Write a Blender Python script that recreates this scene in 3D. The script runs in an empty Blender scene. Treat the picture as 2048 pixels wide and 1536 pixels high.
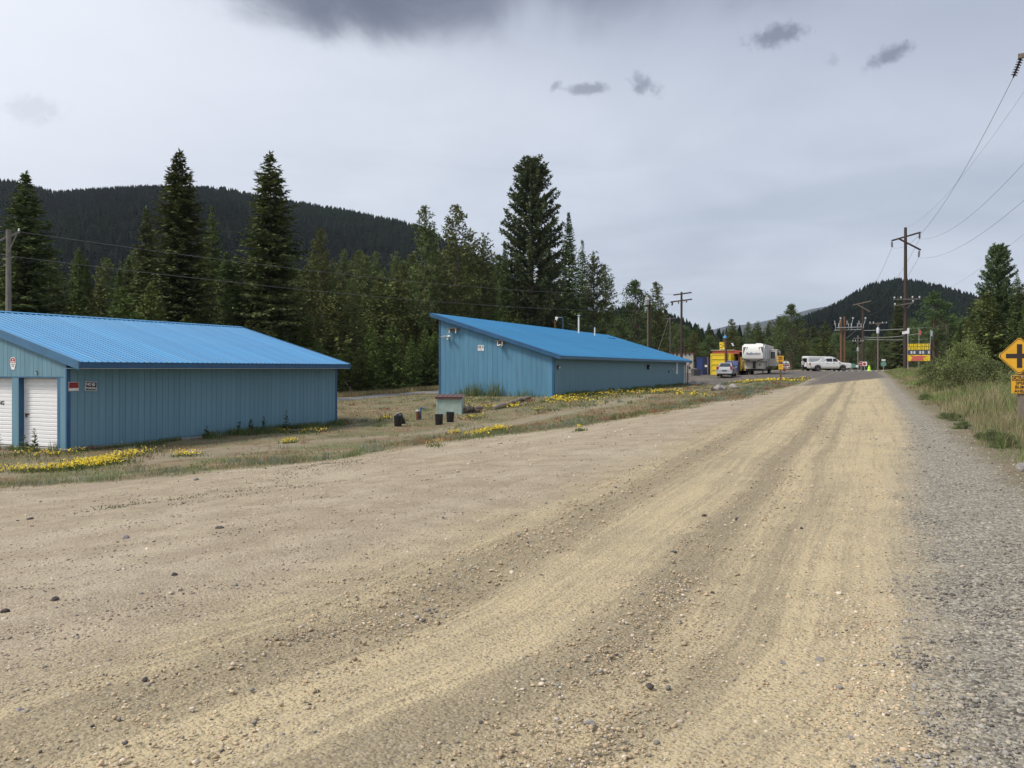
import bpy, bmesh, math, random
import numpy as np
from mathutils import Vector, Matrix

R = math.radians
scene = bpy.context.scene
# ---------------------------------------------------------------- camera
FPX, CXP, HOR, CAMZ = 1680.0, 1024.0, 737.0, 1.65      # focal length in photo pixels, horizon row, eye height
cam_d = bpy.data.cameras.new('camera')
cam_d.sensor_width = 36.0
cam_d.lens = FPX / 2048 * 36.0
cam_d.shift_y = -(768 - HOR) / 2048
cam_d.clip_start = 0.1
cam_d.clip_end = 20000
cam = bpy.data.objects.new('camera', cam_d)
cam.location = (0, 0, CAMZ)
cam.rotation_euler = (R(90), 0, 0)
scene.collection.objects.link(cam)
scene.camera = cam
scene.view_settings.view_transform = 'Standard'
scene.view_settings.look = 'None'
scene.view_settings.exposure = 0.45
scene.view_settings.gamma = 1.0
scene.view_settings.use_curve_mapping = False
scene.cycles.use_denoising = True
scene.cycles.max_bounces = 5
scene.cycles.diffuse_bounces = 2
scene.cycles.volume_bounces = 1
scene.cycles.transparent_max_bounces = 8

# ---------------------------------------------------------------- sky (overcast) and sun behind cloud
SUN_EL, SUN_AZ = R(50), R(-108)        # azimuth measured from +Y (view) towards +X
sun_dir = Vector((math.sin(SUN_AZ) * math.cos(SUN_EL), math.cos(SUN_AZ) * math.cos(SUN_EL), math.sin(SUN_EL)))
world = bpy.data.worlds.new('World')
scene.world = world
world.use_nodes = True
wn, wl = world.node_tree.nodes, world.node_tree.links
wn.clear()
class NB:
    """small helper to write node maths in a readable way"""
    def __init__(self, nodes, links): self.n, self.l = nodes, links
    def new(self, t, **kw):
        nd = self.n.new(t)
        for k, v in kw.items(): setattr(nd, k, v)
        return nd
    def put(self, sock, v):
        if v is None: return
        if hasattr(v, 'is_output'): self.l.new(v, sock)
        else:
            if hasattr(sock.default_value, '__len__') and not hasattr(v, '__len__'): v = (v,) * len(sock.default_value)
            if hasattr(sock.default_value, '__len__') and len(sock.default_value) == 4 and len(v) == 3: v = (*v, 1)
            sock.default_value = v
    def math(self, op, a, b=None, c=None, clamp=False):
        nd = self.new('ShaderNodeMath', operation=op, use_clamp=clamp)
        for i, v in enumerate((a, b, c)): self.put(nd.inputs[i], v)
        return nd.outputs[0]
    def vmath(self, op, a, b=None, scale=None):
        nd = self.new('ShaderNodeVectorMath', operation=op)
        self.put(nd.inputs[0], a)
        if b is not None: self.put(nd.inputs[1], b)
        if scale is not None: self.put(nd.inputs['Scale'], scale)
        return nd.outputs['Value'] if op in ('DOT_PRODUCT', 'LENGTH') else nd.outputs[0]
    def mix(self, f, a, b, mode='MIX'):
        nd = self.new('ShaderNodeMix', data_type='RGBA', blend_type=mode)
        self.put(nd.inputs[0], f); self.put(nd.inputs[6], a); self.put(nd.inputs[7], b)
        return nd.outputs[2]
    def sstep(self, v, lo, hi, o0=0.0, o1=1.0):
        nd = self.new('ShaderNodeMapRange', interpolation_type='SMOOTHSTEP')
        for i, x in enumerate((v, lo, hi, o0, o1)): self.put(nd.inputs[i], x)
        return nd.outputs[0]
    def noise(self, vec, scale, detail=4, rough=.55, dist=0.0, col=False):
        nd = self.new('ShaderNodeTexNoise')
        self.put(nd.inputs['Vector'], vec); self.put(nd.inputs['Scale'], scale)
        self.put(nd.inputs['Detail'], detail); self.put(nd.inputs['Roughness'], rough); self.put(nd.inputs['Distortion'], dist)
        return nd.outputs['Color'] if col else nd.outputs['Fac']
    def voro(self, vec, scale, out='Color', rand=1.0, feature='F1'):
        nd = self.new('ShaderNodeTexVoronoi', feature=feature)
        self.put(nd.inputs['Vector'], vec); self.put(nd.inputs['Scale'], scale); self.put(nd.inputs['Randomness'], rand)
        return nd.outputs[out]
    def ramp(self, f, stops):
        nd = self.new('ShaderNodeValToRGB')
        cr = nd.color_ramp
        while len(cr.elements) > 1: cr.elements.remove(cr.elements[-1])
        cr.elements[0].position = stops[0][0]; cr.elements[0].color = (*stops[0][1], 1)
        for p, c in stops[1:]:
            e = cr.elements.new(p); e.color = (*c, 1)
        self.put(nd.inputs[0], f)
        return nd.outputs[0]
    def xyz(self, v):
        nd = self.new('ShaderNodeSeparateXYZ'); self.put(nd.inputs[0], v)
        return nd.outputs
    def comb(self, x, y, z):
        nd = self.new('ShaderNodeCombineXYZ')
        for i, v in enumerate((x, y, z)): self.put(nd.inputs[i], v)
        return nd.outputs[0]

def build_sky():
    B = NB(wn, wl)
    tc = B.new('ShaderNodeTexCoord')
    d = B.vmath('NORMALIZE', tc.outputs['Generated'])
    x, y, z = B.xyz(d)
    az = B.math('ARCTAN2', x, y)
    el = B.math('ARCSINE', z)
    zz = B.math('ADD', B.math('MAXIMUM', z, 0.0), 0.16)
    plane = B.comb(B.math('DIVIDE', x, zz), B.math('DIVIDE', y, zz), 0.0)
    n1 = B.noise(plane, 0.62, 5, .5, .4)
    n2 = B.noise(plane, 2.3, 6, .55, .6)
    soft = B.math('ADD', B.math('MULTIPLY', n1, .72), B.math('MULTIPLY', n2, .28))
    cloud = B.ramp(soft, [(0.30, (.33, .37, .45)), (0.45, (.42, .46, .54)), (0.58, (.49, .53, .61)), (0.72, (.55, .58, .65))])
    # long horizontal banks low over the horizon
    band = B.noise(B.comb(B.math('MULTIPLY', az, 2.2), B.math('MULTIPLY', el, 13.0), 3.1), 1.0, 4, .5, .5)
    cloud = B.mix(B.math('MULTIPLY', B.sstep(band, .47, .66), B.sstep(el, .32, .10)), cloud, (.33, .38, .455))
    cloud = B.mix(B.math('MULTIPLY', B.sstep(el, .16, .02), .45), cloud, (.43, .48, .54))
    # thinner cloud towards the hidden sun
    toward = B.vmath('DOT_PRODUCT', d, tuple(sun_dir))
    cloud = B.mix(B.sstep(toward, -.22, .72, 0, .95), cloud, (.76, .78, .83))
    # heavier grey sheet overhead, starting at the upper edge of the view
    edge = B.math('ADD', el, B.math('MULTIPLY', B.math('SUBTRACT', n1, .5), .22))
    edge = B.math('ADD', edge, B.math('MULTIPLY', az, .13))
    cloud = B.mix(B.sstep(edge, .285, .45, 0, .72), cloud, (.30, .335, .425))
    # ragged dark scud: (az, el, radius az, radius el, tilt, opacity)
    nw = B.noise(d, 16.0, 6, .62, .5)
    nf = B.noise(d, 48.0, 5, .6, .3)
    nx = B.noise(d, 95.0, 5, .65, .4)
    wob = B.math('ADD', B.math('MULTIPLY', B.math('SUBTRACT', nw, .5), 2.4), B.math('MULTIPLY', B.math('SUBTRACT', nf, .5), 2.2))
    wob = B.math('ADD', wob, B.math('MULTIPLY', B.math('SUBTRACT', nx, .5), 1.5))
    lowf = B.math('MULTIPLY', B.math('SUBTRACT', B.noise(d, 7.0, 7, .58, .6), .5), 2.6)
    def scud(px, py, rx, ry, tilt, op, soft_=1.0, wk=1.0, low=False):
        nonlocal cloud
        u, v = (px - CXP) / FPX, (HOR - py) / FPX
        a0, e0 = math.atan(u), math.atan(v / math.hypot(1, u))
        da, de = B.math('SUBTRACT', az, a0), B.math('SUBTRACT', el, e0)
        ca, sa = math.cos(R(tilt)), math.sin(R(tilt))
        p = B.math('ADD', B.math('MULTIPLY', da, ca / rx), B.math('MULTIPLY', de, sa / rx))
        q = B.math('ADD', B.math('MULTIPLY', da, -sa / ry), B.math('MULTIPLY', de, ca / ry))
        rr = B.math('SQRT', B.math('ADD', B.math('MULTIPLY', p, p), B.math('MULTIPLY', q, q)))
        m = B.sstep(B.math('MULTIPLY_ADD', lowf if low else wob, wk, rr), (1.25 if low else 1.15) * soft_, .05 if low else .25, 0, op)
        cloud = B.mix(m, cloud, (.115, .13, .18))
    scud(1020, -60, .36, .060, 0, .6, 1.2, .6, True)
    scud(810, -32, .20, .052, 3, .9, 1.1, .75, True)
    scud(600, 6, .10, .032, 0, .62, 1.0, .8, True)
    scud(745, 24, .10, .024, 3, .42, 1.1, .8, True)
    scud(1550, 70, .040, .0155, 5, .72, 1.0, .7)
    scud(1778, 112, .036, .0110, 17, .70, 1.0, .7)
    scud(1292, 168, .021, .014, -30, .62, 1.0, .8)
    scud(1172, 178, .026, .0068, 0, .6, 1.0, .8)
    scud(1110, 174, .010, .005, 40, .45)
    scud(1666, 120, .012, .007, 10, .22)
    scud(66, 215, .028, .013, 0, .16, 1.2)
    sky = B.new('ShaderNodeTexSky', sky_type='NISHITA', sun_disc=False)
    sky.sun_elevation = SUN_EL; sky.sun_rotation = SUN_AZ
    clear = B.vmath('SCALE', sky.outputs[0], scale=0.10)
    col = B.mix(.94, clear, cloud)
    bg = B.new('ShaderNodeBackground')
    B.put(bg.inputs['Color'], col); bg.inputs['Strength'].default_value = 1.0
    out = B.new('ShaderNodeOutputWorld')
    wl.new(bg.outputs[0], out.inputs[0])
build_sky()
sun_l = bpy.data.lights.new('sun', 'SUN')
sun_l.energy = 2.4; sun_l.angle = R(14); sun_l.color = (1, .94, .85)
sun_o = bpy.data.objects.new('sun', sun_l)
sun_o.rotation_euler = sun_dir.to_track_quat('Z', 'Y').to_euler()
sun_o.location = (0, 0, 60)
scene.collection.objects.link(sun_o)

# ---------------------------------------------------------------- helpers
rng = np.random.default_rng(7)
random.seed(7)
COL = scene.collection
TH = math.atan(0.42)                        # the road, both sheds and the back road run this far right of the view
DX, DY = math.sin(TH), math.cos(TH)         # along the road (s)
NX, NY = -DY, DX                            # to the left of the road (t)
def st(x, y): return x * DX + y * DY, x * NX + y * NY
def xy(s, t): return s * DX + t * NX, s * DY + t * NY
ROT_ROAD = math.atan2(DY, DX)               # rotates a local x axis on to the road direction

def _ss(a, b, x):
    k = np.clip((x - a) / (b - a), 0, 1)
    return k * k * (3 - 2 * k)
def ground_st(s, t):
    s = np.asarray(s, float); t = np.asarray(t, float)
    road = np.interp(s, [-40, 14, 38, 54, 76, 104, 128, 200], [0, 0, .2, .45, .80, 1.1, 1.28, 1.3])
    left = np.interp(s, [-40, 18, 31, 37, 48, 86, 94, 111, 128, 200], [-.85, -.83, -.80, -.47, -.07, -.07, .76, .95, 1.25, 1.3])
    back = np.interp(s, [-40, 57, 70, 100, 130, 200], [-.8, -.78, -.63, -.2, .8, 1.2])
    z = road + (left - road) * _ss(3.5, 17, t)
    z = z + (back - left) * _ss(26, 36, t)
    z = z + .12 * _ss(-2.2, -6, t)
    rough = .03 * np.sin(s * .9 + 1.3 * np.sin(t * .7)) + .03 * np.sin(t * 1.3 + .8 * np.sin(s * .5))
    off = np.clip(np.maximum((t - 5) / 4, (-2.5 - t) / 2), 0, 1)
    z = z + rough * off * (1 - _ss(17, 18, t) * (1 - _ss(26, 34, t)))
    return z
def gz(x, y):
    s, t = st(x, y)
    return float(ground_st(s, t))
def at(px, py, Y):
    """the point that shows at photo pixel (px, py) when it stands Y metres ahead"""
    return Vector(((px - CXP) / FPX * Y, Y, CAMZ + (HOR - py) / FPX * Y))
def on_ground(px, Y):
    x = (px - CXP) / FPX * Y
    return Vector((x, Y, gz(x, Y)))
def facing(x, y):
    """z rotation that turns a local -Y front towards the road user at the camera's side of the scene"""
    return math.atan2(y, x) - math.pi / 2

def tag(o, label=None, cat=None, group=None, kind=None):
    if label: o['label'] = label
    if cat: o['category'] = cat
    if group: o['group'] = group
    if kind: o['kind'] = kind
    return o
def empty(name, loc=(0, 0, 0), rz=0.0, **kw):
    o = bpy.data.objects.new(name, None)
    o.empty_display_size = .2
    o.location = loc; o.rotation_euler = (0, 0, rz)
    COL.objects.link(o)
    return tag(o, **kw)
def link_mesh(name, me, parent=None, loc=(0, 0, 0), rot=(0, 0, 0), **kw):
    o = bpy.data.objects.new(name, me)
    o.location = loc; o.rotation_euler = rot
    COL.objects.link(o)
    if parent is not None: o.parent = parent
    return tag(o, **kw)

class MB:
    """collects boxes, tubes, prisms and quads into one mesh"""
    def __init__(self): self.v, self.f, self.mi = [], [], []
    def add(self, vs, fs, m=0):
        b = len(self.v)
        self.v += [tuple(p) for p in vs]
        self.f += [tuple(i + b for i in q) for q in fs]
        self.mi += [m] * len(fs)
        return self
    def box(self, c, size, rot=None, m=0, bev=0.0):
        hx, hy, hz = size[0] / 2, size[1] / 2, size[2] / 2
        if bev > 0:
            b = min(bev, hx * .9, hy * .9, hz * .9)
            vs = []
            for sx in (-1, 1):
                for sy in (-1, 1):
                    for sz in (-1, 1):
                        vs += [Vector((sx * hx, sy * (hy - b), sz * (hz - b))), Vector((sx * (hx - b), sy * hy, sz * (hz - b))), Vector((sx * (hx - b), sy * (hy - b), sz * hz))]
            bm = bmesh.new()
            for p in vs: bm.verts.new(p)
            bmesh.ops.convex_hull(bm, input=bm.verts)
            bm.verts.index_update()
            vs = [v.co.copy() for v in bm.verts]
            fs = [[v.index for v in f.verts] for f in bm.faces]
            bm.free()
        else:
            vs = [Vector((sx * hx, sy * hy, sz * hz)) for sx in (-1, 1) for sy in (-1, 1) for sz in (-1, 1)]
            fs = [(0, 1, 3, 2), (4, 6, 7, 5), (0, 4, 5, 1), (2, 3, 7, 6), (0, 2, 6, 4), (1, 5, 7, 3)]
        if rot is not None: vs = [rot @ p for p in vs]
        c = Vector(c)
        return self.add([p + c for p in vs], fs, m)
    def span(self, x0, x1, y0, y1, z0, z1, m=0, bev=0.0):
        return self.box(((x0 + x1) / 2, (y0 + y1) / 2, (z0 + z1) / 2), (abs(x1 - x0), abs(y1 - y0), abs(z1 - z0)), m=m, bev=bev)
    def tube(self, pts, r, n=8, cap=True, m=0):
        pts = [Vector(p) for p in pts]
        rs = r if hasattr(r, '__len__') else [r] * len(pts)
        vs, fs = [], []
        for i, p in enumerate(pts):
            a = pts[min(i + 1, len(pts) - 1)] - pts[max(i - 1, 0)]
            a = a.normalized() if a.length > 1e-9 else Vector((0, 0, 1))
            ref = Vector((0, 0, 1)) if abs(a.z) < .9 else Vector((1, 0, 0))
            u = a.cross(ref).normalized(); w = u.cross(a)
            for k in range(n):
                an = 2 * math.pi * k / n
                vs.append(p + (u * math.cos(an) + w * math.sin(an)) * rs[i])
        for i in range(len(pts) - 1):
            for k in range(n):
                k2 = (k + 1) % n
                fs.append((i * n + k, i * n + k2, (i + 1) * n + k2, (i + 1) * n + k))
        if cap:
            fs.append(tuple(range(n))[::-1]); fs.append(tuple((len(pts) - 1) * n + k for k in range(n)))
        return self.add(vs, fs, m)
    def lathe(self, c, prof, n=12, axis='z', m=0):
        vs, fs = [], []
        for r, h in prof:
            for k in range(n):
                a = 2 * math.pi * k / n
                p = (r * math.cos(a), r * math.sin(a), h)
                if axis == 'y': p = (p[0], p[2], p[1])
                if axis == 'x': p = (p[2], p[0], p[1])
                vs.append(Vector(p) + Vector(c))
        for i in range(len(prof) - 1):
            for k in range(n):
                k2 = (k + 1) % n
                fs.append((i * n + k, i * n + k2, (i + 1) * n + k2, (i + 1) * n + k))
        fs.append(tuple(range(n))[::-1]); fs.append(tuple((len(prof) - 1) * n + k for k in range(n)))
        return self.add(vs, fs, m)
    def prism(self, poly, y0, y1, m=0, inset=0.0):
        """extrude an outline in the xz plane from y0 to y1"""
        n = len(poly)
        vs = [(x, y0, z) for x, z in poly] + [(x, y1, z) for x, z in poly]
        fs = [tuple(range(n)), tuple(range(2 * n - 1, n - 1, -1))]
        for i in range(n):
            j = (i + 1) % n
            fs.append((i, i + n, j + n, j))
        return self.add(vs, fs, m)
    def quad(self, a, b, c, d, m=0): return self.add([a, b, c, d], [(0, 1, 2, 3)], m)
    def mesh(self, name, mats, smooth=False):
        me = bpy.data.meshes.new(name)
        me.from_pydata(self.v, [], self.f)
        if not isinstance(mats, (list, tuple)): mats = [mats]
        for mt in mats: me.materials.append(mt)
        if len(mats) > 1: me.polygons.foreach_set('material_index', self.mi)
        bm = bmesh.new(); bm.from_mesh(me)
        bmesh.ops.recalc_face_normals(bm, faces=bm.faces)
        bm.to_mesh(me); bm.free()
        if smooth:
            me.polygons.foreach_set('use_smooth', [True] * len(me.polygons))
            try: me.set_sharp_from_angle(angle=R(40))
            except Exception: pass
        me.update()
        return me
    def build(self, name, mats, parent=None, loc=(0, 0, 0), rot=(0, 0, 0), smooth=False, **kw):
        return link_mesh(name, self.mesh(name, mats, smooth), parent, loc, rot, **kw)

def np_mesh(name, verts, faces_flat, loop_sizes, mat, cols=None, smooth=False):
    """big meshes straight from arrays; faces_flat holds vertex ids, loop_sizes the corners of each face"""
    me = bpy.data.meshes.new(name)
    verts = np.ascontiguousarray(verts, np.float32)
    faces_flat = np.ascontiguousarray(faces_flat, np.int32)
    if np.isscalar(loop_sizes): loop_sizes = np.full(len(faces_flat) // loop_sizes, loop_sizes, np.int32)
    starts = np.concatenate([[0], np.cumsum(loop_sizes)[:-1]]).astype(np.int32)
    me.vertices.add(len(verts)); me.vertices.foreach_set('co', verts.ravel())
    me.loops.add(len(faces_flat)); me.loops.foreach_set('vertex_index', faces_flat)
    me.polygons.add(len(starts)); me.polygons.foreach_set('loop_start', starts); me.polygons.foreach_set('loop_total', loop_sizes.astype(np.int32))
    if cols is not None:
        ca = me.color_attributes.new('Col', 'FLOAT_COLOR', 'POINT')
        c4 = np.ones((len(verts), 4), np.float32); c4[:, :3] = cols
        ca.data.foreach_set('color', c4.ravel())
    if smooth: me.polygons.foreach_set('use_smooth', np.ones(len(starts), bool))
    me.materials.append(mat)
    me.update(calc_edges=True); me.validate()
    return me

def text_mesh(txt, size, mat, name, parent, loc, rot, align='CENTER', depth=.003, font_shear=0.0, sx=1.0, bold=0.0):
    cu = bpy.data.curves.new(name, 'FONT')
    cu.body = txt; cu.size = size; cu.align_x = align; cu.align_y = 'CENTER'; cu.extrude = depth; cu.shear = font_shear; cu.offset = bold
    tmp = bpy.data.objects.new('tmp_text', cu)
    COL.objects.link(tmp)
    dg = bpy.context.evaluated_depsgraph_get()
    me = bpy.data.meshes.new_from_object(tmp.evaluated_get(dg))
    bpy.data.objects.remove(tmp); bpy.data.curves.remove(cu)
    me.materials.clear(); me.materials.append(mat)
    o = link_mesh(name, me, parent, loc, rot)
    o.scale = (sx, 1, 1)
    return o

def mat(name, col, rough=.6, metal=0.0, vary=.12, vscale=3.0, bump=0.0, bscale=30.0, dirt=None, dirt_amt=0.0, spec=.5, trans=0.0, coat=0.0, rand=0.0, stretch=None):
    m = bpy.data.materials.new(name)
    m.use_nodes = True
    B = NB(m.node_tree.nodes, m.node_tree.links)
    p = m.node_tree.nodes['Principled BSDF']
    tc = B.new('ShaderNodeTexCoord')
    vec = tc.outputs['Object']
    if stretch is not None: vec = B.vmath('MULTIPLY', vec, stretch)
    n = B.noise(vec, vscale, 5, .6)
    lo = tuple(c * (1 - vary) for c in col); hi = tuple(min(1, c * (1 + vary)) for c in col)
    c = B.mix(B.sstep(n, .3, .7), lo, hi)
    if dirt is not None:
        nd = B.noise(vec, vscale * .37 + .3, 7, .68, .3)
        c = B.mix(B.sstep(nd, .62 - dirt_amt * .3, .82 - dirt_amt * .2, 0, min(1, dirt_amt * 1.6)), c, dirt)
    if rand > 0:
        oi = B.new('ShaderNodeObjectInfo')
        hs = B.new('ShaderNodeHueSaturation')
        B.put(hs.inputs['Value'], B.math('MULTIPLY_ADD', oi.outputs['Random'], 2 * rand, 1 - rand))
        B.put(hs.inputs['Hue'], B.math('MULTIPLY_ADD', oi.outputs['Random'], -.05 * rand, .5 + .025 * rand))
        B.put(hs.inputs['Color'], c); c = hs.outputs[0]
    B.put(p.inputs['Base Color'], c)
    B.put(p.inputs['Roughness'], B.sstep(n, .2, .8, max(.02, rough - .08), min(1, rough + .08)))
    p.inputs['Metallic'].default_value = metal
    p.inputs['Specular IOR Level'].default_value = spec
    if coat: p.inputs['Coat Weight'].default_value = coat; p.inputs['Coat Roughness'].default_value = .08
    if trans: p.inputs['Transmission Weight'].default_value = trans
    if bump > 0:
        bn = B.new('ShaderNodeBump'); bn.inputs['Strength'].default_value = min(1, bump); bn.inputs['Distance'].default_value = .02
        B.put(bn.inputs['Height'], B.noise(vec, bscale, 4, .6)); m.node_tree.links.new(bn.outputs[0], p.inputs['Normal'])
    return m
def leaf_mat(name, rough=.75, transl=.25, gain=1.0, rand=.12, warm=0.0):
    """foliage: colour comes from each leaf's own colour, with a little light passing through"""
    m = bpy.data.materials.new(name); m.use_nodes = True
    nt = m.node_tree; B = NB(nt.nodes, nt.links)
    p = nt.nodes['Principled BSDF']
    at_ = B.new('ShaderNodeAttribute'); at_.attribute_name = 'Col'
    oi = B.new('ShaderNodeObjectInfo')
    tc = B.new('ShaderNodeTexCoord')
    n = B.noise(tc.outputs['Object'], .9, 3, .5)
    hs = B.new('ShaderNodeHueSaturation')
    B.put(hs.inputs['Hue'], B.math('MULTIPLY_ADD', oi.outputs['Random'], .035, .4825))
    B.put(hs.inputs['Value'], B.math('MULTIPLY', B.math('MULTIPLY_ADD', oi.outputs['Random'], 2 * rand, (1 - rand) * gain), B.sstep(n, .3, .7, .8, 1.2)))
    B.put(hs.inputs['Color'], at_.outputs['Color'])
    B.put(p.inputs['Base Color'], hs.outputs[0])
    p.inputs['Roughness'].default_value = rough
    p.inputs['Specular IOR Level'].default_value = .3
    if transl > 0:
        tr = B.new('ShaderNodeBsdfTranslucent'); B.put(tr.inputs['Color'], hs.outputs[0])
        mx = B.new('ShaderNodeMixShader'); mx.inputs[0].default_value = transl
        nt.links.new(p.outputs[0], mx.inputs[1]); nt.links.new(tr.outputs[0], mx.inputs[2])
        nt.links.new(mx.outputs[0], nt.nodes['Material Output'].inputs['Surface'])
    return m

M = {}
M['siding_teal'] = mat('siding_teal', (.135, .265, .335), .62, vary=.10, vscale=1.4, bump=.25, bscale=60, dirt=(.17, .25, .29), dirt_amt=.3, rand=.055, stretch=(3, 3, .35))
M['siding_blue'] = mat('siding_blue', (.082, .22, .335), .6, vary=.09, vscale=1.2, bump=.2, bscale=60, dirt=(.12, .23, .31), dirt_amt=.3, rand=.05, stretch=(3, 3, .35))
M['trim_blue'] = mat('trim_blue', (.020, .088, .19), .45, vary=.12, vscale=2)
M['fascia_blue'] = mat('fascia_blue', (.052, .145, .255), .42, vary=.1, vscale=2)
M['roof_light'] = mat('roof_light', (.072, .265, .50), .5, spec=.2, vary=.10, vscale=1.1, dirt=(.12, .31, .50), dirt_amt=.5, rand=.05, stretch=(3, .3, 1))
M['roof_deep'] = mat('roof_deep', (.032, .185, .37), .5, spec=.2, vary=.10, vscale=1.1, dirt=(.07, .22, .37), dirt_amt=.5, rand=.05, stretch=(3, .3, 1))
M['white_paint'] = mat('white_paint', (.78, .78, .77), .5, vary=.04, dirt=(.5, .48, .42), dirt_amt=.15)
M['door_white'] = mat('door_white', (.80, .80, .80), .45, vary=.03, dirt=(.55, .54, .5), dirt_amt=.15, stretch=(1, 1, 6))
M['concrete'] = mat('concrete', (.30, .29, .25), .85, vary=.2, vscale=6, bump=.4, dirt=(.17, .15, .11), dirt_amt=.4)
M['black'] = mat('black', (.012, .012, .013), .5, vary=.2)
M['rubber'] = mat('rubber', (.018, .018, .019), .8, vary=.2)
M['steel'] = mat('steel', (.38, .39, .40), .45, metal=.8, vary=.1)
M['galv'] = mat('galv', (.42, .43, .43), .5, metal=.3, vary=.12, vscale=8)
M['dark_glass'] = mat('dark_glass', (.012, .015, .018), .08, vary=.1, spec=.6)
M['rust'] = mat('rust', (.13, .05, .027), .85, vary=.35, vscale=12, bump=.3)
M['wood_old'] = mat('wood_old', (.20, .165, .13), .85, vary=.35, vscale=9, bump=.6, bscale=40, stretch=(6, 6, .5))
M['pole_dark'] = mat('pole_dark', (.055, .035, .026), .8, vary=.35, vscale=6, bump=.5, stretch=(5, 5, .4))
M['pole_brown'] = mat('pole_brown', (.15, .08, .042), .8, vary=.3, vscale=6, bump=.5, stretch=(5, 5, .4))
M['pole_grey'] = mat('pole_grey', (.19, .165, .14), .85, vary=.3, vscale=6, bump=.5, stretch=(5, 5, .4))
M['wire_grey'] = mat('wire_grey', (.13, .13, .125), .6, vary=.1)
M['wire'] = mat('wire', (.05, .05, .052), .6, vary=.1)
M['cable_pale'] = mat('cable_pale', (.30, .32, .30), .6, vary=.1)
M['insulator'] = mat('insulator', (.045, .03, .028), .25, vary=.1)
M['porcelain'] = mat('porcelain', (.6, .62, .64), .3, vary=.05)
M['sign_yellow'] = mat('sign_yellow', (.74, .385, .02), .5, vary=.07, dirt=(.45, .27, .05), dirt_amt=.12)
M['sign_black'] = mat('sign_black', (.03, .02, .018), .5, vary=.15)
M['sign_white'] = mat('sign_white', (.76, .76, .76), .5, vary=.04)
M['sign_red'] = mat('sign_red', (.42, .028, .03), .5, vary=.1)
M['sign_green'] = mat('sign_green', (.12, .26, .21), .5, vary=.1)
M['orange'] = mat('orange', (.75, .20, .06), .5, vary=.1)
M['hivis'] = mat('hivis', (.50, .82, .06), .6, vary=.08)
M['car_silver'] = mat('car_silver', (.50, .51, .53), .28, metal=.35, vary=.03, coat=.6)
M['car_white'] = mat('car_white', (.80, .80, .79), .3, vary=.02, coat=.5)
M['car_lower'] = mat('car_lower', (.42, .40, .36), .4, vary=.06, coat=.2)
M['tail_red'] = mat('tail_red', (.33, .012, .015), .2, vary=.1, coat=.5)
M['lamp_clear'] = mat('lamp_clear', (.55, .57, .58), .12, vary=.05, coat=.5)
M['rim'] = mat('rim', (.55, .56, .57), .3, metal=.7, vary=.05)
M['rv_white'] = mat('rv_white', (.80, .79, .74), .32, vary=.03, coat=.3)
M['rv_cream'] = mat('rv_cream', (.52, .49, .42), .45, vary=.05)
M['rv_grey'] = mat('rv_grey', (.10, .10, .105), .4, vary=.1)
M['rv_script'] = mat('rv_script', (.22, .24, .32), .35, vary=.1)
M['box_yellow'] = mat('box_yellow', (.80, .58, .025), .5, vary=.06, dirt=(.55, .38, .05), dirt_amt=.25)
M['box_blue'] = mat('box_blue', (.028, .05, .17), .55, vary=.15, dirt=(.06, .08, .18), dirt_amt=.3)
M['barn_red'] = mat('barn_red', (.33, .075, .05), .7, vary=.15, dirt=(.2, .07, .05), dirt_amt=.3)
M['roof_red'] = mat('roof_red', (.58, .12, .10), .5, vary=.1)
M['brown_metal'] = mat('brown_metal', (.12, .055, .05), .5, vary=.15)
M['shed_green'] = mat('shed_green', (.33, .43, .38), .65, vary=.1, dirt=(.25, .28, .22), dirt_amt=.3)
M['rock'] = mat('rock', (.27, .25, .235), .9, vary=.35, vscale=5, bump=.8, bscale=12)
M['rock_dark'] = mat('rock_dark', (.07, .055, .052), .9, vary=.35, vscale=8, bump=.7, bscale=20)
M['bark'] = mat('bark', (.075, .055, .042), .9, vary=.35, vscale=6, bump=.7, stretch=(4, 4, .6))
M['bark_pine'] = mat('bark_pine', (.12, .085, .062), .9, vary=.35, vscale=6, bump=.7, stretch=(4, 4, .6))
M['dead_wood'] = mat('dead_wood', (.24, .19, .145), .9, vary=.3, vscale=6, bump=.6)
M['shirt'] = mat('shirt', (.62, .63, .66), .8, vary=.08)
M['trousers'] = mat('trousers', (.035, .035, .045), .8, vary=.15)
M['skin'] = mat('skin', (.42, .23, .16), .6, vary=.08)
M['hair'] = mat('hair', (.03, .02, .015), .7, vary=.2)
M['needles'] = leaf_mat('needles', .8, .12, 1.0, .24)
M['leaves'] = leaf_mat('leaves', .65, .3, 1.0, .12)
M['blades'] = leaf_mat('blades', .7, .3, 1.0, 0.0)
M['petals'] = leaf_mat('petals', .6, .25, 1.0, 0.0)
M['far_needles'] = leaf_mat('far_needles', 1.0, 0.0, 1.0, 0.0)
M['far_needles'].node_tree.nodes['Principled BSDF'].inputs['Specular IOR Level'].default_value = 0.0
M['rock_pale'] = mat('rock_pale', (.075, .06, .055), .9, vary=.35, vscale=5, bump=.8, bscale=12, dirt=(.42, .40, .38), dirt_amt=.75)
M['stone_bits'] = leaf_mat('stone_bits', .9, 0.0, 1.0, 0.0)

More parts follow.
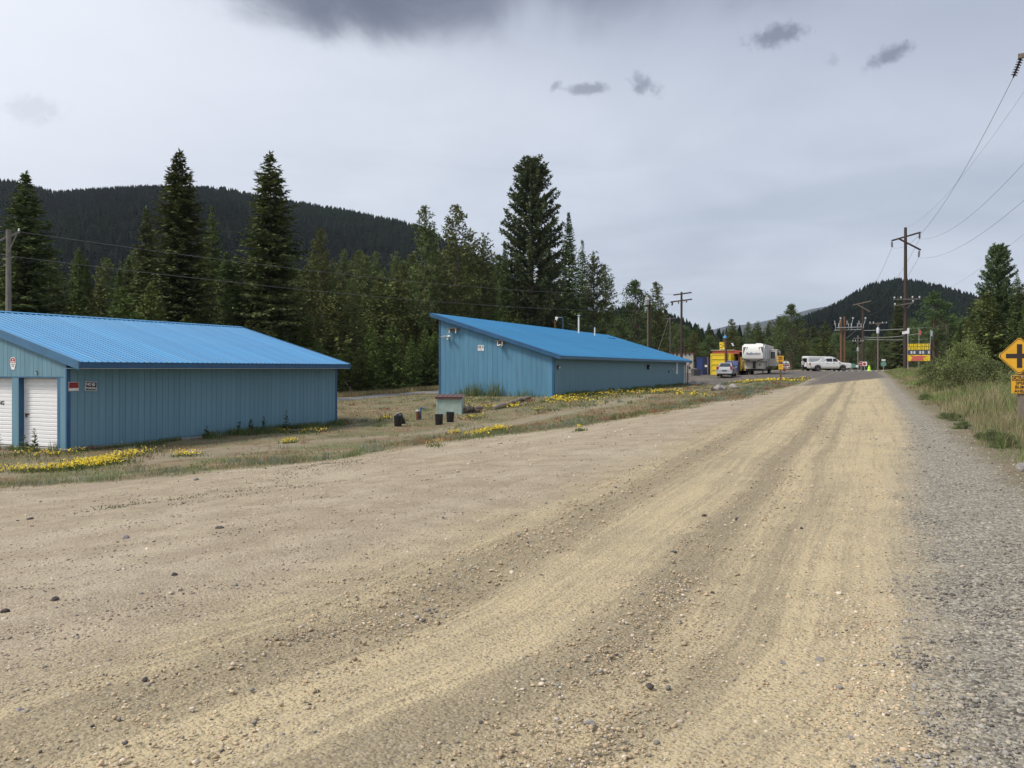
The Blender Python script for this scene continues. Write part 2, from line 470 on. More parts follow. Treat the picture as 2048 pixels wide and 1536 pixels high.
# ---------------------------------------------------------------- the ground: one grid, shared out between ground and roads
def lot_edge(s): return np.interp(s, [-40, 9, 12, 14, 17, 21, 30, 42, 60, 140], [18, 17.2, 16.0, 14.4, 12.4, 10.6, 7.3, 5.4, 4.3, 4.3])
def asph_field(s, t):
    a1 = np.minimum(np.minimum((s - 58.0 - np.clip(3.4 - t, 0, 9) * 4.2) * .4, t + 2.1), 4.3 - t)
    a2 = np.minimum(np.minimum(s - (77 + (t - 4) * .8), t - 3.0), np.minimum(25 - t, 134 - s))
    a3 = np.minimum(4.2 - np.abs(s - 134.5), 90 - np.abs(t))
    return np.maximum(np.maximum(a1, a2), a3)
def terrain_material():
    m = bpy.data.materials.new('terrain'); m.use_nodes = True
    nt = m.node_tree; B = NB(nt.nodes, nt.links)
    p = nt.nodes['Principled BSDF']
    tc = B.new('ShaderNodeTexCoord')
    P = tc.outputs['Object']
    x, y, z = B.xyz(P)
    s = B.math('ADD', B.math('MULTIPLY', x, DX), B.math('MULTIPLY', y, DY))
    t = B.math('ADD', B.math('MULTIPLY', x, NX), B.math('MULTIPLY', y, NY))
    def attr(n):
        a = B.new('ShaderNodeAttribute'); a.attribute_name = n
        return a.outputs['Fac']
    big = B.noise(P, .35, 5, .6)
    mid = B.noise(P, 1.6, 6, .65, .3)
    fine = B.noise(P, 9, 6, .7)
    grain = B.noise(P, 55, 4, .7)
    cN = lambda v: B.math('SUBTRACT', v, .5)
    # --- yellow dirt of the drive, with lengthwise wheel tracks
    tw = B.math('ADD', t, B.math('MULTIPLY', cN(B.noise(B.comb(B.math('MULTIPLY', s, .11), 0.0, 5.0), 1.0, 2)), .45))
    tw = B.math('ADD', tw, B.sstep(s, 5.5, 1.0, 0, -.9))
    tw = B.math('ADD', tw, B.math('MULTIPLY', cN(mid), .14))
    track = B.ramp(B.math('DIVIDE', B.math('ADD', tw, .5), 5.0), [
        (0.00, (.95,) * 3), (.12, (1.0,) * 3), (.20, (.95,) * 3), (.235, (.68,) * 3), (.265, (.88,) * 3), (.315, (.93,) * 3), (.36, (.55,) * 3), (.40, (.66,) * 3),
        (.46, (.97,) * 3), (.55, (.95,) * 3), (.61, (.74,) * 3), (.69, (.60,) * 3), (.75, (.85,) * 3), (.84, (.84,) * 3), (1.0, (.88,) * 3)])
    streak = B.noise(B.comb(B.math('MULTIPLY', s, .10), B.math('MULTIPLY', tw, 3.4), 0.0), 1.0, 5, .62)
    streak2 = B.noise(B.comb(B.math('MULTIPLY', s, .22), B.math('MULTIPLY', tw, 11.0), 2.0), 1.0, 4, .6)
    tone = B.math('MULTIPLY', track, B.sstep(streak, .28, .72, .84, 1.12))
    streak3 = B.noise(B.comb(B.math('MULTIPLY', s, .5), B.math('MULTIPLY', tw, 34.0), 4.0), 1.0, 3, .6)
    tone = B.math('MULTIPLY', tone, B.sstep(streak2, .3, .7, .88, 1.08))
    tone = B.math('MULTIPLY', tone, B.sstep(streak3, .3, .7, .86, 1.09))
    tone = B.math('MULTIPLY', tone, B.sstep(mid, .25, .75, .86, 1.10))
    dirt = B.mix(B.sstep(tone, .48, 1.06), (.325, .268, .175), (.60, .49, .30))
    dirt = B.mix(B.math('MULTIPLY', B.sstep(big, .45, .7), .35), dirt, (.39, .325, .215))
    # --- pinkish worn lot
    lot = B.mix(B.sstep(mid, .32, .68), (.36, .295, .205), (.49, .41, .29))
    lotstreak = B.noise(B.comb(B.math('MULTIPLY', s, .16), B.math('MULTIPLY', t, 1.3), 9.0), 1.0, 5, .6, .3)
    lot = B.mix(B.sstep(lotstreak, .48, .66, 0, .5), lot, (.34, .265, .19))
    lot = B.mix(B.sstep(big, .50, .68, 0, .55), lot, (.53, .465, .35))
    # --- grey crushed stone shoulder
    cell = B.xyz(B.voro(P, 42, 'Color'))
    sh = B.ramp(cell[0], [(0, (.13, .117, .095)), (.35, (.25, .228, .182)), (.7, (.36, .33, .268)), (1, (.52, .48, .385))])
    sh = B.mix(B.sstep(mid, .5, .72, 0, .5), sh, (.30, .265, .195))
    # --- soil under the grass
    soil = B.mix(B.sstep(mid, .3, .7), (.20, .155, .092), (.32, .26, .165))
    soil = B.mix(B.sstep(big, .54, .68, 0, .5), soil, (.24, .12, .065))
    soil = B.mix(B.sstep(B.noise(P, .8, 6, .65), .45, .60, 0, .85), soil, (.165, .175, .085))
    soil = B.mix(B.sstep(B.noise(P, .45, 6, .7, .4), .57, .68, 0, .8), soil, (.36, .31, .235))
    trk = B.sstep(B.math('ADD', attr('track'), B.math('MULTIPLY', cN(mid), 4.5)), -.4, 1.2, 0, .6)
    soil = B.mix(trk, soil, (.345, .295, .215))
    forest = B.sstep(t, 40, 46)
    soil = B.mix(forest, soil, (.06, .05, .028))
    # --- assemble
    edge = B.math('MULTIPLY', cN(B.noise(P, .9, 6, .68)), 1.6)
    road_l = B.sstep(B.math('ADD', B.math('ADD', t, edge), B.sstep(s, 9, 0, 0, -.5)), 4.3, 3.1)
    c = B.mix(road_l, lot, dirt)
    tsh = B.math('ADD', B.math('ADD', t, B.math('MULTIPLY', edge, .45)), B.sstep(s, 2, 30, 0, .85))
    c = B.mix(B.sstep(tsh, .15, -.65), c, sh)
    ld = B.math('ADD', attr('lotd'), B.math('MULTIPLY', edge, 1.0))
    c = B.mix(B.sstep(ld, -.5, .5), soil, c)
    rt = B.math('ADD', t, B.math('MULTIPLY', edge, .5))
    c = B.mix(B.sstep(rt, -1.6, -2.3), c, B.mix(.5, soil, (.17, .14, .08)))
    # speckle of small stones everywhere on the bare surfaces
    cell2 = B.xyz(B.voro(P, 75, 'Color'))
    bare = B.sstep(ld, -.8, .5)
    c = B.mix(B.math('MULTIPLY', B.sstep(cell2[0], .80, .92, 0, .55), bare), c, (.50, .44, .33))
    c = B.mix(B.math('MULTIPLY', B.sstep(cell2[1], .80, .92, 0, .55), bare), c, (.13, .108, .085))
    c = B.mix(B.sstep(fine, .25, .75, .0, .25), c, B.vmath('SCALE', c, scale=.72))
    c = B.mix(B.sstep(grain, .3, .75, .0, .35), c, B.vmath('SCALE', c, scale=.62))
    af = B.math('ADD', attr('asphalt'), B.math('MULTIPLY', edge, 1.3))
    asp = B.mix(B.sstep(mid, .3, .7), (.105, .092, .082), (.175, .155, .138))
    asp = B.mix(B.sstep(big, .52, .7, 0, .5), asp, (.22, .195, .165))
    c = B.mix(B.sstep(af, -.2, 1.0), c, asp)
    bf = B.math('ADD', attr('backroad'), B.math('MULTIPLY', edge, .35))
    c = B.mix(B.sstep(bf, -.1, .2), c, B.mix(mid, (.20, .195, .19), (.30, .29, .28)))
    far = B.sstep(B.vmath('LENGTH', P), 180, 420)
    c = B.mix(far, c, (.035, .042, .022))
    B.put(p.inputs['Base Color'], c)
    p.inputs['Roughness'].default_value = .95
    p.inputs['Specular IOR Level'].default_value = .15
    d1 = B.voro(P, 42, 'Distance'); d2 = B.voro(P, 75, 'Distance')
    h = B.math('ADD', B.math('MULTIPLY', d1, -.5), B.math('MULTIPLY', d2, -.25))
    h = B.math('ADD', h, B.math('MULTIPLY', fine, .9)); h = B.math('ADD', h, B.math('MULTIPLY', streak2, .6)); h = B.math('ADD', h, B.math('MULTIPLY', grain, .25))
    bn = B.new('ShaderNodeBump'); bn.inputs['Strength'].default_value = .85; bn.inputs['Distance'].default_value = .022
    B.put(bn.inputs['Height'], h); nt.links.new(bn.outputs[0], p.inputs['Normal'])
    return m
M['terrain'] = terrain_material()

def grow(a, b, step, k):
    out = [a]
    while out[-1] < b: out.append(out[-1] + step); step *= k
    return out
s_l = np.array(sorted(set([-x for x in grow(4, 400, .6, 1.25)][::-1] + list(np.arange(-4, 62, .25)) + list(np.arange(62, 141, .75)) + grow(141, 9000, 2, 1.13))))
t_l = np.array(sorted(set([-x for x in grow(7, 5200, .6, 1.16)][::-1] + list(np.arange(-7, 19, .25)) + list(np.arange(19, 46, .6)) + grow(46, 5200, 1.2, 1.14))))
SS, TT = np.meshgrid(s_l, t_l, indexing='ij')
XX, YY = SS * DX + TT * NX, SS * DY + TT * NY
ZZ = ground_st(SS, TT)
near_road = (TT > -2.4) & (TT < 4.4) & (SS < 60)
ZZ = ZZ + np.where(near_road, -.022 * np.exp(-((TT - 1.25) / .28) ** 2) - .018 * np.exp(-((TT - 2.95) / .38) ** 2) + .012 * np.exp(-((TT - 2.1) / .3) ** 2), 0)
ZZ = ZZ + rng.normal(0, .004, ZZ.shape) * (np.abs(TT) < 20)
TRK = 1.3 - np.abs(TT - np.interp(SS, [10, 22.7, 35.5, 60], [20, 17.0, 12.4, 10.5])) - np.maximum(0, SS - 46) * .3
ATT = {'lotd': np.clip(lot_edge(SS) - TT, -9, 9), 'asphalt': np.clip(asph_field(SS, TT), -9, 9), 'backroad': np.clip(np.minimum(2.7 - np.abs(TT - 37), 140 - SS), -9, 9), 'track': np.clip(TRK, -5, 5)}
idx = np.arange(SS.size).reshape(SS.shape)
quads = np.stack([idx[:-1, :-1], idx[1:, :-1], idx[1:, 1:], idx[:-1, 1:]], -1).reshape(-1, 4)[:, ::-1]
cs = (SS[:-1, :-1] + SS[1:, 1:]).ravel() / 2; ct = (TT[:-1, :-1] + TT[1:, 1:]).ravel() / 2
z_asp = asph_field(cs, ct) > -.3
z_bck = (np.abs(ct - 37) < 2.9) & (cs < 139) & (cs > -120)
z_grv = (ct > -2.3) & (ct < lot_edge(cs)) & (cs < 62) & (cs > -30) & ~z_asp
z_hwy = z_asp & (cs > 129.5)
def terrain_piece(name, mask):
    q = quads[mask]
    used = np.unique(q)
    remap = np.full(SS.size, -1, np.int64); remap[used] = np.arange(len(used))
    co = np.stack([XX.ravel()[used], YY.ravel()[used], ZZ.ravel()[used]], -1)
    me = np_mesh(name, co, remap[q].ravel(), 4, M['terrain'], smooth=True)
    for k, v in ATT.items():
        a = me.attributes.new(k, 'FLOAT', 'POINT'); a.data.foreach_set('value', v.ravel()[used].astype(np.float32))
    return link_mesh(name, me, kind='structure')
terrain_piece('ground', ~(z_asp | z_bck | z_grv))
terrain_piece('gravel_road', z_grv)
terrain_piece('asphalt_road', z_asp & ~z_hwy)
terrain_piece('highway', z_hwy)
terrain_piece('back_road', z_bck)

# ---------------------------------------------------------------- hills with their forest
def hill_h(X, Y, prof, y0, y1, seed, fold, amp):
    """height of a hill whose crest stands y1 metres ahead; prof lists (bearing slope, crest height)"""
    u = X / np.maximum(Y, 1)
    H = np.interp(u, [p[0] for p in prof], [p[1] for p in prof])
    k = _ss(y0, y1, Y) * (1 - .55 * _ss(y1, y1 * 1.9, Y))
    f = 1 + amp * (np.sin(X / fold + seed) * np.sin(Y / (fold * 1.3) + 2 * seed) + .5 * np.sin(X / (fold * .43) + Y / (fold * .9) + seed))
    edge = _ss(y0, (y0 + y1) / 2, Y) * (1 - _ss(y1 * .75, y1, Y) * .85)
    return H * k * (1 + (f - 1) * edge)
def prof_of(pts, Y): return [((a - CXP) / FPX, (HOR - b) / FPX * Y) for a, b in pts]
def hill(name, pts, y0, y1, ux, seed, fold, amp, mt, n=90, tree_h=0):
    pr = prof_of(pts, y1)
    if tree_h: pr = [(u, max(h - tree_h * .8, 1)) for u, h in pr]
    us = np.linspace(ux[0], ux[1], n); ys = np.linspace(y0, y1 * 1.9, n)
    U, Y = np.meshgrid(us, ys, indexing='ij'); X = U * Y
    Z = hill_h(X, Y, pr, y0, y1, seed, fold, amp) - .5
    ii = np.arange(n * n).reshape(n, n)
    q = np.stack([ii[:-1, :-1], ii[:-1, 1:], ii[1:, 1:], ii[1:, :-1]], -1).reshape(-1, 4)[:, ::-1]
    me = np_mesh(name, np.stack([X, Y, Z], -1).reshape(-1, 3), q.ravel(), 4, mt, smooth=True)
    link_mesh(name, me, kind='structure')
    return pr
def far_trees(n, pr, y0, y1, ux, seed, fold, amp, h0, h1, ymax=1.12):
    """many small pointed conifers as one mass, three ragged tiers each"""
    g = np.random.default_rng(int(seed * 100) + 3)
    ya = np.sqrt(g.uniform((y0 * 1.15) ** 2, (y1 * ymax) ** 2, n))
    xa = g.uniform(ux[0], ux[1], n) * ya
    za = hill_h(xa, ya, pr, y0, y1, seed, fold, amp) - 1.0
    hh = g.uniform(h0, h1, n); K = 5
    V, F, C = [], [], []
    base = np.array([(.16, .02), (.46, .02), (.70, .02)]); tops = np.array([.62, .86, 1.0]); rad = np.array([.20, .155, .095])
    ang = np.linspace(0, 2 * np.pi, K, endpoint=False)
    vt = np.zeros((n, 3, K + 1, 3))
    for j in range(3):
        a = ang[None] + g.uniform(0, 6, (n, 1))
        r = rad[j] * hh[:, None] * g.uniform(.65, 1.35, (n, K))
        vt[:, j, :K, 0] = xa[:, None] + np.cos(a) * r; vt[:, j, :K, 1] = ya[:, None] + np.sin(a) * r
        vt[:, j, :K, 2] = za[:, None] + hh[:, None] * (base[j, 0] + g.uniform(-.05, .05, (n, K)))
        vt[:, j, K, 0] = xa; vt[:, j, K, 1] = ya; vt[:, j, K, 2] = za + hh * tops[j]
    vi = np.arange(n * 3 * (K + 1)).reshape(n, 3, K + 1)
    f = np.stack([vi[:, :, :K], np.roll(vi[:, :, :K], -1, 2), np.repeat(vi[:, :, K:], K, 2)], -1)
    patch = .5 + .5 * np.sin(xa / 95 + seed) * np.cos(ya / 130) + g.normal(0, .25, n)
    col = np.clip(patch, 0, 1)[:, None] * np.array([.010, .017, .010]) + (1 - np.clip(patch, 0, 1))[:, None] * np.array([.0045, .0075, .007])
    col = col * g.uniform(.7, 1.3, (n, 1))
    cols = np.repeat(col, 3 * (K + 1), 0)
    return vt.reshape(-1, 3), f.reshape(-1), cols
M['hill_floor'] = mat('hill_floor', (.012, .015, .010), .95, vary=.3, vscale=.02, spec=0.0)
M['hill_far'] = mat('hill_far', (.022, .030, .034), .95, vary=.3, vscale=.004)
HILL_W = [(-700, 330), (-250, 345), (0, 372), (60, 385), (110, 399), (200, 394), (330, 384), (450, 382), (500, 393), (600, 412), (680, 432), (760, 458), (830, 482), (900, 520), (1000, 566), (1150, 625), (1300, 680), (1420, 722)]
HILL_E = [(1480, 715), (1560, 668), (1610, 640), (1660, 622), (1700, 600), (1740, 579), (1790, 569), (1830, 573), (1870, 580), (1910, 590), (1960, 604), (2048, 626), (2200, 650), (2500, 690)]
RIDGE_N = [(1180, 640), (1260, 622), (1330, 634), (1400, 668), (1440, 690), (1500, 715), (1540, 735)]
FAR_R = [(1200, 690), (1350, 672), (1420, 663), (1455, 655), (1500, 652), (1560, 640), (1620, 624), (1700, 610), (1800, 606), (1950, 615), (2150, 640), (2500, 690)]
wpr = hill('hill_west', HILL_W, 330, 1500, (-1.05, .22), 1.3, 190, .10, M['hill_floor'], tree_h=9)
epr = hill('hill_east', HILL_E, 420, 1250, (.27, .9), 2.2, 150, .06, M['hill_floor'], tree_h=10)
npr = hill('hill_low', RIDGE_N, 260, 620, (.06, .31), 3.1, 120, .05, M['hill_floor'], tree_h=14)
hill('mountain_far', FAR_R, 2600, 6800, (.08, .9), 4.2, 700, .05, M['hill_far'])
for nm, lab, args in (('hillside_forest', 'dark conifer forest covering the long hill behind the sheds', (34000, wpr, 330, 1500, (-1.0, .2), 1.3, 190, .10, 7, 15)),
                      ('hillside_forest', 'dark conifer forest covering the round hill beyond the highway', (12000, epr, 420, 1250, (.28, .85), 2.2, 150, .06, 8, 16)),
                      ('hillside_forest', 'dark conifers on the low ridge behind the transformer pole', (1500, npr, 260, 620, (.07, .3), 3.1, 120, .05, 10, 19))):
    v, f, c = far_trees(*args)
    link_mesh(nm, np_mesh(nm, v, f, 3, M['far_needles'], c), label=lab, cat='forest', kind='stuff')

# ---------------------------------------------------------------- buildings
def prism_x(mb, poly, x0, x1, m=0):
    n = len(poly)
    vs = [(x0, y, z) for y, z in poly] + [(x1, y, z) for y, z in poly]
    fs = [tuple(range(n)), tuple(range(2 * n - 1, n - 1, -1))] + [(i, i + n, (i + 1) % n + n, (i + 1) % n) for i in range(n)]
    return mb.add(vs, fs, m)
def roof_panel_mesh(name, width, run, slope, mt, ribs=4, rib_h=.022):
    """ribbed metal sheet: x across, climbing along +y"""
    mb = MB(); p = width / ribs; prof = []
    for k in range(ribs):
        b = k * p
        prof += [(b, 0), (b + p * .30, 0), (b + p * .38, rib_h), (b + p * .50, rib_h), (b + p * .58, 0)]
    prof.append((width, 0))
    n = len(prof)
    vs = []
    for yy in (0, run):
        vs += [(x, yy, yy * slope + h) for x, h in prof] + [(x, yy, yy * slope + h - .006) for x, h in prof]
    fs = []
    for i in range(n - 1):
        fs += [(i, i + 1, 2 * n + i + 1, 2 * n + i), (n + i, 3 * n + i, 3 * n + i + 1, n + i + 1), (i, n + i, n + i + 1, i + 1), (2 * n + i, 2 * n + i + 1, 3 * n + i + 1, 3 * n + i)]
    fs += [(0, 2 * n, 3 * n, n), (n - 1, 2 * n - 1, 4 * n - 1, 3 * n - 1)]
    mb.add(vs, fs)
    return mb.mesh(name, mt)
class Frame:
    """a building's own axes: x along the wall away from the camera, y to the left, z up from its base"""
    def __init__(self, A, B, z):
        self.A = Vector((A[0], A[1], z)); d = Vector((B[0] - A[0], B[1] - A[1], 0)); self.L = d.length
        d.normalize(); self.d = d; self.n = Vector((-d.y, d.x, 0)); self.rz = math.atan2(d.y, d.x)
    def x_at(self, px, y=0.0):
        u = (px - CXP) / FPX; o = self.A + self.n * y
        return (u * o.y - o.x) / (self.d.x - u * self.d.y)
    def y_at(self, px, x=0.0):
        u = (px - CXP) / FPX; o = self.A + self.d * x
        return (u * o.y - o.x) / (self.n.x - u * self.n.y)
    def z_at(self, py, x, y):
        o = self.A + self.d * x + self.n * y
        return CAMZ + (HOR - py) / FPX * o.y - self.A.z

# ===== storage shed with roll-up doors
F1 = Frame((-13.26, 25.0), (-7.79, 37.3), -.78)
L1, W1, SL1, EV1, OV1 = F1.L, 11.0, .286, 2.62, .65
roof1 = lambda y: EV1 + SL1 * (OV1 + min(y, W1 - y))
b1 = empty('storage_shed', F1.A, F1.rz, label='long storage shed with teal board walls, light blue metal roof and white roll-up doors', cat='shed')
REC = .24
body = MB()
prism_x(body, [(.004, 0), (W1 - .03, 0), (W1 - .03, roof1(0) - .12), (W1 / 2, roof1(W1 / 2) - .12), (.004, roof1(0) - .12)], REC + .02, L1 - .03)
b1body = body.build('wall', M['siding_teal'], b1)
slab = MB(); slab.span(-.12, L1 + .06, -.09, W1 + .09, -.55, .03)
slab.build('concrete_slab', M['concrete'], b1)
# long wall boards
bw = .25; nb = int(round((L1 - .2) / bw)); bw = (L1 - .2) / nb
bm_ = MB(); bm_.box((0, 0, .0), (bw - .009, .022, roof1(0) - .25 - .05), bev=.004)
bme = bm_.mesh('board', M['siding_teal'])
for i in range(nb):
    hz = (roof1(0) - .25 + .05) / 2 + .02
    link_mesh('board', bme, b1, (.12 + (i + .5) * bw, .0, hz + random.uniform(-.004, .004)), (0, 0, 0))
# gable boards above the doors (openings are 1.74 wide with posts between)
DOORH = F1.z_at(753, 0, 1.2)
gb = .197
for i in range(int((W1 - .3) / gb)):
    y0 = .26 + i * gb; y1 = y0 + gb - .009
    g = MB()
    g.add([(0, y0, DOORH), (0, y1, DOORH), (0, y1, roof1(y1) - .10), (0, y0, roof1(y0) - .10), (.022, y0, DOORH), (.022, y1, DOORH), (.022, y1, roof1(y1) - .10), (.022, y0, roof1(y0) - .10)],
          [(0, 1, 2, 3), (7, 6, 5, 4), (0, 4, 5, 1), (3, 2, 6, 7), (1, 5, 6, 2), (0, 3, 7, 4)])
    g.build('board', M['siding_teal'], b1)
hd = MB()
prism_x(hd, [(.03, DOORH + .012), (W1 - .03, DOORH + .012), (W1 - .03, roof1(0) - .12), (W1 / 2, roof1(W1 / 2) - .12), (.03, roof1(0) - .12)], .013, REC + .018)
hd.build('header', M['siding_teal'], b1)
hl = MB(); hl.span(-.006, REC + .01, .1, W1 - .1, DOORH - .035, DOORH - .002); hl.build('header_trim', M['fascia_blue'], b1)
OP = [(.40, 2.12), (2.43, 4.15), (4.46, 6.18), (6.49, 8.21), (8.52, 10.24)]
# corner boards
cb = MB(); cb.span(-.004, .10, .03, .255, .0, roof1(.1) - .14); cb.build('corner_board', M['siding_teal'], b1)
ct_ = MB(); ct_.span(-.010, .115, -.028, .026, -.02, roof1(0) - .2); ct_.build('corner_trim', M['trim_blue'], b1)
ct2 = MB(); ct2.span(L1 - .10, L1 + .012, -.028, .05, -.02, roof1(0) - .2); ct2.build('corner_trim', M['trim_blue'], b1)
jb = MB(); jb.span(.0, REC + .01, .258, OP[0][0], 0.03, DOORH - .036); jb.build('door_post', M['fascia_blue'], b1)
for k in range(len(OP)):
    ya = OP[k][1]; yb = OP[k + 1][0] if k + 1 < len(OP) else W1 - .02
    po = MB(); po.span(.004, .022, ya + .003, yb - .003, .03, DOORH - .036); po.build('door_post', M['siding_teal'], b1)
    pi = MB(); pi.span(.0225, REC + .015, ya, yb, .03, DOORH - .036); pi.build('door_jamb', M['trim_blue'], b1)
def rollup_mesh(w, h):
    mb = MB(); n = 17; p = h / n; prof = []
    for k in range(n):
        b = k * p
        prof += [(b, .014), (b + p * .10, .0), (b + p * .78, .0), (b + p * .90, .014)]
    prof.append((h, .014))
    vs = [(x, 0, z) for z, x in prof] + [(x, w, z) for z, x in prof]
    m_ = len(prof)
    mb.add(vs, [(i, i + 1, m_ + i + 1, m_ + i) for i in range(m_ - 1)])
    mb.add([(.03, 0, 0), (.03, w, 0), (.03, w, h), (.03, 0, h)], [(0, 1, 2, 3)])
    mb.f[-1] = mb.f[-1]; b_ = len(mb.v) - 4
    mb.f += [(0, m_, b_ + 1, b_), (m_ - 1, 2 * m_ - 1, b_ + 2, b_ + 3)]; mb.mi += [0, 0]
    return mb.mesh('door_curtain', M['door_white'])
for k, (ya, yb) in enumerate(OP):
    d_o = link_mesh('door', rollup_mesh(yb - ya - .09, DOORH - .09), b1, (REC - .025, ya + .032, .045))
    for (q0, q1) in ((yb - .055, yb - .002), (ya + .002, ya + .03)):
        dr = MB(); dr.span(REC - .055, REC + .012, q0, q1, .03, DOORH - .04); dr.build('door_frame', M['white_paint'], b1)
    OFF = Vector((-(REC - .025), -(ya + .032), -.045))
    la = MB(); yl = yb - .12
    la.box((REC - .045, yl, 1.02), (.03, .16, .035)); la.box((REC - .06, yl + .02, .97), (.035, .06, .075), bev=.01); la.tube([(REC - .065, yl - .01, 1.0), (REC - .065, yl - .01, 1.03), (REC - .065, yl + .04, 1.03), (REC - .065, yl + .04, 1.0)], .006, 6)
    la.build('latch', M['rust'] if k == 0 else M['steel'], d_o, OFF)
    hn = MB(); hn.box((REC - .04, yb - .35, .09), (.03, .13, .025), bev=.005); hn.build('handle', M['black'], d_o, OFF)
    if k == 1:
        text_mesh('PARKING', .175, M['sign_black'], 'lettering', d_o, OFF + Vector((REC - .030, F1.y_at(10.5, REC) + .0, F1.z_at(806.5, REC, 2.7))), (R(90), 0, R(-90)), 'RIGHT', .002, bold=.004)
        text_mesh('NO', .175, M['sign_black'], 'lettering', d_o, OFF + Vector((REC - .030, F1.y_at(10.5, REC) + .45, F1.z_at(806.5, REC, 2.7) + .26)), (R(90), 0, R(-90)), 'CENTER', .002, bold=.004)
# roof
X0, X1 = -.10, L1 + .10
npan = 15; pw = (X1 - X0) / npan
run1 = W1 / 2 + OV1
pm = roof_panel_mesh('roof_panel', pw - .002, run1 - .03, SL1, M['roof_light'])
rf1 = MB(); rf1.span(X0 + .02, X1 - .02, W1 / 2 - .02, W1 / 2 + .02, roof1(W1 / 2) - .2, roof1(W1 / 2) - .05)
rfo = rf1.build('roof', M['fascia_blue'], b1)
for i in range(npan):
    link_mesh('roof_panel', pm, rfo, (X0 + i * pw, -OV1, EV1), (0, 0, 0))
    link_mesh('roof_panel', pm, rfo, (X0 + (i + 1) * pw, W1 + OV1, EV1), (0, 0, math.pi))
rc = MB(); rz_ = roof1(W1 / 2) + .034
for sgn in (-1, 1):
    rc.add([(X0 - .01, W1 / 2, rz_), (X1 + .01, W1 / 2, rz_), (X1 + .01, W1 / 2 + sgn * .16, rz_ - .046), (X0 - .01, W1 / 2 + sgn * .16, rz_ - .046)], [(0, 1, 2, 3)])
rc.build('ridge_cap', M['roof_light'], rfo)
ef = MB(); ef.span(X0 + .012, X1 - .012, -OV1 + .03, -OV1 + .065, EV1 - .185, EV1 - .008); ef.build('eave_fascia', M['trim_blue'], rfo)
ef2 = MB(); ef2.span(X0 + .012, X1 - .012, -OV1 + .018, -OV1 + .072, EV1 - .20, EV1 - .187); ef2.build('drip_edge', M['galv'], rfo)
so = MB(); so.span(X0 + .02, X1 - .02, -OV1 + .067, -.014, EV1 - .195, EV1 - .175); so.build('soffit', M['siding_teal'], rfo)
for xr in (X0 - .02, X1 - .015):
    for (za, zb, mt, th) in ((-.105, .03, 'fascia_blue', .045), (-.225, -.107, 'fascia_blue', .035)):
        rk = MB()
        for sgn in (0, 1):
            yy = lambda q: q if sgn == 0 else W1 - q
            pts = [(yy(-OV1 - .005), EV1), (yy(W1 / 2), roof1(W1 / 2))]
            rk.add([(xr, pts[0][0], pts[0][1] + za), (xr, pts[1][0], pts[1][1] + za), (xr, pts[1][0], pts[1][1] + zb), (xr, pts[0][0], pts[0][1] + zb),
                    (xr + th, pts[0][0], pts[0][1] + za), (xr + th, pts[1][0], pts[1][1] + za), (xr + th, pts[1][0], pts[1][1] + zb), (xr + th, pts[0][0], pts[0][1] + zb)],
                   [(0, 1, 2, 3), (7, 6, 5, 4), (0, 4, 5, 1), (3, 2, 6, 7), (1, 5, 6, 2), (0, 3, 7, 4)])
        rk.build('rake_fascia', M[mt], rfo)

def placard(name, w, h, label, cat, parts, loc, rot, edge='galv', th=.012, group=None):
    """a flat sign: origin at its centre, facing local -y; parts = [(x0,x1,z0,z1,material)]"""
    o = empty(name, loc, 0, label=label, cat=cat, group=group); o.rotation_euler = rot
    mb = MB(); mb.box((0, th / 2, 0), (w, th, h), bev=.004); mb.build('panel', M[edge], o)
    for (x0, x1, z0, z1, mt) in parts:
        q = MB(); q.span(x0, x1, -.004, -.0005, z0, z1); q.build('print', M[mt], o)
    return o
def wall_loc(F, x, y, z): return F.A + F.d * x + F.n * y + Vector((0, 0, z))
# signs fixed to the shed
xs = F1.x_at(146); zs = F1.z_at(773, xs, 0)
o = placard('wall_sign', .36, .285, 'small red and white private property sign on the shed long wall', 'sign', [(-.155, .155, -.045, .12, 'sign_red'), (-.155, .155, -.12, -.055, 'sign_white')], wall_loc(F1, xs, -.035, zs), (0, 0, F1.rz), 'galv')
text_mesh('PRIVATE', .068, M['sign_black'], 'lettering', o, (0, -.005, .078), (R(90), 0, 0), sx=1.1)
text_mesh('PROPERTY', .068, M['sign_black'], 'lettering', o, (0, -.005, .003), (R(90), 0, 0))
xs = F1.x_at(180); zs = F1.z_at(772.5, xs, 0)
o = placard('wall_sign', .42, .28, 'black no parking sign with white lettering hanging askew on the shed wall', 'sign', [(-.195, .195, -.125, .125, 'sign_black')], wall_loc(F1, xs, -.045, zs), (0, R(3), F1.rz), 'sign_white')
text_mesh('NO', .115, M['sign_white'], 'lettering', o, (-.085, -.006, .055), (R(90), 0, 0), bold=.003)
text_mesh('PARKING', .095, M['sign_white'], 'lettering', o, (0, -.006, -.06), (R(90), 0, 0), bold=.002)
ring = MB(); ring.lathe((.085, 0, .055), [(.05, -.008), (.05, -.0045)], 16, 'y'); ring.build('no_parking_symbol', M['sign_white'], o)
text_mesh('P', .075, M['sign_black'], 'lettering', o, (.085, -.0105, .055), (R(90), 0, 0), bold=.002, depth=.001)
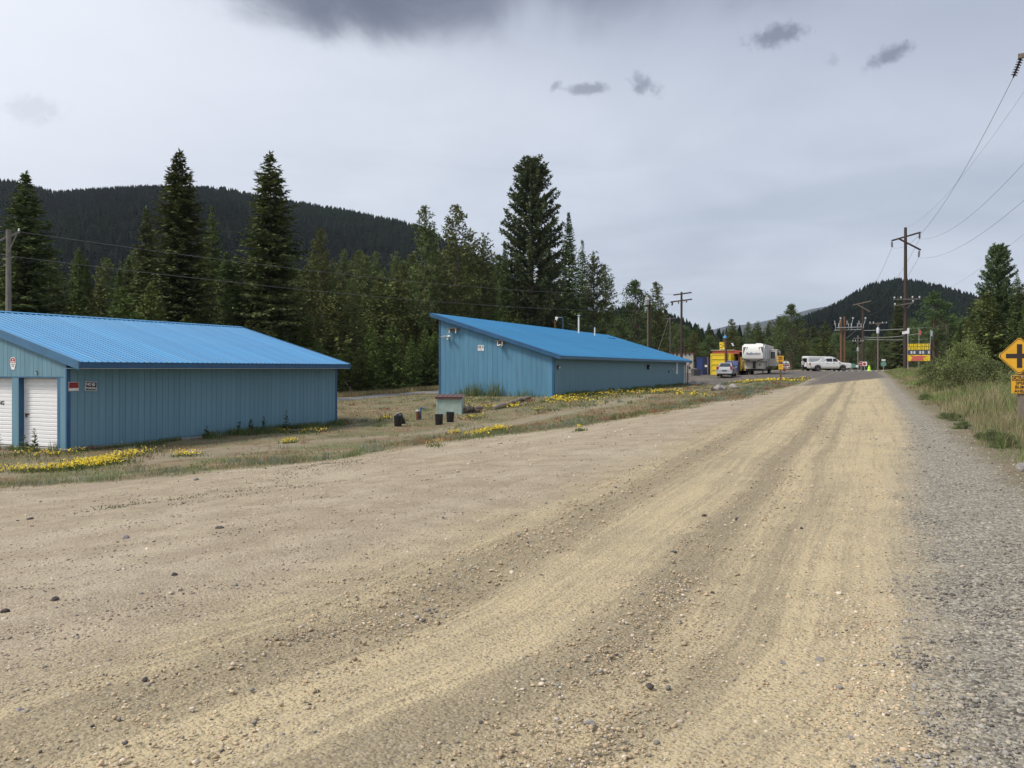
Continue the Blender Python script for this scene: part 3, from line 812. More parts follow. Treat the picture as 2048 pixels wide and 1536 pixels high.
# octagonal alarm sign on the gable
ys = F1.y_at(26.5); zs = F1.z_at(727, 0, ys)
o = empty('alarm_sign', wall_loc(F1, -.012, ys, zs), 0, label='small red and white alarm company sign on the shed gable', cat='sign'); o.rotation_euler = (0, 0, F1.rz - math.pi / 2)
def oct_poly(w, h): return [(-.25 * w, -.5 * h), (.25 * w, -.5 * h), (.5 * w, .05 * h), (.5 * w, .22 * h), (.27 * w, .5 * h), (-.27 * w, .5 * h), (-.5 * w, .22 * h), (-.5 * w, .05 * h)]
a = MB(); a.prism(oct_poly(.27, .38), 0, .008); a.build('panel', M['sign_white'], o)
a = MB(); a.prism([(-.118, .028), (.118, .028), (.118, .08), (.062, .17), (-.062, .17), (-.118, .08)], -.004, -.001); a.build('print', M['sign_red'], o)
a = MB(); a.span(-.09, .09, -.006, -.0045, .042, .068); a.lathe((0, 0, .115), [(.026, -.006), (.026, -.0045)], 10, 'y'); a.build('print', M['sign_white'], o)
a = MB(); a.span(-.085, .085, -.004, -.001, -.03, -.012); a.span(-.055, .055, -.004, -.001, -.075, -.062); a.span(-.05, .05, -.004, -.001, -.10, -.088); a.build('print', M['rv_grey'], o)
# small sensor box over the door
ys = F1.y_at(74); zs = F1.z_at(746, 0, ys)
o = empty('door_sensor', wall_loc(F1, -.001, ys, zs), F1.rz, label='tiny pale sensor box above the roll-up door', cat='sensor')
a = MB(); a.box((-.02, 0, 0), (.04, .055, .075), bev=.006); a.build('housing', M['shed_green'], o)
a = MB(); a.box((-.02, 0, .047), (.04, .05, .018)); a.build('cap', M['black'], o)

# ===== long shed with the single slope roof
F2 = Frame((2.55, 51.0), (2.55 + .4 * 38.2, 51 + .9165 * 38.2), -.10)
L2, W2, SL2, EV2, OV2 = 38.2, 7.9, .312, 2.52, .55
roof2 = lambda y: EV2 + SL2 * (OV2 + y)
b2 = empty('long_shed', F2.A, F2.rz, label='long blue metal-roofed building with a single slope roof and blue board gable', cat='building')
body = MB()
prism_x(body, [(.03, -.3), (W2 - .03, -.3), (W2 - .03, roof2(W2) - .1), (.03, roof2(0) - .1)], .017, L2 - .03)
body.build('wall', M['siding_blue'], b2)
fd = MB(); fd.span(-.05, L2 + .05, -.05, W2 + .05, -.5, .04); fd.build('concrete_footing', M['concrete'], b2)
gw = (W2 - .24) / 23
for i in range(23):
    y0 = .12 + i * gw + .005; y1 = .12 + (i + 1) * gw - .005
    g = MB()
    g.add([(0, y0, .02), (0, y1, .02), (0, y1, roof2(y1) - .10), (0, y0, roof2(y0) - .10), (.028, y0, .02), (.028, y1, .02), (.028, y1, roof2(y1) - .10), (.028, y0, roof2(y0) - .10)],
          [(0, 1, 2, 3), (7, 6, 5, 4), (0, 4, 5, 1), (3, 2, 6, 7), (1, 5, 6, 2), (0, 3, 7, 4)])
    g.build('board', M['siding_blue'], b2)
M['siding_long'] = mat('siding_long', (.135, .265, .325), .62, vary=.10, vscale=1.2, bump=.2, bscale=60, dirt=(.17, .20, .2), dirt_amt=.25, stretch=(3, 3, .35))
sd = MB(); nb2 = 127; bw2 = (L2 - .24) / nb2
for i in range(nb2): sd.span(.12 + i * bw2 + .008, .12 + (i + 1) * bw2 - .008, -.002, .0295, .02, roof2(0) - .21)
sd.build('long_wall_siding', M['siding_long'], b2, kind='stuff')
for (x0, x1, y0, y1, h) in ((-.012, .118, -.022, .115, roof2(0) - .21), (-.012, .118, W2 - .115, W2 + .02, roof2(W2) - .14), (L2 - .118, L2 + .012, -.022, .115, roof2(0) - .21)):
    a = MB(); a.span(x0, x1, y0, y1, 0, h); a.build('corner_trim', M['trim_blue'], b2)
X0, X1 = -.32, L2 + .35
npan = 42; pw = (X1 - X0) / npan; run2 = W2 + OV2 + .5
pm2 = roof_panel_mesh('roof_panel', pw - .002, run2, SL2, M['roof_deep'])
rf2 = MB(); prism_x(rf2, [(-OV2 + .06, EV2 - .16), (W2 + .44, EV2 - .16 + SL2 * (W2 + OV2 + .38)), (W2 + .44, EV2 - .012 + SL2 * (W2 + OV2 + .38)), (-.3, EV2 + SL2 * (OV2 - .3) - .012), (-OV2 + .06, EV2 + .005)], X0 + .03, X1 - .03)
rfo2 = rf2.build('roof', M['fascia_blue'], b2)
for i in range(npan): link_mesh('roof_panel', pm2, rfo2, (X0 + i * pw, -OV2, EV2 + .006))
a = MB(); a.span(X0 + .012, X1 - .012, -OV2 + .02, -OV2 + .055, EV2 - .18, EV2 - .004); a.build('eave_fascia', M['fascia_blue'], rfo2)
yt = W2 + .5
a = MB(); a.span(X0 + .012, X1 - .012, yt - .045, yt - .01, EV2 + SL2 * run2 - .26, EV2 + SL2 * run2 - .02); a.build('ridge_fascia', M['trim_blue'], rfo2)
for xr in (X0 - .02, X1 - .02):
    for (za, zb, th) in ((-.10, .036, .05), (-.225, -.102, .038)):
        rk = MB(); p0, p1 = (-OV2 - .005, EV2), (yt + .005, EV2 + SL2 * run2)
        rk.add([(xr, p0[0], p0[1] + za), (xr, p1[0], p1[1] + za), (xr, p1[0], p1[1] + zb), (xr, p0[0], p0[1] + zb), (xr + th, p0[0], p0[1] + za), (xr + th, p1[0], p1[1] + za), (xr + th, p1[0], p1[1] + zb), (xr + th, p0[0], p0[1] + zb)],
               [(0, 1, 2, 3), (7, 6, 5, 4), (0, 4, 5, 1), (3, 2, 6, 7), (1, 5, 6, 2), (0, 3, 7, 4)])
        rk.build('rake_fascia', M['trim_blue'], rfo2)
# doors and downpipe at the far end of the long wall
xd = F2.x_at(1353.5)
dd = MB(); dd.span(xd - .35, xd + .35, -.03, -.004, F2.z_at(748, xd, 0), F2.z_at(725, xd, 0)); wd = dd.build('window', M['white_paint'], b2)
dd = MB(); dd.span(xd - .27, xd + .27, -.036, -.031, F2.z_at(747, xd, 0), F2.z_at(726, xd, 0)); dd.build('pane', M['lamp_clear'], wd)
xd = L2 - .55
dd = MB(); dd.span(xd - .45, xd + .35, -.03, -.004, .05, 2.1); do_ = dd.build('door', M['lamp_clear'], b2)
dd = MB(); dd.span(xd - .5, xd - .452, -.036, -.002, .05, 2.15); dd.span(xd + .352, xd + .4, -.036, -.002, .05, 2.15); dd.build('frame', M['white_paint'], do_)
dd = MB(); dd.tube([(L2 + .2, -.45, 2.3), (L2 + .1, -.16, 2.05), (L2 + .1, -.14, .1)], .06, 8); dd.build('downpipe', M['rust'], b2)
# vents on the roof
def roof_pt(px, y): x = F2.x_at(px, y); return x, roof2(y) + .01
for (px, py, yv, r, cap, nm) in ((1157.5, 630, 7.3, .075, True, 'vent_pipe'), (1189.5, 655, 6.9, .06, False, 'vent_pipe')):
    x, zr = roof_pt(px, yv); zt = F2.z_at(py + (3 if cap else 0), x, yv)
    a = MB(); a.tube([(x, yv, zr - .1), (x, yv, zt)], r, 12); v_ = a.build(nm, M['white_paint'], rfo2, smooth=True)
    if cap:
        a = MB(); a.lathe((x, yv, zt), [(.05, .0), (.05, .05), (.19, .07), (.12, .13), (.02, .15)], 14); a.build('rain_cap', M['galv'], v_, smooth=True)
a = MB(); x, zr = roof_pt(1205, 7.2); a.span(x, x + 2.6, 6.6, 6.8, roof2(6.7) + .02, roof2(6.7) + .05); a.build('roof_flashing', M['roof_light'], rfo2)
# pole camera behind the ridge
def cctv(name, label, loc, rz, pitch=-15, mast=None, group=None, double=False):
    o = empty(name, loc, rz, label=label, cat='camera', group=group)
    a = MB(); a.lathe((0, 0, 0), [(.06, -.02), (.06, .0), (.045, .025)], 12, 'y'); a.tube([(0, 0, 0), (0, -.12, -.02), (0, -.2, .02)], .02, 8); a.build('bracket', M['white_paint'], o)
    for sgn in ((-1, 1) if double else (0,)):
        rot = Matrix.Rotation(R(sgn * 38), 3, 'Z') @ Matrix.Rotation(R(-pitch), 3, 'X')
        off = Vector((sgn * .12, -.22, .0))
        a = MB()
        a.box(off + rot @ Vector((0, -.07, .03)), (.10, .30, .09), rot, bev=.02); a.box(off + rot @ Vector((0, -.09, .085)), (.125, .36, .015), rot)
        bd = a.build('housing', M['white_paint'], o)
        a = MB(); a.box(off + rot @ Vector((0, -.221, .03)), (.07, .006, .06), rot); a.build('lens', M['black'], bd)
    if double:
        a = MB(); a.lathe((0, -.14, -.16), [(.005, -.08), (.07, -.04), (.085, .02), (.05, .07)], 12); a.build('dome', M['white_paint'], o, smooth=True)
    return o
rzg = F2.rz - math.pi / 2        # fixtures on the gable face -x
for (px, py, dbl, lab) in ((897, 674, True, 'white twin security cameras high on the blue gable'), (1003, 692, False, 'small white camera under the light fixture on the blue gable')):
    y = F2.y_at(px); cctv('security_camera', lab, wall_loc(F2, -.005, y, F2.z_at(py, 0, y)), rzg, double=dbl)
for (px, py, w, lab) in ((908, 657, .76, 'wide light fixture with two hanging tubes beside the gable corner'), (1002.5, 682, .52, 'narrow light fixture with two hanging tubes in the middle of the gable')):
    y = F2.y_at(px); z = F2.z_at(py, 0, y)
    o = empty('gable_light', wall_loc(F2, -.003, y, z), rzg, label=lab, cat='light fixture')
    a = MB(); a.box((0, -.16, 0), (w, .32, .035), bev=.008); a.box((0, -.02, -.10), (w * .95, .035, .2)); a.build('canopy', M['pole_grey'], o)
    for sx in (-1, 1):
        a = MB(); a.tube([(sx * w * .30, -.2, -.02), (sx * w * .30, -.2, -.30)], .035, 10); a.build('tube', M['sign_white'], o, smooth=True)
y = F2.y_at(962); z = F2.z_at(696, 0, y)
o = placard('wall_sign', .42, .36, 'small white sign with a dark panel on the blue gable', 'sign', [(-.17, .17, -.02, .14, 'sign_black'), (-.15, .1, -.14, -.11, 'rv_grey')], wall_loc(F2, -.02, y, z), (0, 0, rzg), 'sign_white')
a = MB(); a.lathe((-.07, 0, .06), [(.045, -.008), (.045, -.005)], 12, 'y'); a.lathe((.07, 0, .06), [(.06, -.008), (.06, -.005)], 12, 'y'); a.build('print', M['sign_white'], o)
# boxes on the long wall
def wall_box(px, py, w, h, dpt, lab, m1, m2, nm, cat):
    x = F2.x_at(px); z = F2.z_at(py, x, 0)
    o = empty(nm, wall_loc(F2, x, -.004, z), F2.rz, label=lab, cat=cat)
    a = MB(); a.box((0, -dpt / 2, 0), (w, dpt, h), bev=.02); a.build('housing', M[m1], o)
    a = MB(); a.box((0, -dpt - .006, -h * .15), (w * .6, .012, h * .4)); a.build('cover', M[m2], o)
    return o
wall_box(1115.5, 734, .30, .26, .12, 'small grey meter box on the long wall near the gable corner', 'rv_grey', 'sign_white', 'meter_box', 'box')
wall_box(1295, 734, .35, .4, .2, 'dark wall lamp under the eave of the long wall', 'black', 'lamp_clear', 'wall_lamp', 'lamp')
wall_box(1337, 743, .2, .2, .08, 'small dark outlet box low on the long wall', 'rv_grey', 'black', 'outlet_box', 'box')
wall_box(1345, 739, .16, .22, .08, 'small white notice box on the long wall beside the far window', 'sign_white', 'sign_red', 'notice_box', 'box')
x = F2.x_at(1126, 8.9); zt = F2.z_at(635, x, 8.9)
o = empty('camera_mast', wall_loc(F2, x, 8.9, 0), F2.rz, label='blue bent pipe mast with a white camera above the long roof', cat='mast')
a = MB(); a.tube([(0, 0, .15), (0, 0, zt - .06), (0, .06, zt), (0, .55, zt)], .035, 8); a.build('pipe', M['fascia_blue'], o, smooth=True)
a = MB(); a.box((0, .62, -.04 + zt), (.16, .26, .22), bev=.03); a.lathe((-.05, .66, zt - .24), [(.01, -.1), (.10, -.06), (.12, .02), (.06, .1)], 12); a.build('camera_head', M['white_paint'], o, smooth=True)
a = MB(); a.lathe((0, 0, 0), [(.12, -.3), (.12, .16), (.05, .17)], 10); a.build('base', M['concrete'], o)
x = F2.x_at(1110.5, 9.6); zt = F2.z_at(640, x, 9.6)
o = empty('rusty_post', wall_loc(F2, x, 9.6, -.4), F2.rz, label='rusty brown pipe post just behind the long roof', cat='post')
a = MB(); a.tube([(0, 0, 0), (0, 0, zt + .4)], .08, 10); a.build('pipe', M['rust'], o, smooth=True)
a = MB(); a.lathe((0, 0, zt + .4), [(.10, -.06), (.10, .02), (.03, .05)], 10); a.build('cap', M['rust'], o)

# ---------------------------------------------------------------- trees
def sprays(base, dirn, up, length, width, g, bend=.12):
    """pointed needle sprays: one diamond quad per entry"""
    n = len(base)
    side = np.cross(dirn, up); ln = np.linalg.norm(side, axis=1, keepdims=True); side = side / np.maximum(ln, 1e-6)
    nrm = np.cross(side, dirn)
    mid = base + dirn * (length * g.uniform(.35, .6, n))[:, None] + nrm * (length * bend * g.uniform(-.5, 1, n))[:, None]
    tip = base + dirn * length[:, None] - nrm * (length * bend * g.uniform(0, 1.2, n))[:, None]
    w = (width * .5)[:, None] * side
    v = np.stack([base, mid - w, tip, mid + w], 1)
    return v
def finish(vlist, clist, name, mt):
    v = np.concatenate(vlist).reshape(-1, 3); c = np.repeat(np.concatenate(clist), 4, 0)
    return np_mesh(name, v, np.arange(len(v)), 4, mt, c)
def unit(v): return v / np.maximum(np.linalg.norm(v, axis=-1, keepdims=True), 1e-6)
def conifer(name, seed, h, Rb, z0, gap, nb, slope0, slope1, mode, pal, sl, sw, power=.85, irr=.25, bark='bark', dead=0, fork=False, top_round=0.0):
    g = np.random.default_rng(seed)
    V, C = [], []
    z = z0 * h
    wood = MB()
    tr = .0085 * h + .03
    pts = [(g.normal(0, .01) * h * .2 * k / 8, g.normal(0, .01) * h * .2 * k / 8, h * k / 8 * .985) for k in range(9)]
    pts[0] = (0, 0, -.3); 
    wood.tube(pts, [tr * 1.25 if k == 0 else tr * (1 - .93 * k / 8) for k in range(9)], 7)
    axis = lambda zz: np.array([np.interp(zz, [p[2] for p in pts], [p[0] for p in pts]), np.interp(zz, [p[2] for p in pts], [p[1] for p in pts])])
    pal = np.array(pal)
    while z < h * .992:
        f = (z - z0 * h) / (h - z0 * h)
        rad = Rb * ((1 - f) ** power * (1 - top_round) + top_round * math.sqrt(max(0, 1 - f * f)))
        if z0 > .12: rad *= min(1, .45 + f * 3.2)
        rad = max(rad, .10)
        k = max(3, int(round(nb * g.uniform(.75, 1.25) * (1 if f < .9 else .7))))
        a0 = g.uniform(0, 6.28)
        for j in range(k):
            if g.random() < irr * .35: continue
            a = a0 + 6.283 * j / k + g.normal(0, .22)
            L = rad * g.uniform(1 - irr, 1 + irr * .7)
            sl_ = slope0 + (slope1 - slope0) * f + g.normal(0, .09)
            out = np.array([math.cos(a), math.sin(a), 0.0])
            npt = max(2, int(L / (.20 if mode == 'spray' else .30)) + 1)
            q = np.linspace(.16 if mode == 'spray' else .28, 1.0, npt) * L
            ctr = axis(z)
            if mode == 'spray': zz = z + q * sl_ + .16 * (q / max(L, .1)) ** 2 * L * (.6 if sl_ < 0 else .3)
            else: zz = z + q * sl_ + .25 * (q / max(L, .1)) ** 2 * L
            p = np.stack([ctr[0] + out[0] * q, ctr[1] + out[1] * q, zz], 1)
            tone = g.uniform(.75, 1.25)
            if L > .8 and (mode == 'tuft' or j % 2 == 0):
                wood.tube([(ctr[0], ctr[1], z), tuple(p[len(p) // 2]), tuple(p[-1])], [.012 + .012 * L, .008 + .006 * L, .006], 4, cap=False)
            if mode == 'spray':
                fall = np.clip(1.15 - .55 * (q / max(L, .1)), .35, 1)
                for da, dz, sc in ((.95, -.25, 1.0), (-.95, -.25, 1.0), (g.uniform(-.3, .3), -.5, .75), (g.uniform(-.4, .4), .30, .65)):
                    aa = a + da + g.normal(0, .28, npt)
                    d = unit(np.stack([np.cos(aa), np.sin(aa), dz + sl_ * .5 + g.normal(0, .22, npt)], 1))
                    ln = sl * sc * fall * g.uniform(.7, 1.35, npt) * min(1, .35 + L)
                    V.append(sprays(p + g.normal(0, .03, p.shape), d, np.array([0, 0, 1.0]) + g.normal(0, .5, (npt, 3)), ln, sw * sc * g.uniform(.7, 1.3, npt), g))
                    mixf = np.clip(g.uniform(0, 1, npt), 0, 1)[:, None]
                    C.append((pal[0] * (1 - mixf) + pal[1] * mixf) * tone * g.uniform(.8, 1.2, (npt, 1)))
                d = unit(out + np.array([0, 0, sl_ + .1]))[None]
                V.append(sprays(p[-1:], d, np.array([[0, 0, 1.0]]), np.array([sl * .8 * min(1, .35 + L)]), np.array([sw]), g)); C.append((pal[1] * tone)[None])
            else:
                m = 11
                pp = np.repeat(p, m, 0) + g.normal(0, .07, (npt * m, 3))
                d = unit(g.normal(0, 1, (npt * m, 3)) + np.array([out[0] * .7, out[1] * .7, .45]))
                ln = sl * g.uniform(.65, 1.3, npt * m) * min(1, .45 + L * .5)
                V.append(sprays(pp, d, g.normal(0, 1, (npt * m, 3)), ln, sw * g.uniform(.7, 1.3, npt * m), g))
                mixf = g.uniform(0, 1, (npt * m, 1))
                C.append((pal[0] * (1 - mixf) + pal[1] * mixf) * tone)
        z += gap * g.uniform(.75, 1.3) * (1 if f < .85 else .7)
    for _ in range(dead):
        zz = g.uniform(.12, max(.14, z0)) * h; a = g.uniform(0, 6.28); L = g.uniform(.5, 1.4)
        wood.tube([(0, 0, zz), (math.cos(a) * L, math.sin(a) * L, zz + g.uniform(-.3, .2))], [.025, .008], 4, cap=False)
    # leader
    n = 10
    V.append(sprays(np.stack([np.full(n, pts[-1][0]), np.full(n, pts[-1][1]), np.linspace(h * .97, h * .995, n)], 1), unit(np.stack([g.normal(0, .35, n), g.normal(0, .35, n), np.ones(n)], 1)), g.normal(0, 1, (n, 3)), np.full(n, sl * .8), np.full(n, sw * .7), g))
    C.append(np.repeat(pal[1:2], n, 0))
    return wood.mesh(name + '_trunk', M[bark], smooth=True), finish(V, C, name + '_crown', M['needles']), h
def broadleaf(name, seed, h, Rb, pal, nclump=60, leaf=.16, per=120, bare=.15, bark='bark_pine', bushy=False, spiky=0.0):
    g = np.random.default_rng(seed); wood = MB(); V, C = [], []; pal = np.array(pal)
    if not bushy: wood.tube([(0, 0, -.2), (g.normal(0, .1), g.normal(0, .1), h * .4), (g.normal(0, .2), g.normal(0, .2), h * .9)], [.018 * h, .012 * h, .02], 7)
    for c in range(nclump):
        f = g.uniform(0, 1) ** .8
        z = h * (bare + (1 - bare) * f)
        prof = math.sin(math.pi * min(1, (.18 + .82 * f)) ** .9) ** .7 if not bushy else math.sqrt(max(.02, 1 - f ** 2.2))
        a = g.uniform(0, 6.28); r = Rb * prof * math.sqrt(g.uniform(.1, 1))
        p = np.array([math.cos(a) * r, math.sin(a) * r, z])
        z0 = max(0.0, z - r * .8 - .3) if not bushy else 0.0
        wood.tube([(p[0] * .1 if not bushy else p[0] * .35, p[1] * .1 if not bushy else p[1] * .35, z0 - (.1 if bushy else 0)), (p[0] * .6, p[1] * .6, (z0 + z) / 2 + .05 * h), tuple(p)], [.01 + .004 * h, .008 + .002 * h, .006], 4, cap=False)
        cr = Rb * g.uniform(.16, .34)
        n = int(per * g.uniform(.6, 1.4))
        q = unit(g.normal(0, 1, (n, 3))) * (cr * g.uniform(.25, 1.1, n) ** .7)[:, None] * np.array([1, 1, .75 + spiky])
        d = unit(g.normal(0, 1, (n, 3)) + np.array([0, 0, -.2 + spiky]))
        V.append(sprays(p + q, d, g.normal(0, 1, (n, 3)) + np.array([0, 0, 1.2]), leaf * g.uniform(.7, 1.4, n), leaf * .62 * g.uniform(.7, 1.3, n), g))
        tone = g.uniform(.72, 1.3); mixf = g.uniform(0, 1, (n, 1))
        C.append((pal[0] * (1 - mixf) + pal[1] * mixf) * tone)
    return wood.mesh(name + '_trunk', M[bark], smooth=True), finish(V, C, name + '_crown', M['leaves']), h

P_SPRUCE = [(0.086, 0.114, 0.042), (0.143, 0.173, 0.057)]
P_PINE = [(0.086, 0.114, 0.042), (0.147, 0.169, 0.054)]
P_POND = [(0.066, 0.1, 0.046), (0.123, 0.163, 0.064)]
P_FIR = [(0.085, 0.125, 0.044), (0.139, 0.181, 0.059)]
P_YOUNG = [(0.082, 0.121, 0.03), (0.141, 0.184, 0.045)]
P_OLIVE = [(0.098, 0.117, 0.039), (0.154, 0.166, 0.051)]
P_LARCH = [(0.095, 0.138, 0.033), (0.145, 0.193, 0.049)]
P_DECID = [(0.063, 0.101, 0.032), (0.121, 0.167, 0.057)]
P_DARKD = [(0.07, 0.109, 0.039), (0.13, 0.176, 0.06)]
PROTO = {
    'spruce': [conifer('spruce', 11, 20, 3.1, .03, .28, 9, -.30, .45, 'spray', P_SPRUCE, .50, .17, .82, .28),
               conifer('spruce', 12, 20, 3.0, .03, .30, 9, -.34, .40, 'spray', P_SPRUCE, .52, .17, .75, .36),
               conifer('spruce', 13, 18, 3.0, .03, .30, 8, -.28, .45, 'spray', P_SPRUCE, .50, .18, .88, .24)],
    'lodgepole': [conifer('lodgepole', 21, 18, 2.0, .34, .42, 5, -.02, .55, 'tuft', P_PINE, .34, .12, .55, .42, 'bark_pine', 14),
                  conifer('lodgepole', 22, 18, 1.8, .40, .45, 5, .02, .55, 'tuft', P_PINE, .34, .12, .50, .48, 'bark_pine', 16),
                  conifer('lodgepole', 23, 16, 2.2, .28, .42, 5, -.05, .5, 'tuft', P_OLIVE, .34, .12, .62, .40, 'bark_pine', 12)],
    'ponderosa': [conifer('ponderosa', 31, 32, 5.2, .12, .56, 7, -.10, .65, 'tuft', P_POND, .55, .20, .62, .34, 'bark_pine', 10, top_round=.5)],
    'fir': [conifer('fir', 41, 20, 2.5, .05, .30, 8, -.18, .5, 'spray', P_FIR, .46, .17, .95, .24),
            conifer('fir', 42, 18, 2.6, .05, .32, 7, -.12, .5, 'spray', P_FIR, .46, .17, .9, .30)],
    'larch': [conifer('larch', 51, 17, 2.5, .08, .32, 7, .0, .6, 'spray', P_LARCH, .42, .13, .8, .3)],
    'young': [conifer('young', 61, 7, 1.75, .03, .27, 7, .20, .75, 'spray', P_YOUNG, .40, .15, .80, .3, 'bark_pine'),
              conifer('young', 62, 7, 1.9, .02, .28, 7, .14, .7, 'spray', P_YOUNG, .42, .15, .70, .36, 'bark_pine'),
              conifer('young', 63, 7, 1.8, .02, .27, 7, .10, .7, 'spray', P_OLIVE, .42, .15, .75, .36, 'bark_pine')],
    'broadleaf': [broadleaf('broadleaf', 71, 13, 3.4, P_DECID, 70, .26, 90, .12),
                  broadleaf('broadleaf', 72, 10, 3.0, P_DARKD, 64, .24, 90, .06)],
    'bush': [broadleaf('bush', 81, 2.2, 2.0, [(.13, .18, .055), (.23, .28, .10)], 60, .11, 110, .05, 'bark_pine', True, .2),
             broadleaf('bush', 82, 1.6, 1.5, [(.11, .145, .05), (.19, .22, .09)], 44, .10, 100, .05, 'bark_pine', True, .3)],
}
def plant(kind, var, x, y, height, label, group=None, name=None, cat='tree', wide=1.0, rz=None, base=None):
    tm, cm, h0 = PROTO[kind][var % len(PROTO[kind])]
    z = gz(x, y) if base is None else base
    k = height / h0
    o = empty(name or {'spruce': 'spruce_tree', 'lodgepole': 'lodgepole_pine', 'ponderosa': 'ponderosa_pine', 'fir': 'fir_tree', 'larch': 'larch_tree', 'young': 'young_pine', 'broadleaf': 'broadleaf_tree', 'bush': 'bush'}[kind], (x, y, z - .05), random.uniform(0, 6.28) if rz is None else rz, label=label, cat=cat, group=group)
    o.scale = (k * wide, k * wide, k)
    link_mesh('trunk' if kind != 'bush' else 'stems', tm, o); link_mesh('crown' if kind != 'bush' else 'foliage', cm, o)
    return o
TAKEN = []
def tree_px(kind, var, px, py, T=None, Y=None, label='', **kw):
    """a tree whose top shows at (px, py), standing T metres left of the road line or Y metres ahead"""
    u = (px - CXP) / FPX
    if Y is None: Y = T / (DX - DY * u)
    x = u * Y; z = gz(x, Y)
    TAKEN.append((x, Y, 3.0))
    return plant(kind, var, x, Y, CAMZ + (HOR - py) / FPX * Y - z, label, **kw)
# trees one can tell apart
tree_px('spruce', 2, 53, 345, 47, label='pointed dark spruce beside the grey crossarm pole', wide=1.5)
tree_px('spruce', 0, 358, 300, 47, label='tall dark spruce with a full skirt behind the storage shed ridge', wide=1.45)
tree_px('spruce', 1, 541, 305, 47, label='tall lopsided spruce with drooping limbs behind the shed ridge end', wide=1.4)
tree_px('spruce', 2, 292, 415, 56, label='darker shorter spruce crowding the tall full-skirted spruce')
tree_px('larch', 0, 425, 412, 54, label='bright green feathery larch close behind the tall full-skirted spruce')
tree_px('lodgepole', 2, 640, 457, 52, label='ragged olive pine right of the lopsided spruce')
tree_px('lodgepole', 0, 850, 413, 47, label='slim pale-topped pine rising over the hill slope behind the long shed')
tree_px('lodgepole', 2, 912, 411, 47, label='open crooked-topped pine next to the slim pale pine', wide=1.15)
tree_px('lodgepole', 1, 940, 455, 49, label='short side-leaning pine beside the crooked-topped pine')
tree_px('lodgepole', 1, 968, 465, 47, label='thin bare-trunked pine left of the giant ponderosa')
tree_px('ponderosa', 0, 1065, 315, 46, label='giant open-crowned ponderosa pine above all other trees')
tree_px('fir', 0, 1010, 482, 47, label='dense fir close left of the giant ponderosa')
tree_px('fir', 0, 1138, 425, 47, label='narrow pointed green fir right of the giant ponderosa', wide=1.15)
tree_px('fir', 1, 1165, 480, 51, label='shorter fir tucked behind the narrow pointed fir')
tree_px('lodgepole', 1, 1187, 502, 44, label='dark gappy pine at the end of the tall forest edge', wide=1.2)
tree_px('lodgepole', 0, 1210, 530, 44, label='outermost dark pine of the forest edge behind the long roof', wide=1.2)
tree_px('broadleaf', 0, 1270, 566, Y=128, label='tall leafy green broadleaf tree behind the transformer pole', wide=1.0)
tree_px('lodgepole', 2, 1312, 564, Y=136, label='dark lumpy pine touching the tall broadleaf tree', wide=1.35)
tree_px('broadleaf', 1, 1238, 640, Y=112, label='small leafy tree under the outermost forest pine')
tree_px('broadleaf', 1, 1418, 672, Y=128, label='round dark leafy tree left of the yellow container', wide=1.15)
tree_px('spruce', 0, 1418, 645, Y=190, label='dark pointed spruce over the round leafy tree', wide=1.25)
tree_px('spruce', 2, 1397, 648, Y=195, label='dark spruce in the gap beside the double crossarm pole', wide=1.2)
tree_px('lodgepole', 2, 1463, 638, Y=170, label='bushy pine behind the blue-capped log post', wide=1.4)
tree_px('broadleaf', 0, 1583, 612, Y=175, label='tall dark green tree behind the white van', wide=1.0)
tree_px('young', 1, 1650, 645, Y=165, label='pyramid shaped green pine left of the twin brown poles', wide=.95)
tree_px('spruce', 1, 1797, 596, Y=175, label='dark spruce behind the tall transmission pole', wide=1.2)
tree_px('broadleaf', 0, 1868, 588, Y=118, label='big round broadleaf tree behind the yellow roadside sign', wide=1.25)
tree_px('ponderosa', 0, 1996, 489, Y=78, label='tall shaggy pine standing out of the dark right-hand woods', wide=1.05)
tree_px('fir', 1, 2034, 538, Y=70, label='fir at the frame side of the shaggy pine')
tree_px('spruce', 1, 2075, 505, Y=66, label='dense spruce beyond the fir of the right-hand woods')
# the rest of the forest edge
def free(x, y, r):
    for a, b, c in TAKEN:
        if (x - a) ** 2 + (y - b) ** 2 < (r + c * .35) ** 2: return False
    TAKEN.append((x, y, r)); return True
TOPL = ([-150, 0, 100, 250, 450, 650, 780, 900, 1000, 1100, 1180, 1240, 1300], [470, 478, 492, 498, 500, 492, 498, 488, 492, 488, 545, 620, 645])
n_f = 0
for _ in range(2600):
    if n_f >= 150: break
    t = 47 + 50 * random.random() ** 1.3; s = random.uniform(22, 150)
    x, y = xy(s, t); px = CXP + FPX * x / y
    if y < 30 or not -120 < px < 1265: continue
    if not free(x, y, 2.3): continue
    topy = np.interp(px, *TOPL) + random.uniform(0, 75)
    h = CAMZ + (HOR - topy) / FPX * y - gz(x, y)
    h = min(max(h, 8), 27)
    kd = random.choices(['lodgepole', 'fir', 'spruce', 'young'], [.52, .2, .13, .15])[0]
    if kd == 'young': h *= .8
    where = 'in the forest behind the storage shed' if px < 600 else 'in the forest behind the gap between the sheds' if px < 880 else 'in the forest behind the long shed'
    vr = 2 if kd == 'young' else random.randrange(3)
    lab = {'lodgepole': ('olive pine with a bare lower trunk ' if vr == 2 else 'dark pine with a bare lower trunk '), 'fir': 'green fir ', 'spruce': 'dark spruce ', 'young': 'olive pine branched to the ground '}[kd] + where
    plant(kd, vr, x, y, h, lab, 'trees ' + where, wide=random.uniform(.95, 1.3))
    n_f += 1
n_y = 0
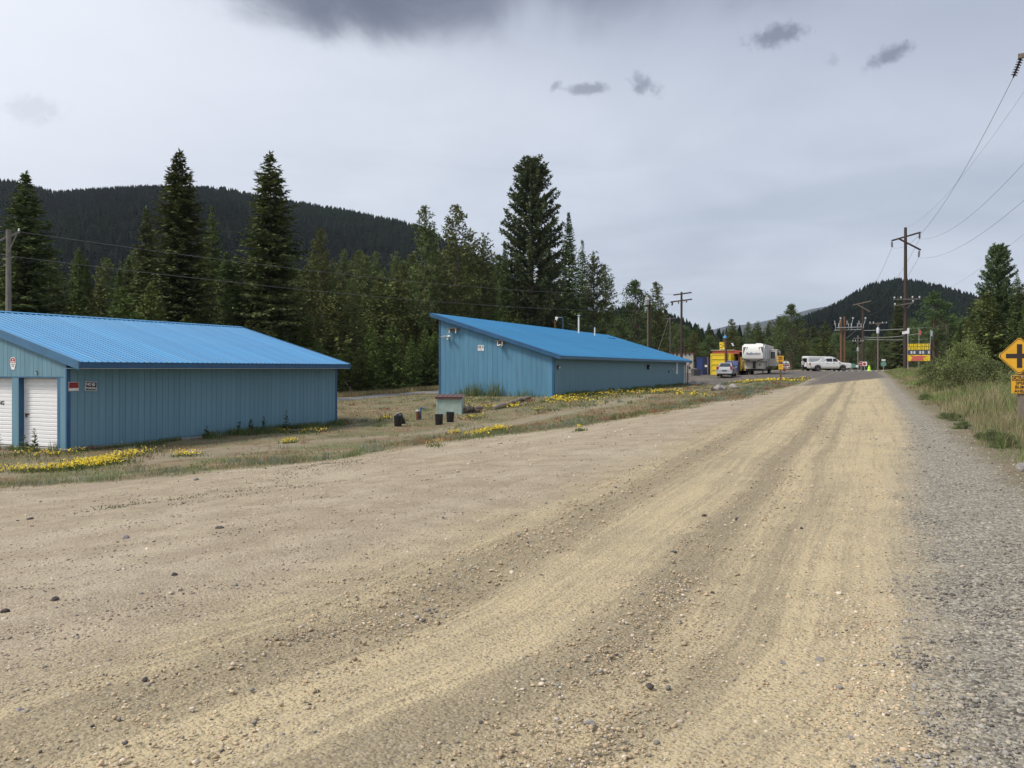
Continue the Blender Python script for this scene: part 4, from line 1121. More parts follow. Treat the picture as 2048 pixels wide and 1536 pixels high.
for _ in range(2500):
    if n_y >= 105: break
    t = random.uniform(41.8, 49); s = random.uniform(28, 135)
    x, y = xy(s, t); px = CXP + FPX * x / y
    if not -60 < px < 1240: continue
    ok = all((x - a) ** 2 + (y - b) ** 2 > (1.15 + c * .2) ** 2 for a, b, c in TAKEN)
    if not ok: continue
    TAKEN.append((x, y, .9))
    topy = np.interp(px, [0, 120, 300, 420, 520, 620, 700, 800, 880, 1000, 1240], [600, 585, 575, 630, 660, 640, 660, 650, 640, 620, 690]) + random.uniform(-12, 60)
    h = max(3.2, CAMZ + (HOR - topy) / FPX * y - gz(x, y))
    vr = random.choices([0, 1, 2], [.3, .35, .35])[0]
    where = 'at the forest edge behind the storage shed roof' if px < 600 else 'at the forest edge between the two sheds' if px < 880 else 'at the forest edge behind the long shed roof'
    plant('young', vr, x, y, h, ('bright green young pine ', 'wide bright green young pine ', 'olive young pine ')[vr] + where, 'young pines ' + where, wide=random.uniform(.85, 1.15))
    n_y += 1
# right-hand woods
n_r = 0
for _ in range(900):
    if n_r >= 42: break
    y = random.uniform(52, 120); px = random.uniform(1880, 2140)
    x = (px - CXP) / FPX * y; s, t = st(x, y)
    if t > -9.5 or not free(x, y, 1.7): continue
    topy = np.interp(px, [1880, 1940, 2000, 2140], [640, 605, 560, 540]) + random.uniform(0, 70)
    h = max(4, CAMZ + (HOR - topy) / FPX * y - gz(x, y))
    kd = random.choice(['fir', 'spruce', 'young', 'fir'])
    plant(kd, 2, x, y, h, {'fir': 'green fir crowded into the dark right-hand woods', 'spruce': 'dark spruce crowded into the dark right-hand woods', 'young': 'olive pine crowded into the dark right-hand woods'}[kd], 'trees of the right-hand woods', wide=random.uniform(1.1, 1.45))
    n_r += 1
# trees beyond the highway
n_h = 0
for _ in range(4000):
    if n_h >= 120: break
    y = random.uniform(165, 330); px = random.uniform(1300, 1960)
    x = (px - CXP) / FPX * y; s, t = st(x, y)
    if s < 150 or not free(x, y, 2.1): continue
    topy = np.interp(px, [1300, 1340, 1400, 1430, 1460, 1500, 1545, 1600, 1640, 1700, 1740, 1780, 1850, 1960], [640, 652, 668, 674, 650, 648, 642, 634, 660, 680, 682, 655, 640, 630]) + random.uniform(-6, 24)
    h = max(4, CAMZ + (HOR - topy) / FPX * y - gz(x, y))
    kd = random.choices(['spruce', 'lodgepole', 'broadleaf', 'young'], [.42, .22, .2, .16])[0]
    where = 'beyond the highway behind the yellow container' if px < 1475 else 'beyond the highway behind the travel trailer' if px < 1600 else 'beyond the highway behind the van and twin poles' if px < 1740 else 'beyond the highway behind the tall transmission pole'
    plant(kd, 1 if kd == 'broadleaf' else random.randrange(3), x, y, h, {'spruce': 'dark spruce ', 'lodgepole': 'gappy pine ', 'broadleaf': 'leafy tree ', 'young': 'bushy pine '}[kd] + where, 'trees ' + where, wide=random.uniform(1.0, 1.4))
    n_h += 1
# bushes
def bush_px(px, py, Y, var, label, wide=1.0, group=None):
    u = (px - CXP) / FPX; x = u * Y; z = gz(x, Y)
    return plant('bush', var, x, Y, CAMZ + (HOR - py) / FPX * Y - z, label, group, cat='bush', wide=wide)
bush_px(1935, 692, 46, 0, 'big rounded green shrub on the verge left of the crossroads sign', .72)
bush_px(1885, 718, 48, 1, 'lower green shrub spreading beside the big verge shrub', .9)
bush_px(1975, 722, 43, 1, 'small shrub right of the big verge shrub', .9)
bush_px(1915, 728, 41, 1, 'leafy shrub in front of the big verge shrub', .9)
bush_px(1858, 728, 62, 0, 'green shrub under the yellow roadside sign', .8)

# ---------------------------------------------------------------- poles, wires and signs
def pole_thing(name, label, p, h, r0, r1, mt, rz=0.0):
    o = empty(name, p, rz, label=label, cat='utility pole')
    a = MB(); a.tube([(0, 0, -.4), (0, 0, h * .33), (0, 0, h * .66), (0, 0, h)], [r0, r0 + (r1 - r0) * .33, r0 + (r1 - r0) * .66, r1], 10); a.build('pole', M[mt], o, smooth=True)
    return o
def bar(o, name, p, q, w, h, mt):
    """a squared timber between two points of the thing's own frame"""
    p, q = Vector(p), Vector(q); d = q - p
    a = MB(); a.box((0, 0, 0), (d.length, w, h), bev=.012)
    ob = a.build(name, M[mt], o, (p + q) / 2)
    ob.rotation_euler = d.to_track_quat('X', 'Z').to_euler()
    return ob
def string(o, p, q, n=6, r=.125, mt='insulator'):
    """a string of insulator discs from p to q"""
    p, q = Vector(p), Vector(q); d = q - p; a = MB(); prof = [(.02, 0)]
    L = d.length
    for k in range(n):
        b = L * (.08 + .84 * k / n); st_ = L * .84 / n
        prof += [(.035, b), (r * .55, b + st_ * .15), (r, b + st_ * .5), (r * .95, b + st_ * .62), (.04, b + st_ * .7)]
    prof += [(.02, L)]
    a.lathe((0, 0, 0), prof, 12)
    ob = a.build('insulator', M[mt], o, p, smooth=True); ob.rotation_euler = d.to_track_quat('Z', 'Y').to_euler()
    return ob
def pin(o, p, h=.22, mt='porcelain', r=.06):
    a = MB(); a.lathe(p, [(.02, 0), (.02, h * .35), (r, h * .4), (r * .6, h * .6), (r * .9, h * .68), (r * .4, h)], 10); return a.build('insulator', M[mt], o, smooth=True)
def wire(p, q, sag, label, r=.014, mt='wire', n=22, group=None, name='power_line'):
    p, q = Vector(p), Vector(q)
    pts = [p.lerp(q, k / n) - Vector((0, 0, 4 * sag * (k / n) * (1 - k / n))) - p for k in range(n + 1)]
    a = MB(); a.tube(pts, r, 5)
    return a.build(name, M[mt], None, p, smooth=True, label=label, cat='wire', group=group)
def rel(o, v): return Vector(v) - Vector(o.location)

# grey pole beside the storage shed
p = on_ground(17, 44.0)
top = at(17, 460, 44)
o = pole_thing('utility_pole', 'weathered grey wooden pole with a short crossarm behind the storage shed', p, top.z - p.z, .17, .12, 'pole_grey')
la, lb = rel(o, at(-26, 492, 43.6)), rel(o, at(40, 464, 44.2))
bar(o, 'crossarm', la, lb, .09, .11, 'pole_grey'); bar(o, 'brace', rel(o, at(17, 505, 43.8)), rel(o, at(33, 470, 44)), .05, .05, 'pole_grey')
pin(o, rel(o, at(38, 465, 44.2)))
# double crossarm pole and transformer pole
PB = on_ground(1363, 112)
o2 = pole_thing('utility_pole', 'dark pole with two crossarms between the long shed and the yellow container', PB, at(1362, 584, 112).z - PB.z, .19, .13, 'pole_dark')
for (a0, a1, b0, b1) in ((1347, 590, 1383, 585), (1341, 604, 1384, 598.5)):
    bar(o2, 'crossarm', rel(o2, at(a0, a1, 112.6)), rel(o2, at(b0, b1, 111.4)), .13, .17, 'pole_dark')
bar(o2, 'brace', rel(o2, at(1362, 609, 111.8)), rel(o2, at(1371, 600, 111.6)), .05, .05, 'pole_dark')
for (px, py) in ((1345, 603), (1357, 601), (1373, 599)): string(o2, rel(o2, at(px, py, 112)), rel(o2, at(px, py + 7, 112)), 2, .14)
string(o2, rel(o2, at(1344, 612, 112)), rel(o2, at(1344, 603, 112)), 2, .12)
PT = on_ground(1299, 100)
o3 = pole_thing('utility_pole', 'brown pole carrying a grey transformer can behind the long roof', PT, at(1299, 600, 100).z - PT.z, .17, .12, 'pole_dark')
tz = at(1294, 610, 99.7) - PT
a = MB(); a.lathe(tz, [(.05, 0), (.24, .02), (.26, .1), (.26, .6), (.27, .62), (.2, .7), (.05, .74)], 14); tf = a.build('transformer', M['galv'], o3, smooth=True)
a = MB(); a.lathe((tz[0] - .12, tz[1], tz[2] + .7), [(.03, 0), (.06, .06), (.03, .12), (.06, .18), (.02, .25)], 8); a.build('bushing', M['porcelain'], tf, smooth=True)
a = MB(); a.tube([(-.25, -.22, .0), (-.25, -.22, tz[2] - .2)], .05, 8); a.build('conduit', M['pole_grey'], o3, smooth=True)
PG = on_ground(1340, 128)
o4 = pole_thing('utility_pole', 'thin grey pole with a small crossarm and sloping guy behind the long shed', PG, at(1339, 634, 128).z - PG.z, .12, .09, 'pole_grey')
bar(o4, 'crossarm', rel(o4, at(1326, 638, 128)), rel(o4, at(1352, 636, 128)), .1, .1, 'pole_grey')
gq = on_ground(1302, 124); a = MB(); a.tube([rel(o4, at(1337, 638, 128)), Vector(gq) - Vector(o4.location)], .05, 6); a.build('guy', M['pole_grey'], o4)
# big transmission poles
B_ = on_ground(1811, 105)
ob = pole_thing('transmission_pole', 'tall dark transmission pole with crossed arms and hanging insulators', B_, at(1814, 455, 105).z - B_.z, .27, .17, 'pole_dark')
bar(ob, 'crossarm', rel(ob, at(1783, 481.5, 105.4)), rel(ob, at(1841.5, 464.5, 104.5)), .14, .20, 'pole_dark')
bar(ob, 'crossarm', rel(ob, at(1797, 477, 104.6)), rel(ob, at(1841.5, 500, 104.4)), .14, .20, 'pole_dark')
iL, iR, iM = at(1784, 495, 105.4), at(1839, 478, 104.5), at(1837.5, 515, 104.4)
for (px, py, q) in ((1784, 483, iL), (1839.5, 466.5, iR), (1838.5, 501, iM)): string(ob, rel(ob, at(px, py, q.y)), rel(ob, q), 6, .15)
for (a0, a1, b0, b1) in ((1787, 599, 1842, 598), (1787, 612, 1827, 605.5)):
    bar(ob, 'crossarm', rel(ob, at(a0, a1, 104.8)), rel(ob, at(b0, b1, 104.6)), .10, .13, 'pole_grey')
for sx in (-1, 1): bar(ob, 'brace', rel(ob, at(1811 + sx * 14, 606, 104.6)), rel(ob, at(1811 + sx * 2, 617, 104.7)), .05, .05, 'pole_grey')
for px, py in ((1789, 598), (1802, 598), (1825, 597), (1839, 597), (1790, 611), (1826, 605)): pin(ob, rel(ob, at(px, py, 104.6)), .3, r=.12)
a = MB(); a.tube([(.3, -.02, 0), (.3, -.02, 5.2)], .06, 8); a.build('conduit', M['sign_white'], ob, smooth=True)
A_ = Vector((23.9, 35.2, gz(23.9, 35.2)))
oa = pole_thing('transmission_pole', 'transmission pole with one crossarm end and insulator showing beside the road', A_, 16.6, .27, .17, 'pole_dark')
bar(oa, 'crossarm', rel(oa, at(2036, 113, 36.0)), rel(oa, at(2205, 84, 34.6)), .14, .20, 'wood_old')
bar(oa, 'crossarm', rel(oa, at(2085, 150, 35.6)), rel(oa, at(2205, 205, 34.6)), .14, .20, 'wood_old')
jL, jR, jM = at(2026, 156, 36.4), at(2204, 140, 34.6), at(2204, 255, 34.6)
string(oa, rel(oa, at(2043, 114, 36.0)), rel(oa, jL), 7, .135)
string(oa, rel(oa, at(2203, 86, 34.6)), rel(oa, jR), 7, .135); string(oa, rel(oa, at(2203, 207, 34.6)), rel(oa, jM), 7, .135)
wire(jL, iL, 2.3, 'power line from the near crossarm insulator to the left arm of the tall pole', .011, 'wire_grey')
wire(oa.location + Vector((0, 0, 16.55)), ob.location + Vector((0, 0, at(1814, 456, 105).z - B_.z)), 1.6, 'thin shield wire joining the tops of the two transmission poles', .006, 'wire_grey')
wire(jR, iR, 1.9, 'power line reaching the upper right insulator of the tall pole', .010, 'wire_grey')
wire(jM, iM, 1.6, 'power line reaching the lowest insulator of the tall pole', .010, 'wire_grey')
wire(oa.location + Vector((.3, 0, 9.3)), at(1842, 597, 104.6), 1.0, 'low faint wire reaching the lower arm of the tall pole', .006, 'wire_grey')
# poles across the highway
C_ = on_ground(1726, 165)
oc = pole_thing('transmission_pole', 'distant dark pole with a tilted top arm beyond the highway', C_, at(1725, 604, 165).z - C_.z, .27, .18, 'pole_dark')
bar(oc, 'crossarm', rel(oc, at(1706, 610, 165)), rel(oc, at(1742, 602, 164.6)), .14, .2, 'wood_old'); bar(oc, 'crossarm', rel(oc, at(1716, 610, 164.7)), rel(oc, at(1740, 623, 164.6)), .14, .18, 'wood_old')
cL, cR, cM = at(1707, 617, 165), at(1741, 608, 164.6), at(1739, 630, 164.6)
for (px, py, q) in ((1707, 611, cL), (1741, 603, cR), (1739, 624, cM)): string(oc, rel(oc, at(px, py, q.y)), rel(oc, q), 5, .16)
wire(iL, cL, 1.6, 'power line running on from the left arm of the tall pole across the highway', .014)
wire(iR, cR, 1.5, 'power line running on from the upper right insulator across the highway', .014)
wire(iM, cM, 1.5, 'power line running on from the lowest insulator across the highway', .014)
T1 = on_ground(1686, 150)
ot = empty('twin_pole_switch', T1, 0, label='pair of brown poles carrying a galvanized switch rack with white insulators', cat='utility pole')
for px, py in ((1682.5, 636), (1689, 633)):
    q = at(px, py, 150); a = MB(); a.tube([(q.x - T1.x, 0, -.3), (q.x - T1.x, 0, q.z - T1.z)], [.24, .18], 10); a.build('pole', M['pole_brown'], ot, smooth=True)
for k, (x0, y0, x1, y1, dy) in enumerate(((1673, 655.5, 1724, 654, -.35), (1669, 660.5, 1722, 659, .35))):
    a = MB(); a.tube([rel(ot, at(x0, y0, 150 + dy)), rel(ot, at(x1, y1, 150 + dy))], .075, 8); a.build('rack_pipe', M['galv'], ot, smooth=True)
for px in (1671, 1678, 1697, 1703, 1715, 1722):
    a = MB(); b = rel(ot, at(px, 659, 149.7)); a.tube([b, b + Vector((0, 0, .55))], .035, 6); a.build('rack_post', M['galv'], ot)
    string(ot, b + Vector((0, 0, .5)), b + Vector((0, 0, 1.15)), 4, .09, 'porcelain')
for px in (1669.5, 1694, 1718): string(ot, rel(ot, at(px, 650, 149.7)), rel(ot, at(px, 641, 149.7)), 5, .10, 'porcelain')
for px in (1681, 1706, 1731):
    b = rel(ot, at(px, 636, 149.4)); a = MB(); a.lathe(b, [(.02, -.14), (.15, -.1), (.16, .04), (.06, .12)], 10); a.tube([b - Vector((0, 0, .1)), b + Vector((-.18, 0, -.9)), b + Vector((-.35, 0, -1.1)), b + Vector((-.35, 0, -1.8))], .028, 6); a.build('switch_horn', M['porcelain'], ot, smooth=True)
bar(ot, 'brace', rel(ot, at(1691, 678, 150)), rel(ot, at(1712, 661, 150)), .08, .08, 'pole_grey')
D_ = on_ground(1716, 145)
od = pole_thing('utility_pole', 'short grey pole with two small crossarms left of the distant dark pole', D_, at(1716, 671, 145).z - D_.z, .13, .10, 'pole_grey')
for (y, x0, x1) in ((676.5, 1707, 1725), (683, 1704.5, 1727)): bar(od, 'crossarm', rel(od, at(x0, y, 144.8)), rel(od, at(x1, y, 144.8)), .12, .13, 'pole_grey')
for px in (1706, 1711, 1722, 1726): pin(od, rel(od, at(px, 682.5, 144.8)), .25, r=.08)
a = MB(); a.lathe(rel(od, at(1715.8, 697, 144.7)), [(.05, -.5), (.2, -.46), (.2, .1), (.05, .2)], 10); a.build('transformer', M['galv'], od, smooth=True)
E_ = on_ground(1756, 140)
oe = pole_thing('utility_pole', 'slim grey pole with one crossarm and a white transformer by the highway', E_, at(1755.5, 645, 140).z - E_.z, .13, .10, 'pole_grey')
bar(oe, 'crossarm', rel(oe, at(1739, 647.5, 139.9)), rel(oe, at(1774, 645.5, 139.9)), .11, .13, 'pole_grey')
for sx in (-1, 1): bar(oe, 'brace', rel(oe, at(1755.5 + sx * 5, 647, 139.8)), rel(oe, at(1755.5, 653, 139.8)), .05, .05, 'pole_grey')
for px in (1740, 1747, 1765, 1773): pin(oe, rel(oe, at(px, 647, 139.9)), .28, r=.1)
a = MB(); a.lathe(rel(oe, at(1755.8, 667, 139.6)), [(.05, 0), (.22, .03), (.23, .85), (.12, 1.0), (.03, 1.05)], 12); a.build('transformer', M['porcelain'], oe, smooth=True)
F_ = on_ground(1893, 118)
of = pole_thing('utility_pole', 'plain grey pole half hidden in the trees behind the roadside sign', F_, at(1893, 647, 118).z - F_.z, .13, .10, 'pole_grey')
wire(at(1728, 661, 150), at(1892, 652, 118), .12, 'thick pale cable strung above the roadside sign, uppermost', .05, 'cable_pale')
wire(at(1728, 674, 150), at(1892, 655, 118), .55, 'thick pale cable strung above the roadside sign, middle', .045, 'cable_pale')
wire(at(1728, 678, 150), at(1892, 675, 118), .25, 'thick pale cable strung above the roadside sign, lowest', .045, 'cable_pale')
wire(at(1560, 668, 150), at(1728, 661, 150), .3, 'thin cable reaching the switch rack from the left trees', .015)
# the two long wires behind the sheds
wire(at(19, 461, 44), at(1347, 588, 112.6), 1.1, 'upper long wire from the grey pole along the forest edge', .015, 'wire_grey')
wire(at(19, 512, 44), at(1299, 622, 100), .75, 'lower long wire from the grey pole along the forest edge', .015, 'wire_grey')
wire(at(19, 461, 44), at(-260, 452, 30), .25, 'upper wire leaving the grey pole past the storage shed gable', .013)
wire(at(19, 512, 44), at(-260, 506, 30), .25, 'lower wire leaving the grey pole past the storage shed gable', .013)
wire(at(1299, 603, 100), at(1347, 605, 112.6), .15, 'short wire between the transformer pole and the double crossarm pole', .012)

# ----- road signs
SC = on_ground(2039, 22.0)
os_ = empty('road_sign', SC, -TH, label='yellow diamond crossroads warning sign with caution plate on a wooden post', cat='sign')
a = MB(); a.box((.06, .10, .85), (.17, .12, 2.5), bev=.01); a.build('post', M['wood_old'], os_)
dz = at(2038, 712, 22).z - SC.z; hd_ = .50
def diamond(h): return [(0, -h), (h, 0), (0, h), (-h, 0)]
def rdiamond(h, r=.06):
    out = []
    for k in range(4):
        c = [(0, -1), (1, 0), (0, 1), (-1, 0)][k]; n = [(0, -1), (1, 0), (0, 1), (-1, 0)]
        for j in (-1, 1):
            e = n[(k + (1 if j > 0 else -1)) % 4]
            out.append((c[0] * (h - r) + e[0] * r, c[1] * (h - r) + e[1] * r))
    return [(p_[0], p_[1]) for p_ in out]
def plate(poly, y0, y1, m, nm, par, z): a = MB(); a.prism(poly, y0, y1); return a.build(nm, M[m], par, (0, 0, z))
pn = plate(rdiamond(hd_, .03), .0, .012, 'sign_yellow', 'panel', os_, dz)
plate(rdiamond(hd_ - .022, .03), -.0030, -.0005, 'sign_black', 'border', os_, dz); plate(rdiamond(hd_ - .042, .03), -.0062, -.0032, 'sign_yellow', 'face', os_, dz)
a = MB(); a.add([(x, y, z) for y in (-.0095, -.0065) for x, z in ((-.06, -.31), (.06, -.31), (.06, -.06), (.31, -.06), (.31, .06), (.06, .06), (.06, .31), (-.06, .31), (-.06, .06), (-.31, .06), (-.31, -.06), (-.06, -.06))],
    [tuple(range(12)), tuple(range(23, 11, -1))] + [(i, i + 12, (i + 1) % 12 + 12, (i + 1) % 12) for i in range(12)])
a.build('cross_symbol', M['sign_black'], os_, (0, 0, dz))
pz = at(2043, 769, 22).z - SC.z
a = MB(); a.box((.065, .006, pz), (.50, .012, .47), bev=.004); a.build('panel', M['sign_yellow'], os_)
a = MB(); a.span(.065 - .235, .065 + .235, -.004, -.0005, pz + .10, pz + .222); a.build('caution_band', M['sign_black'], os_)
text_mesh('CAUTION', .108, M['sign_yellow'], 'lettering', os_, (.065, -.0065, pz + .158), (R(90), 0, 0), bold=.002, sx=.92)
for k, wd_ in enumerate(('SPEED', 'BUMPS', 'AHEAD')): text_mesh(wd_, .112, M['sign_black'], 'lettering', os_, (.065, -.004, pz + .035 - k * .105), (R(90), 0, 0), bold=.002)
a = MB(); a.lathe((.06, 0, pz + .205), [(.016, -.012), (.016, .0)], 8, 'y'); a.build('bolt', M['galv'], os_)
S2 = on_ground(1560.5, 69)
o20 = empty('speed_sign', S2, -TH * .8, label='yellow 20 mph speed sign with a smaller yellow plate below on a post', cat='sign')
a = MB(); a.box((.02, .06, .85), (.14, .1, 2.1), bev=.01); a.build('post', M['pole_brown'], o20)
z1 = at(1560, 718, 69).z - S2.z; z2 = at(1561, 733.5, 69).z - S2.z
a = MB(); a.box((0, 0, z1), (.54, .012, .52), bev=.004); a.build('panel', M['sign_yellow'], o20)
text_mesh('20', .36, M['sign_black'], 'lettering', o20, (0, -.010, z1 + .06), (R(90), 0, 0), bold=.012, sx=.98)
text_mesh('MPH', .12, M['sign_black'], 'lettering', o20, (0, -.010, z1 - .18), (R(90), 0, 0), bold=.004, sx=1.2)
a = MB(); a.box((.04, -.002, (z1 + z2) / 2 + .01), (.34, .012, .12), bev=.003); a.build('dark_plate', M['brown_metal'], o20)
a = MB(); a.box((.04, 0, z2), (.36, .012, .44), bev=.004); a.build('panel', M['sign_yellow'], o20)
a = MB(); a.span(-.04, .12, -.010, -.0065, z2 - .02, z2 + .01); a.span(-.06, .0, -.010, -.0065, z2 + .03, z2 + .05); a.build('print', M['sign_black'], o20)
def post_sign(px, Y, label, name, shapes, post='galv', rz=None, text=()):
    p = on_ground(px, Y); o = empty(name, p, -TH if rz is None else rz, label=label, cat='sign')
    zt = max(s[1][3] for s in shapes)
    a = MB(); a.box((0, .05, (zt - .1) / 2), (.07, .06, zt + .1)); a.build('post', M[post], o)
    for k, (kind, (x0, x1, z0, z1), mt) in enumerate(shapes):
        a = MB(); y = -.006 * k
        if kind == 'rect': a.span(x0, x1, y - .005, y, z0, z1)
        else:
            n = 8 if kind == 'oct' else 16; r = (x1 - x0) / 2
            a.prism([((x0 + x1) / 2 + r * math.cos(2 * math.pi * (i + .5) / n), (z0 + z1) / 2 + r * math.sin(2 * math.pi * (i + .5) / n)) for i in range(n)], y - .005, y)
        a.build('panel', M[mt], o)
    for (tx, sz, tl, mt) in text: text_mesh(tx, sz, M[mt], 'lettering', o, tl, (R(90), 0, 0), bold=.004)
    return o
post_sign(1767, 130, 'round pale green highway marker with a plate above on a thin post', 'highway_marker', [('disc', (-.42, .42, .65, 1.49), 'sign_green'), ('rect', (-.28, .28, 1.55, 1.78), 'sign_white')])
post_sign(1703.5, 128, 'pale green guide sign behind the pickup', 'guide_sign', [('rect', (-.5, .5, .5, 1.1), 'sign_green'), ('rect', (.55, .95, .55, .88), 'sign_white')])
post_sign(1722, 127, 'red octagonal stop sign beside the square do not enter sign', 'stop_sign', [('oct', (-.36, .36, .75, 1.47), 'sign_white'), ('oct', (-.33, .33, .78, 1.44), 'sign_red')], text=(('STOP', .2, (0, -.014, 1.11), 'sign_white'),))
post_sign(1729.5, 126, 'square white sign with a dark red disc', 'entry_sign', [('rect', (-.32, .32, .75, 1.38), 'sign_white'), ('disc', (-.27, .17, .82, 1.26), 'sign_red')])
post_sign(1572, 121, 'white sign with red stripes beyond the speed sign', 'striped_sign', [('rect', (-.5, .5, .35, .85), 'sign_white'), ('rect', (-.5, .5, .42, .55), 'tail_red'), ('disc', (-.5, .5, .45, 1.45), 'sign_white'), ('rect', (-.44, .44, .68, .86), 'tail_red'), ('rect', (-.44, .44, .92, 1.10), 'rv_grey'), ('rect', (-.07, .07, .4, 1.62), 'pole_grey')])
p = on_ground(1569, 104); o = empty('work_sign', p, -TH, label='small orange folding sign on a pale stand on the asphalt', cat='sign')
a = MB(); a.prism([(-.26, .26), (.26, .26), (.34, .5), (.12, .75), (.06, .95), (-.06, .95), (-.12, .75), (-.34, .5)], 0, .02); a.build('panel', M['sign_white'], o)
a = MB(); a.prism([(-.2, .32), (.2, .32), (.24, .5), (.0, .74), (-.24, .5)], -.008, -.002); a.build('print', M['orange'], o)
for sx in (-1, 1): a = MB(); a.tube([(sx * .3, -.2, 0), (sx * .1, .01, .3), (sx * .3, .25, 0)], .025, 6); a.build('leg', M['sign_white'], o)
p = on_ground(1738.5, 117); o = empty('safety_figure', p, -TH, label='bright yellow-green roadside safety figure in the verge grass', cat='safety figure')
a = MB(); a.lathe((0, 0, .28), [(.20, 0), (.19, .12), (.15, .3), (.08, .36)], 14); a.build('body', M['hivis'], o, smooth=True)
a = MB(); a.lathe((0, 0, .70), [(.02, -.10), (.10, -.06), (.13, .0), (.10, .08), (.02, .11)], 14); a.build('head', M['hivis'], o, smooth=True)
a = MB(); a.lathe((0, 0, 0), [(.29, -.05), (.29, .1), (.22, .24), (.2, .29)], 14); a.build('base', M['hivis'], o, smooth=True)
# speed bump with white reflector blocks
sb = 124.0; bx_, by_ = xy(sb, 1.2)
osb = empty('speed_bump', (bx_, by_, float(ground_st(sb, 1.2))), ROT_ROAD, label='low asphalt speed bump with white marker blocks across the road', cat='speed bump')
a = MB(); prof = [(-.35, -.03), (-.2, .04), (0, .065), (.2, .04), (.35, -.03)]
a.add([(x, -4.6, z) for x, z in prof] + [(x, 4.4, z) for x, z in prof], [(i, i + 1, i + 6, i + 5) for i in range(4)] + [(0, 1, 2, 3, 4), (9, 8, 7, 6, 5), (0, 5, 9, 4)])
M['asphalt_bump'] = mat('asphalt_bump', (.10, .095, .09), .95, vary=.2, vscale=6)
a.build('hump', M['asphalt_bump'], osb, smooth=False)
for k in range(12):
    a = MB(); a.box((-.15 + random.uniform(-.05, .05), -4.2 + k * .74 + random.uniform(-.12, .12), .06), (.22, .26, .06), bev=.02); a.build('marker_block', M['sign_white'], osb)

# ----- roadside fireworks-yellow billboard with flags
BB = on_ground(1838, 100)
obb = empty('roadside_sign', BB, -TH * 1.1, label='tall yellow roadside sign with panels and three flagpoles', cat='sign')
for x0 in (-1.22, 0, 1.22): a = MB(); a.tube([(x0, .08, -.2), (x0, .08, at(1838, 660 if x0 else 657, 100).z - BB.z)], .035, 8); a.build('flagpole', M['galv'], obb, smooth=True)
zt, zb = at(1838, 687, 100).z - BB.z, at(1838, 721, 100).z - BB.z
zz = lambda py: at(1838, py, 100).z - BB.z
cw = 2.36 / 6
for r_, (ya, yb) in enumerate(((687.5, 693), (694, 699.5))):
    for k in range(6):
        a = MB(); a.span(-1.18 + k * cw + .02, -1.18 + (k + 1) * cw - .02, -.03, .03, zz(yb), zz(ya)); a.build('panel', M['box_yellow'], obb)
        a = MB(); x0 = -1.18 + (k + .5) * cw + random.uniform(-.05, .05); a.span(x0 - .035, x0 + .035, -.036, -.031, zz(yb) + .03, zz(ya) - .03); a.build('mark', M['sign_black'], obb)
a = MB(); a.span(-1.22, 1.22, -.02, .028, zz(709), zz(700.5)); a.build('letter_board', M['rv_grey'], obb)
for k in range(8):
    a = MB(); x0 = -1.1 + k * .31; a.span(x0 - .1, x0 + .08, -.028, -.021, zz(707.5), zz(702)); a.build('letter_tile', M['porcelain' if k % 3 else 'box_blue'], obb)
a = MB(); a.span(-1.18, 1.18, -.03, .03, zz(722), zz(710)); a.build('panel', M['box_yellow'], obb)
a = MB(); a.prism([(-.95, zz(722)), (.5, zz(721)), (.45, zz(716)), (.9, zz(713)), (.2, zz(711)), (-.4, zz(712)), (-1.0, zz(710.5)), (-.7, zz(715))], -.045, -.032); a.build('print', M['roof_red'], obb)
def flag(o, x0, z, mt, w=.5, h=.6, dr=1):
    a = MB(); n = 6; v = []
    for i in range(n + 1):
        f = i / n; v += [(x0 + dr * w * f * .75, .08 + .06 * math.sin(f * 6), z - .25 * f * h), (x0 + dr * w * f * (.55 + .2 * f), .08 + .05 * math.sin(f * 6 + 1), z - h - .2 * f * h)]
    a.add(v, [(2 * i, 2 * i + 2, 2 * i + 3, 2 * i + 1) for i in range(n)]); return a.build('flag', M[mt], o)
flag(obb, -1.22, zz(661), 'sign_white', .8, .35, -1); flag(obb, 0, zz(659), 'roof_red', .35, .6, 1); flag(obb, 1.22, zz(660), 'shed_green', .35, .7, 1)
a = MB(); a.span(-1.28, -1.05, .02, .07, zz(667), zz(656)); a.build('banner', M['sign_white'], obb)

# ---------------------------------------------------------------- vehicles
def arch(cx, r, z, n=8):
    return [(cx + r * math.cos(math.pi - math.pi * k / n), z + r * math.sin(math.pi * k / n)) for k in range(n + 1)]
def bevel_prism(name, poly, w, mt, parent, bev=.05, seg=2):
    a = MB(); a.prism(poly, -w / 2, w / 2); me = a.mesh(name, M[mt])
    bm = bmesh.new(); bm.from_mesh(me)
    ed = [e for e in bm.edges if all(abs(abs(v.co.y) - w / 2) < 1e-4 for v in e.verts) and abs(e.verts[0].co.y - e.verts[1].co.y) < 1e-4]
    bmesh.ops.bevel(bm, geom=ed, offset=bev, segments=seg, affect='EDGES', clamp_overlap=True)
    bmesh.ops.recalc_face_normals(bm, faces=bm.faces)
    bm.to_mesh(me); bm.free()
    me.polygons.foreach_set('use_smooth', [True] * len(me.polygons)); me.set_sharp_from_angle(angle=R(35))
    return link_mesh(name, me, parent)
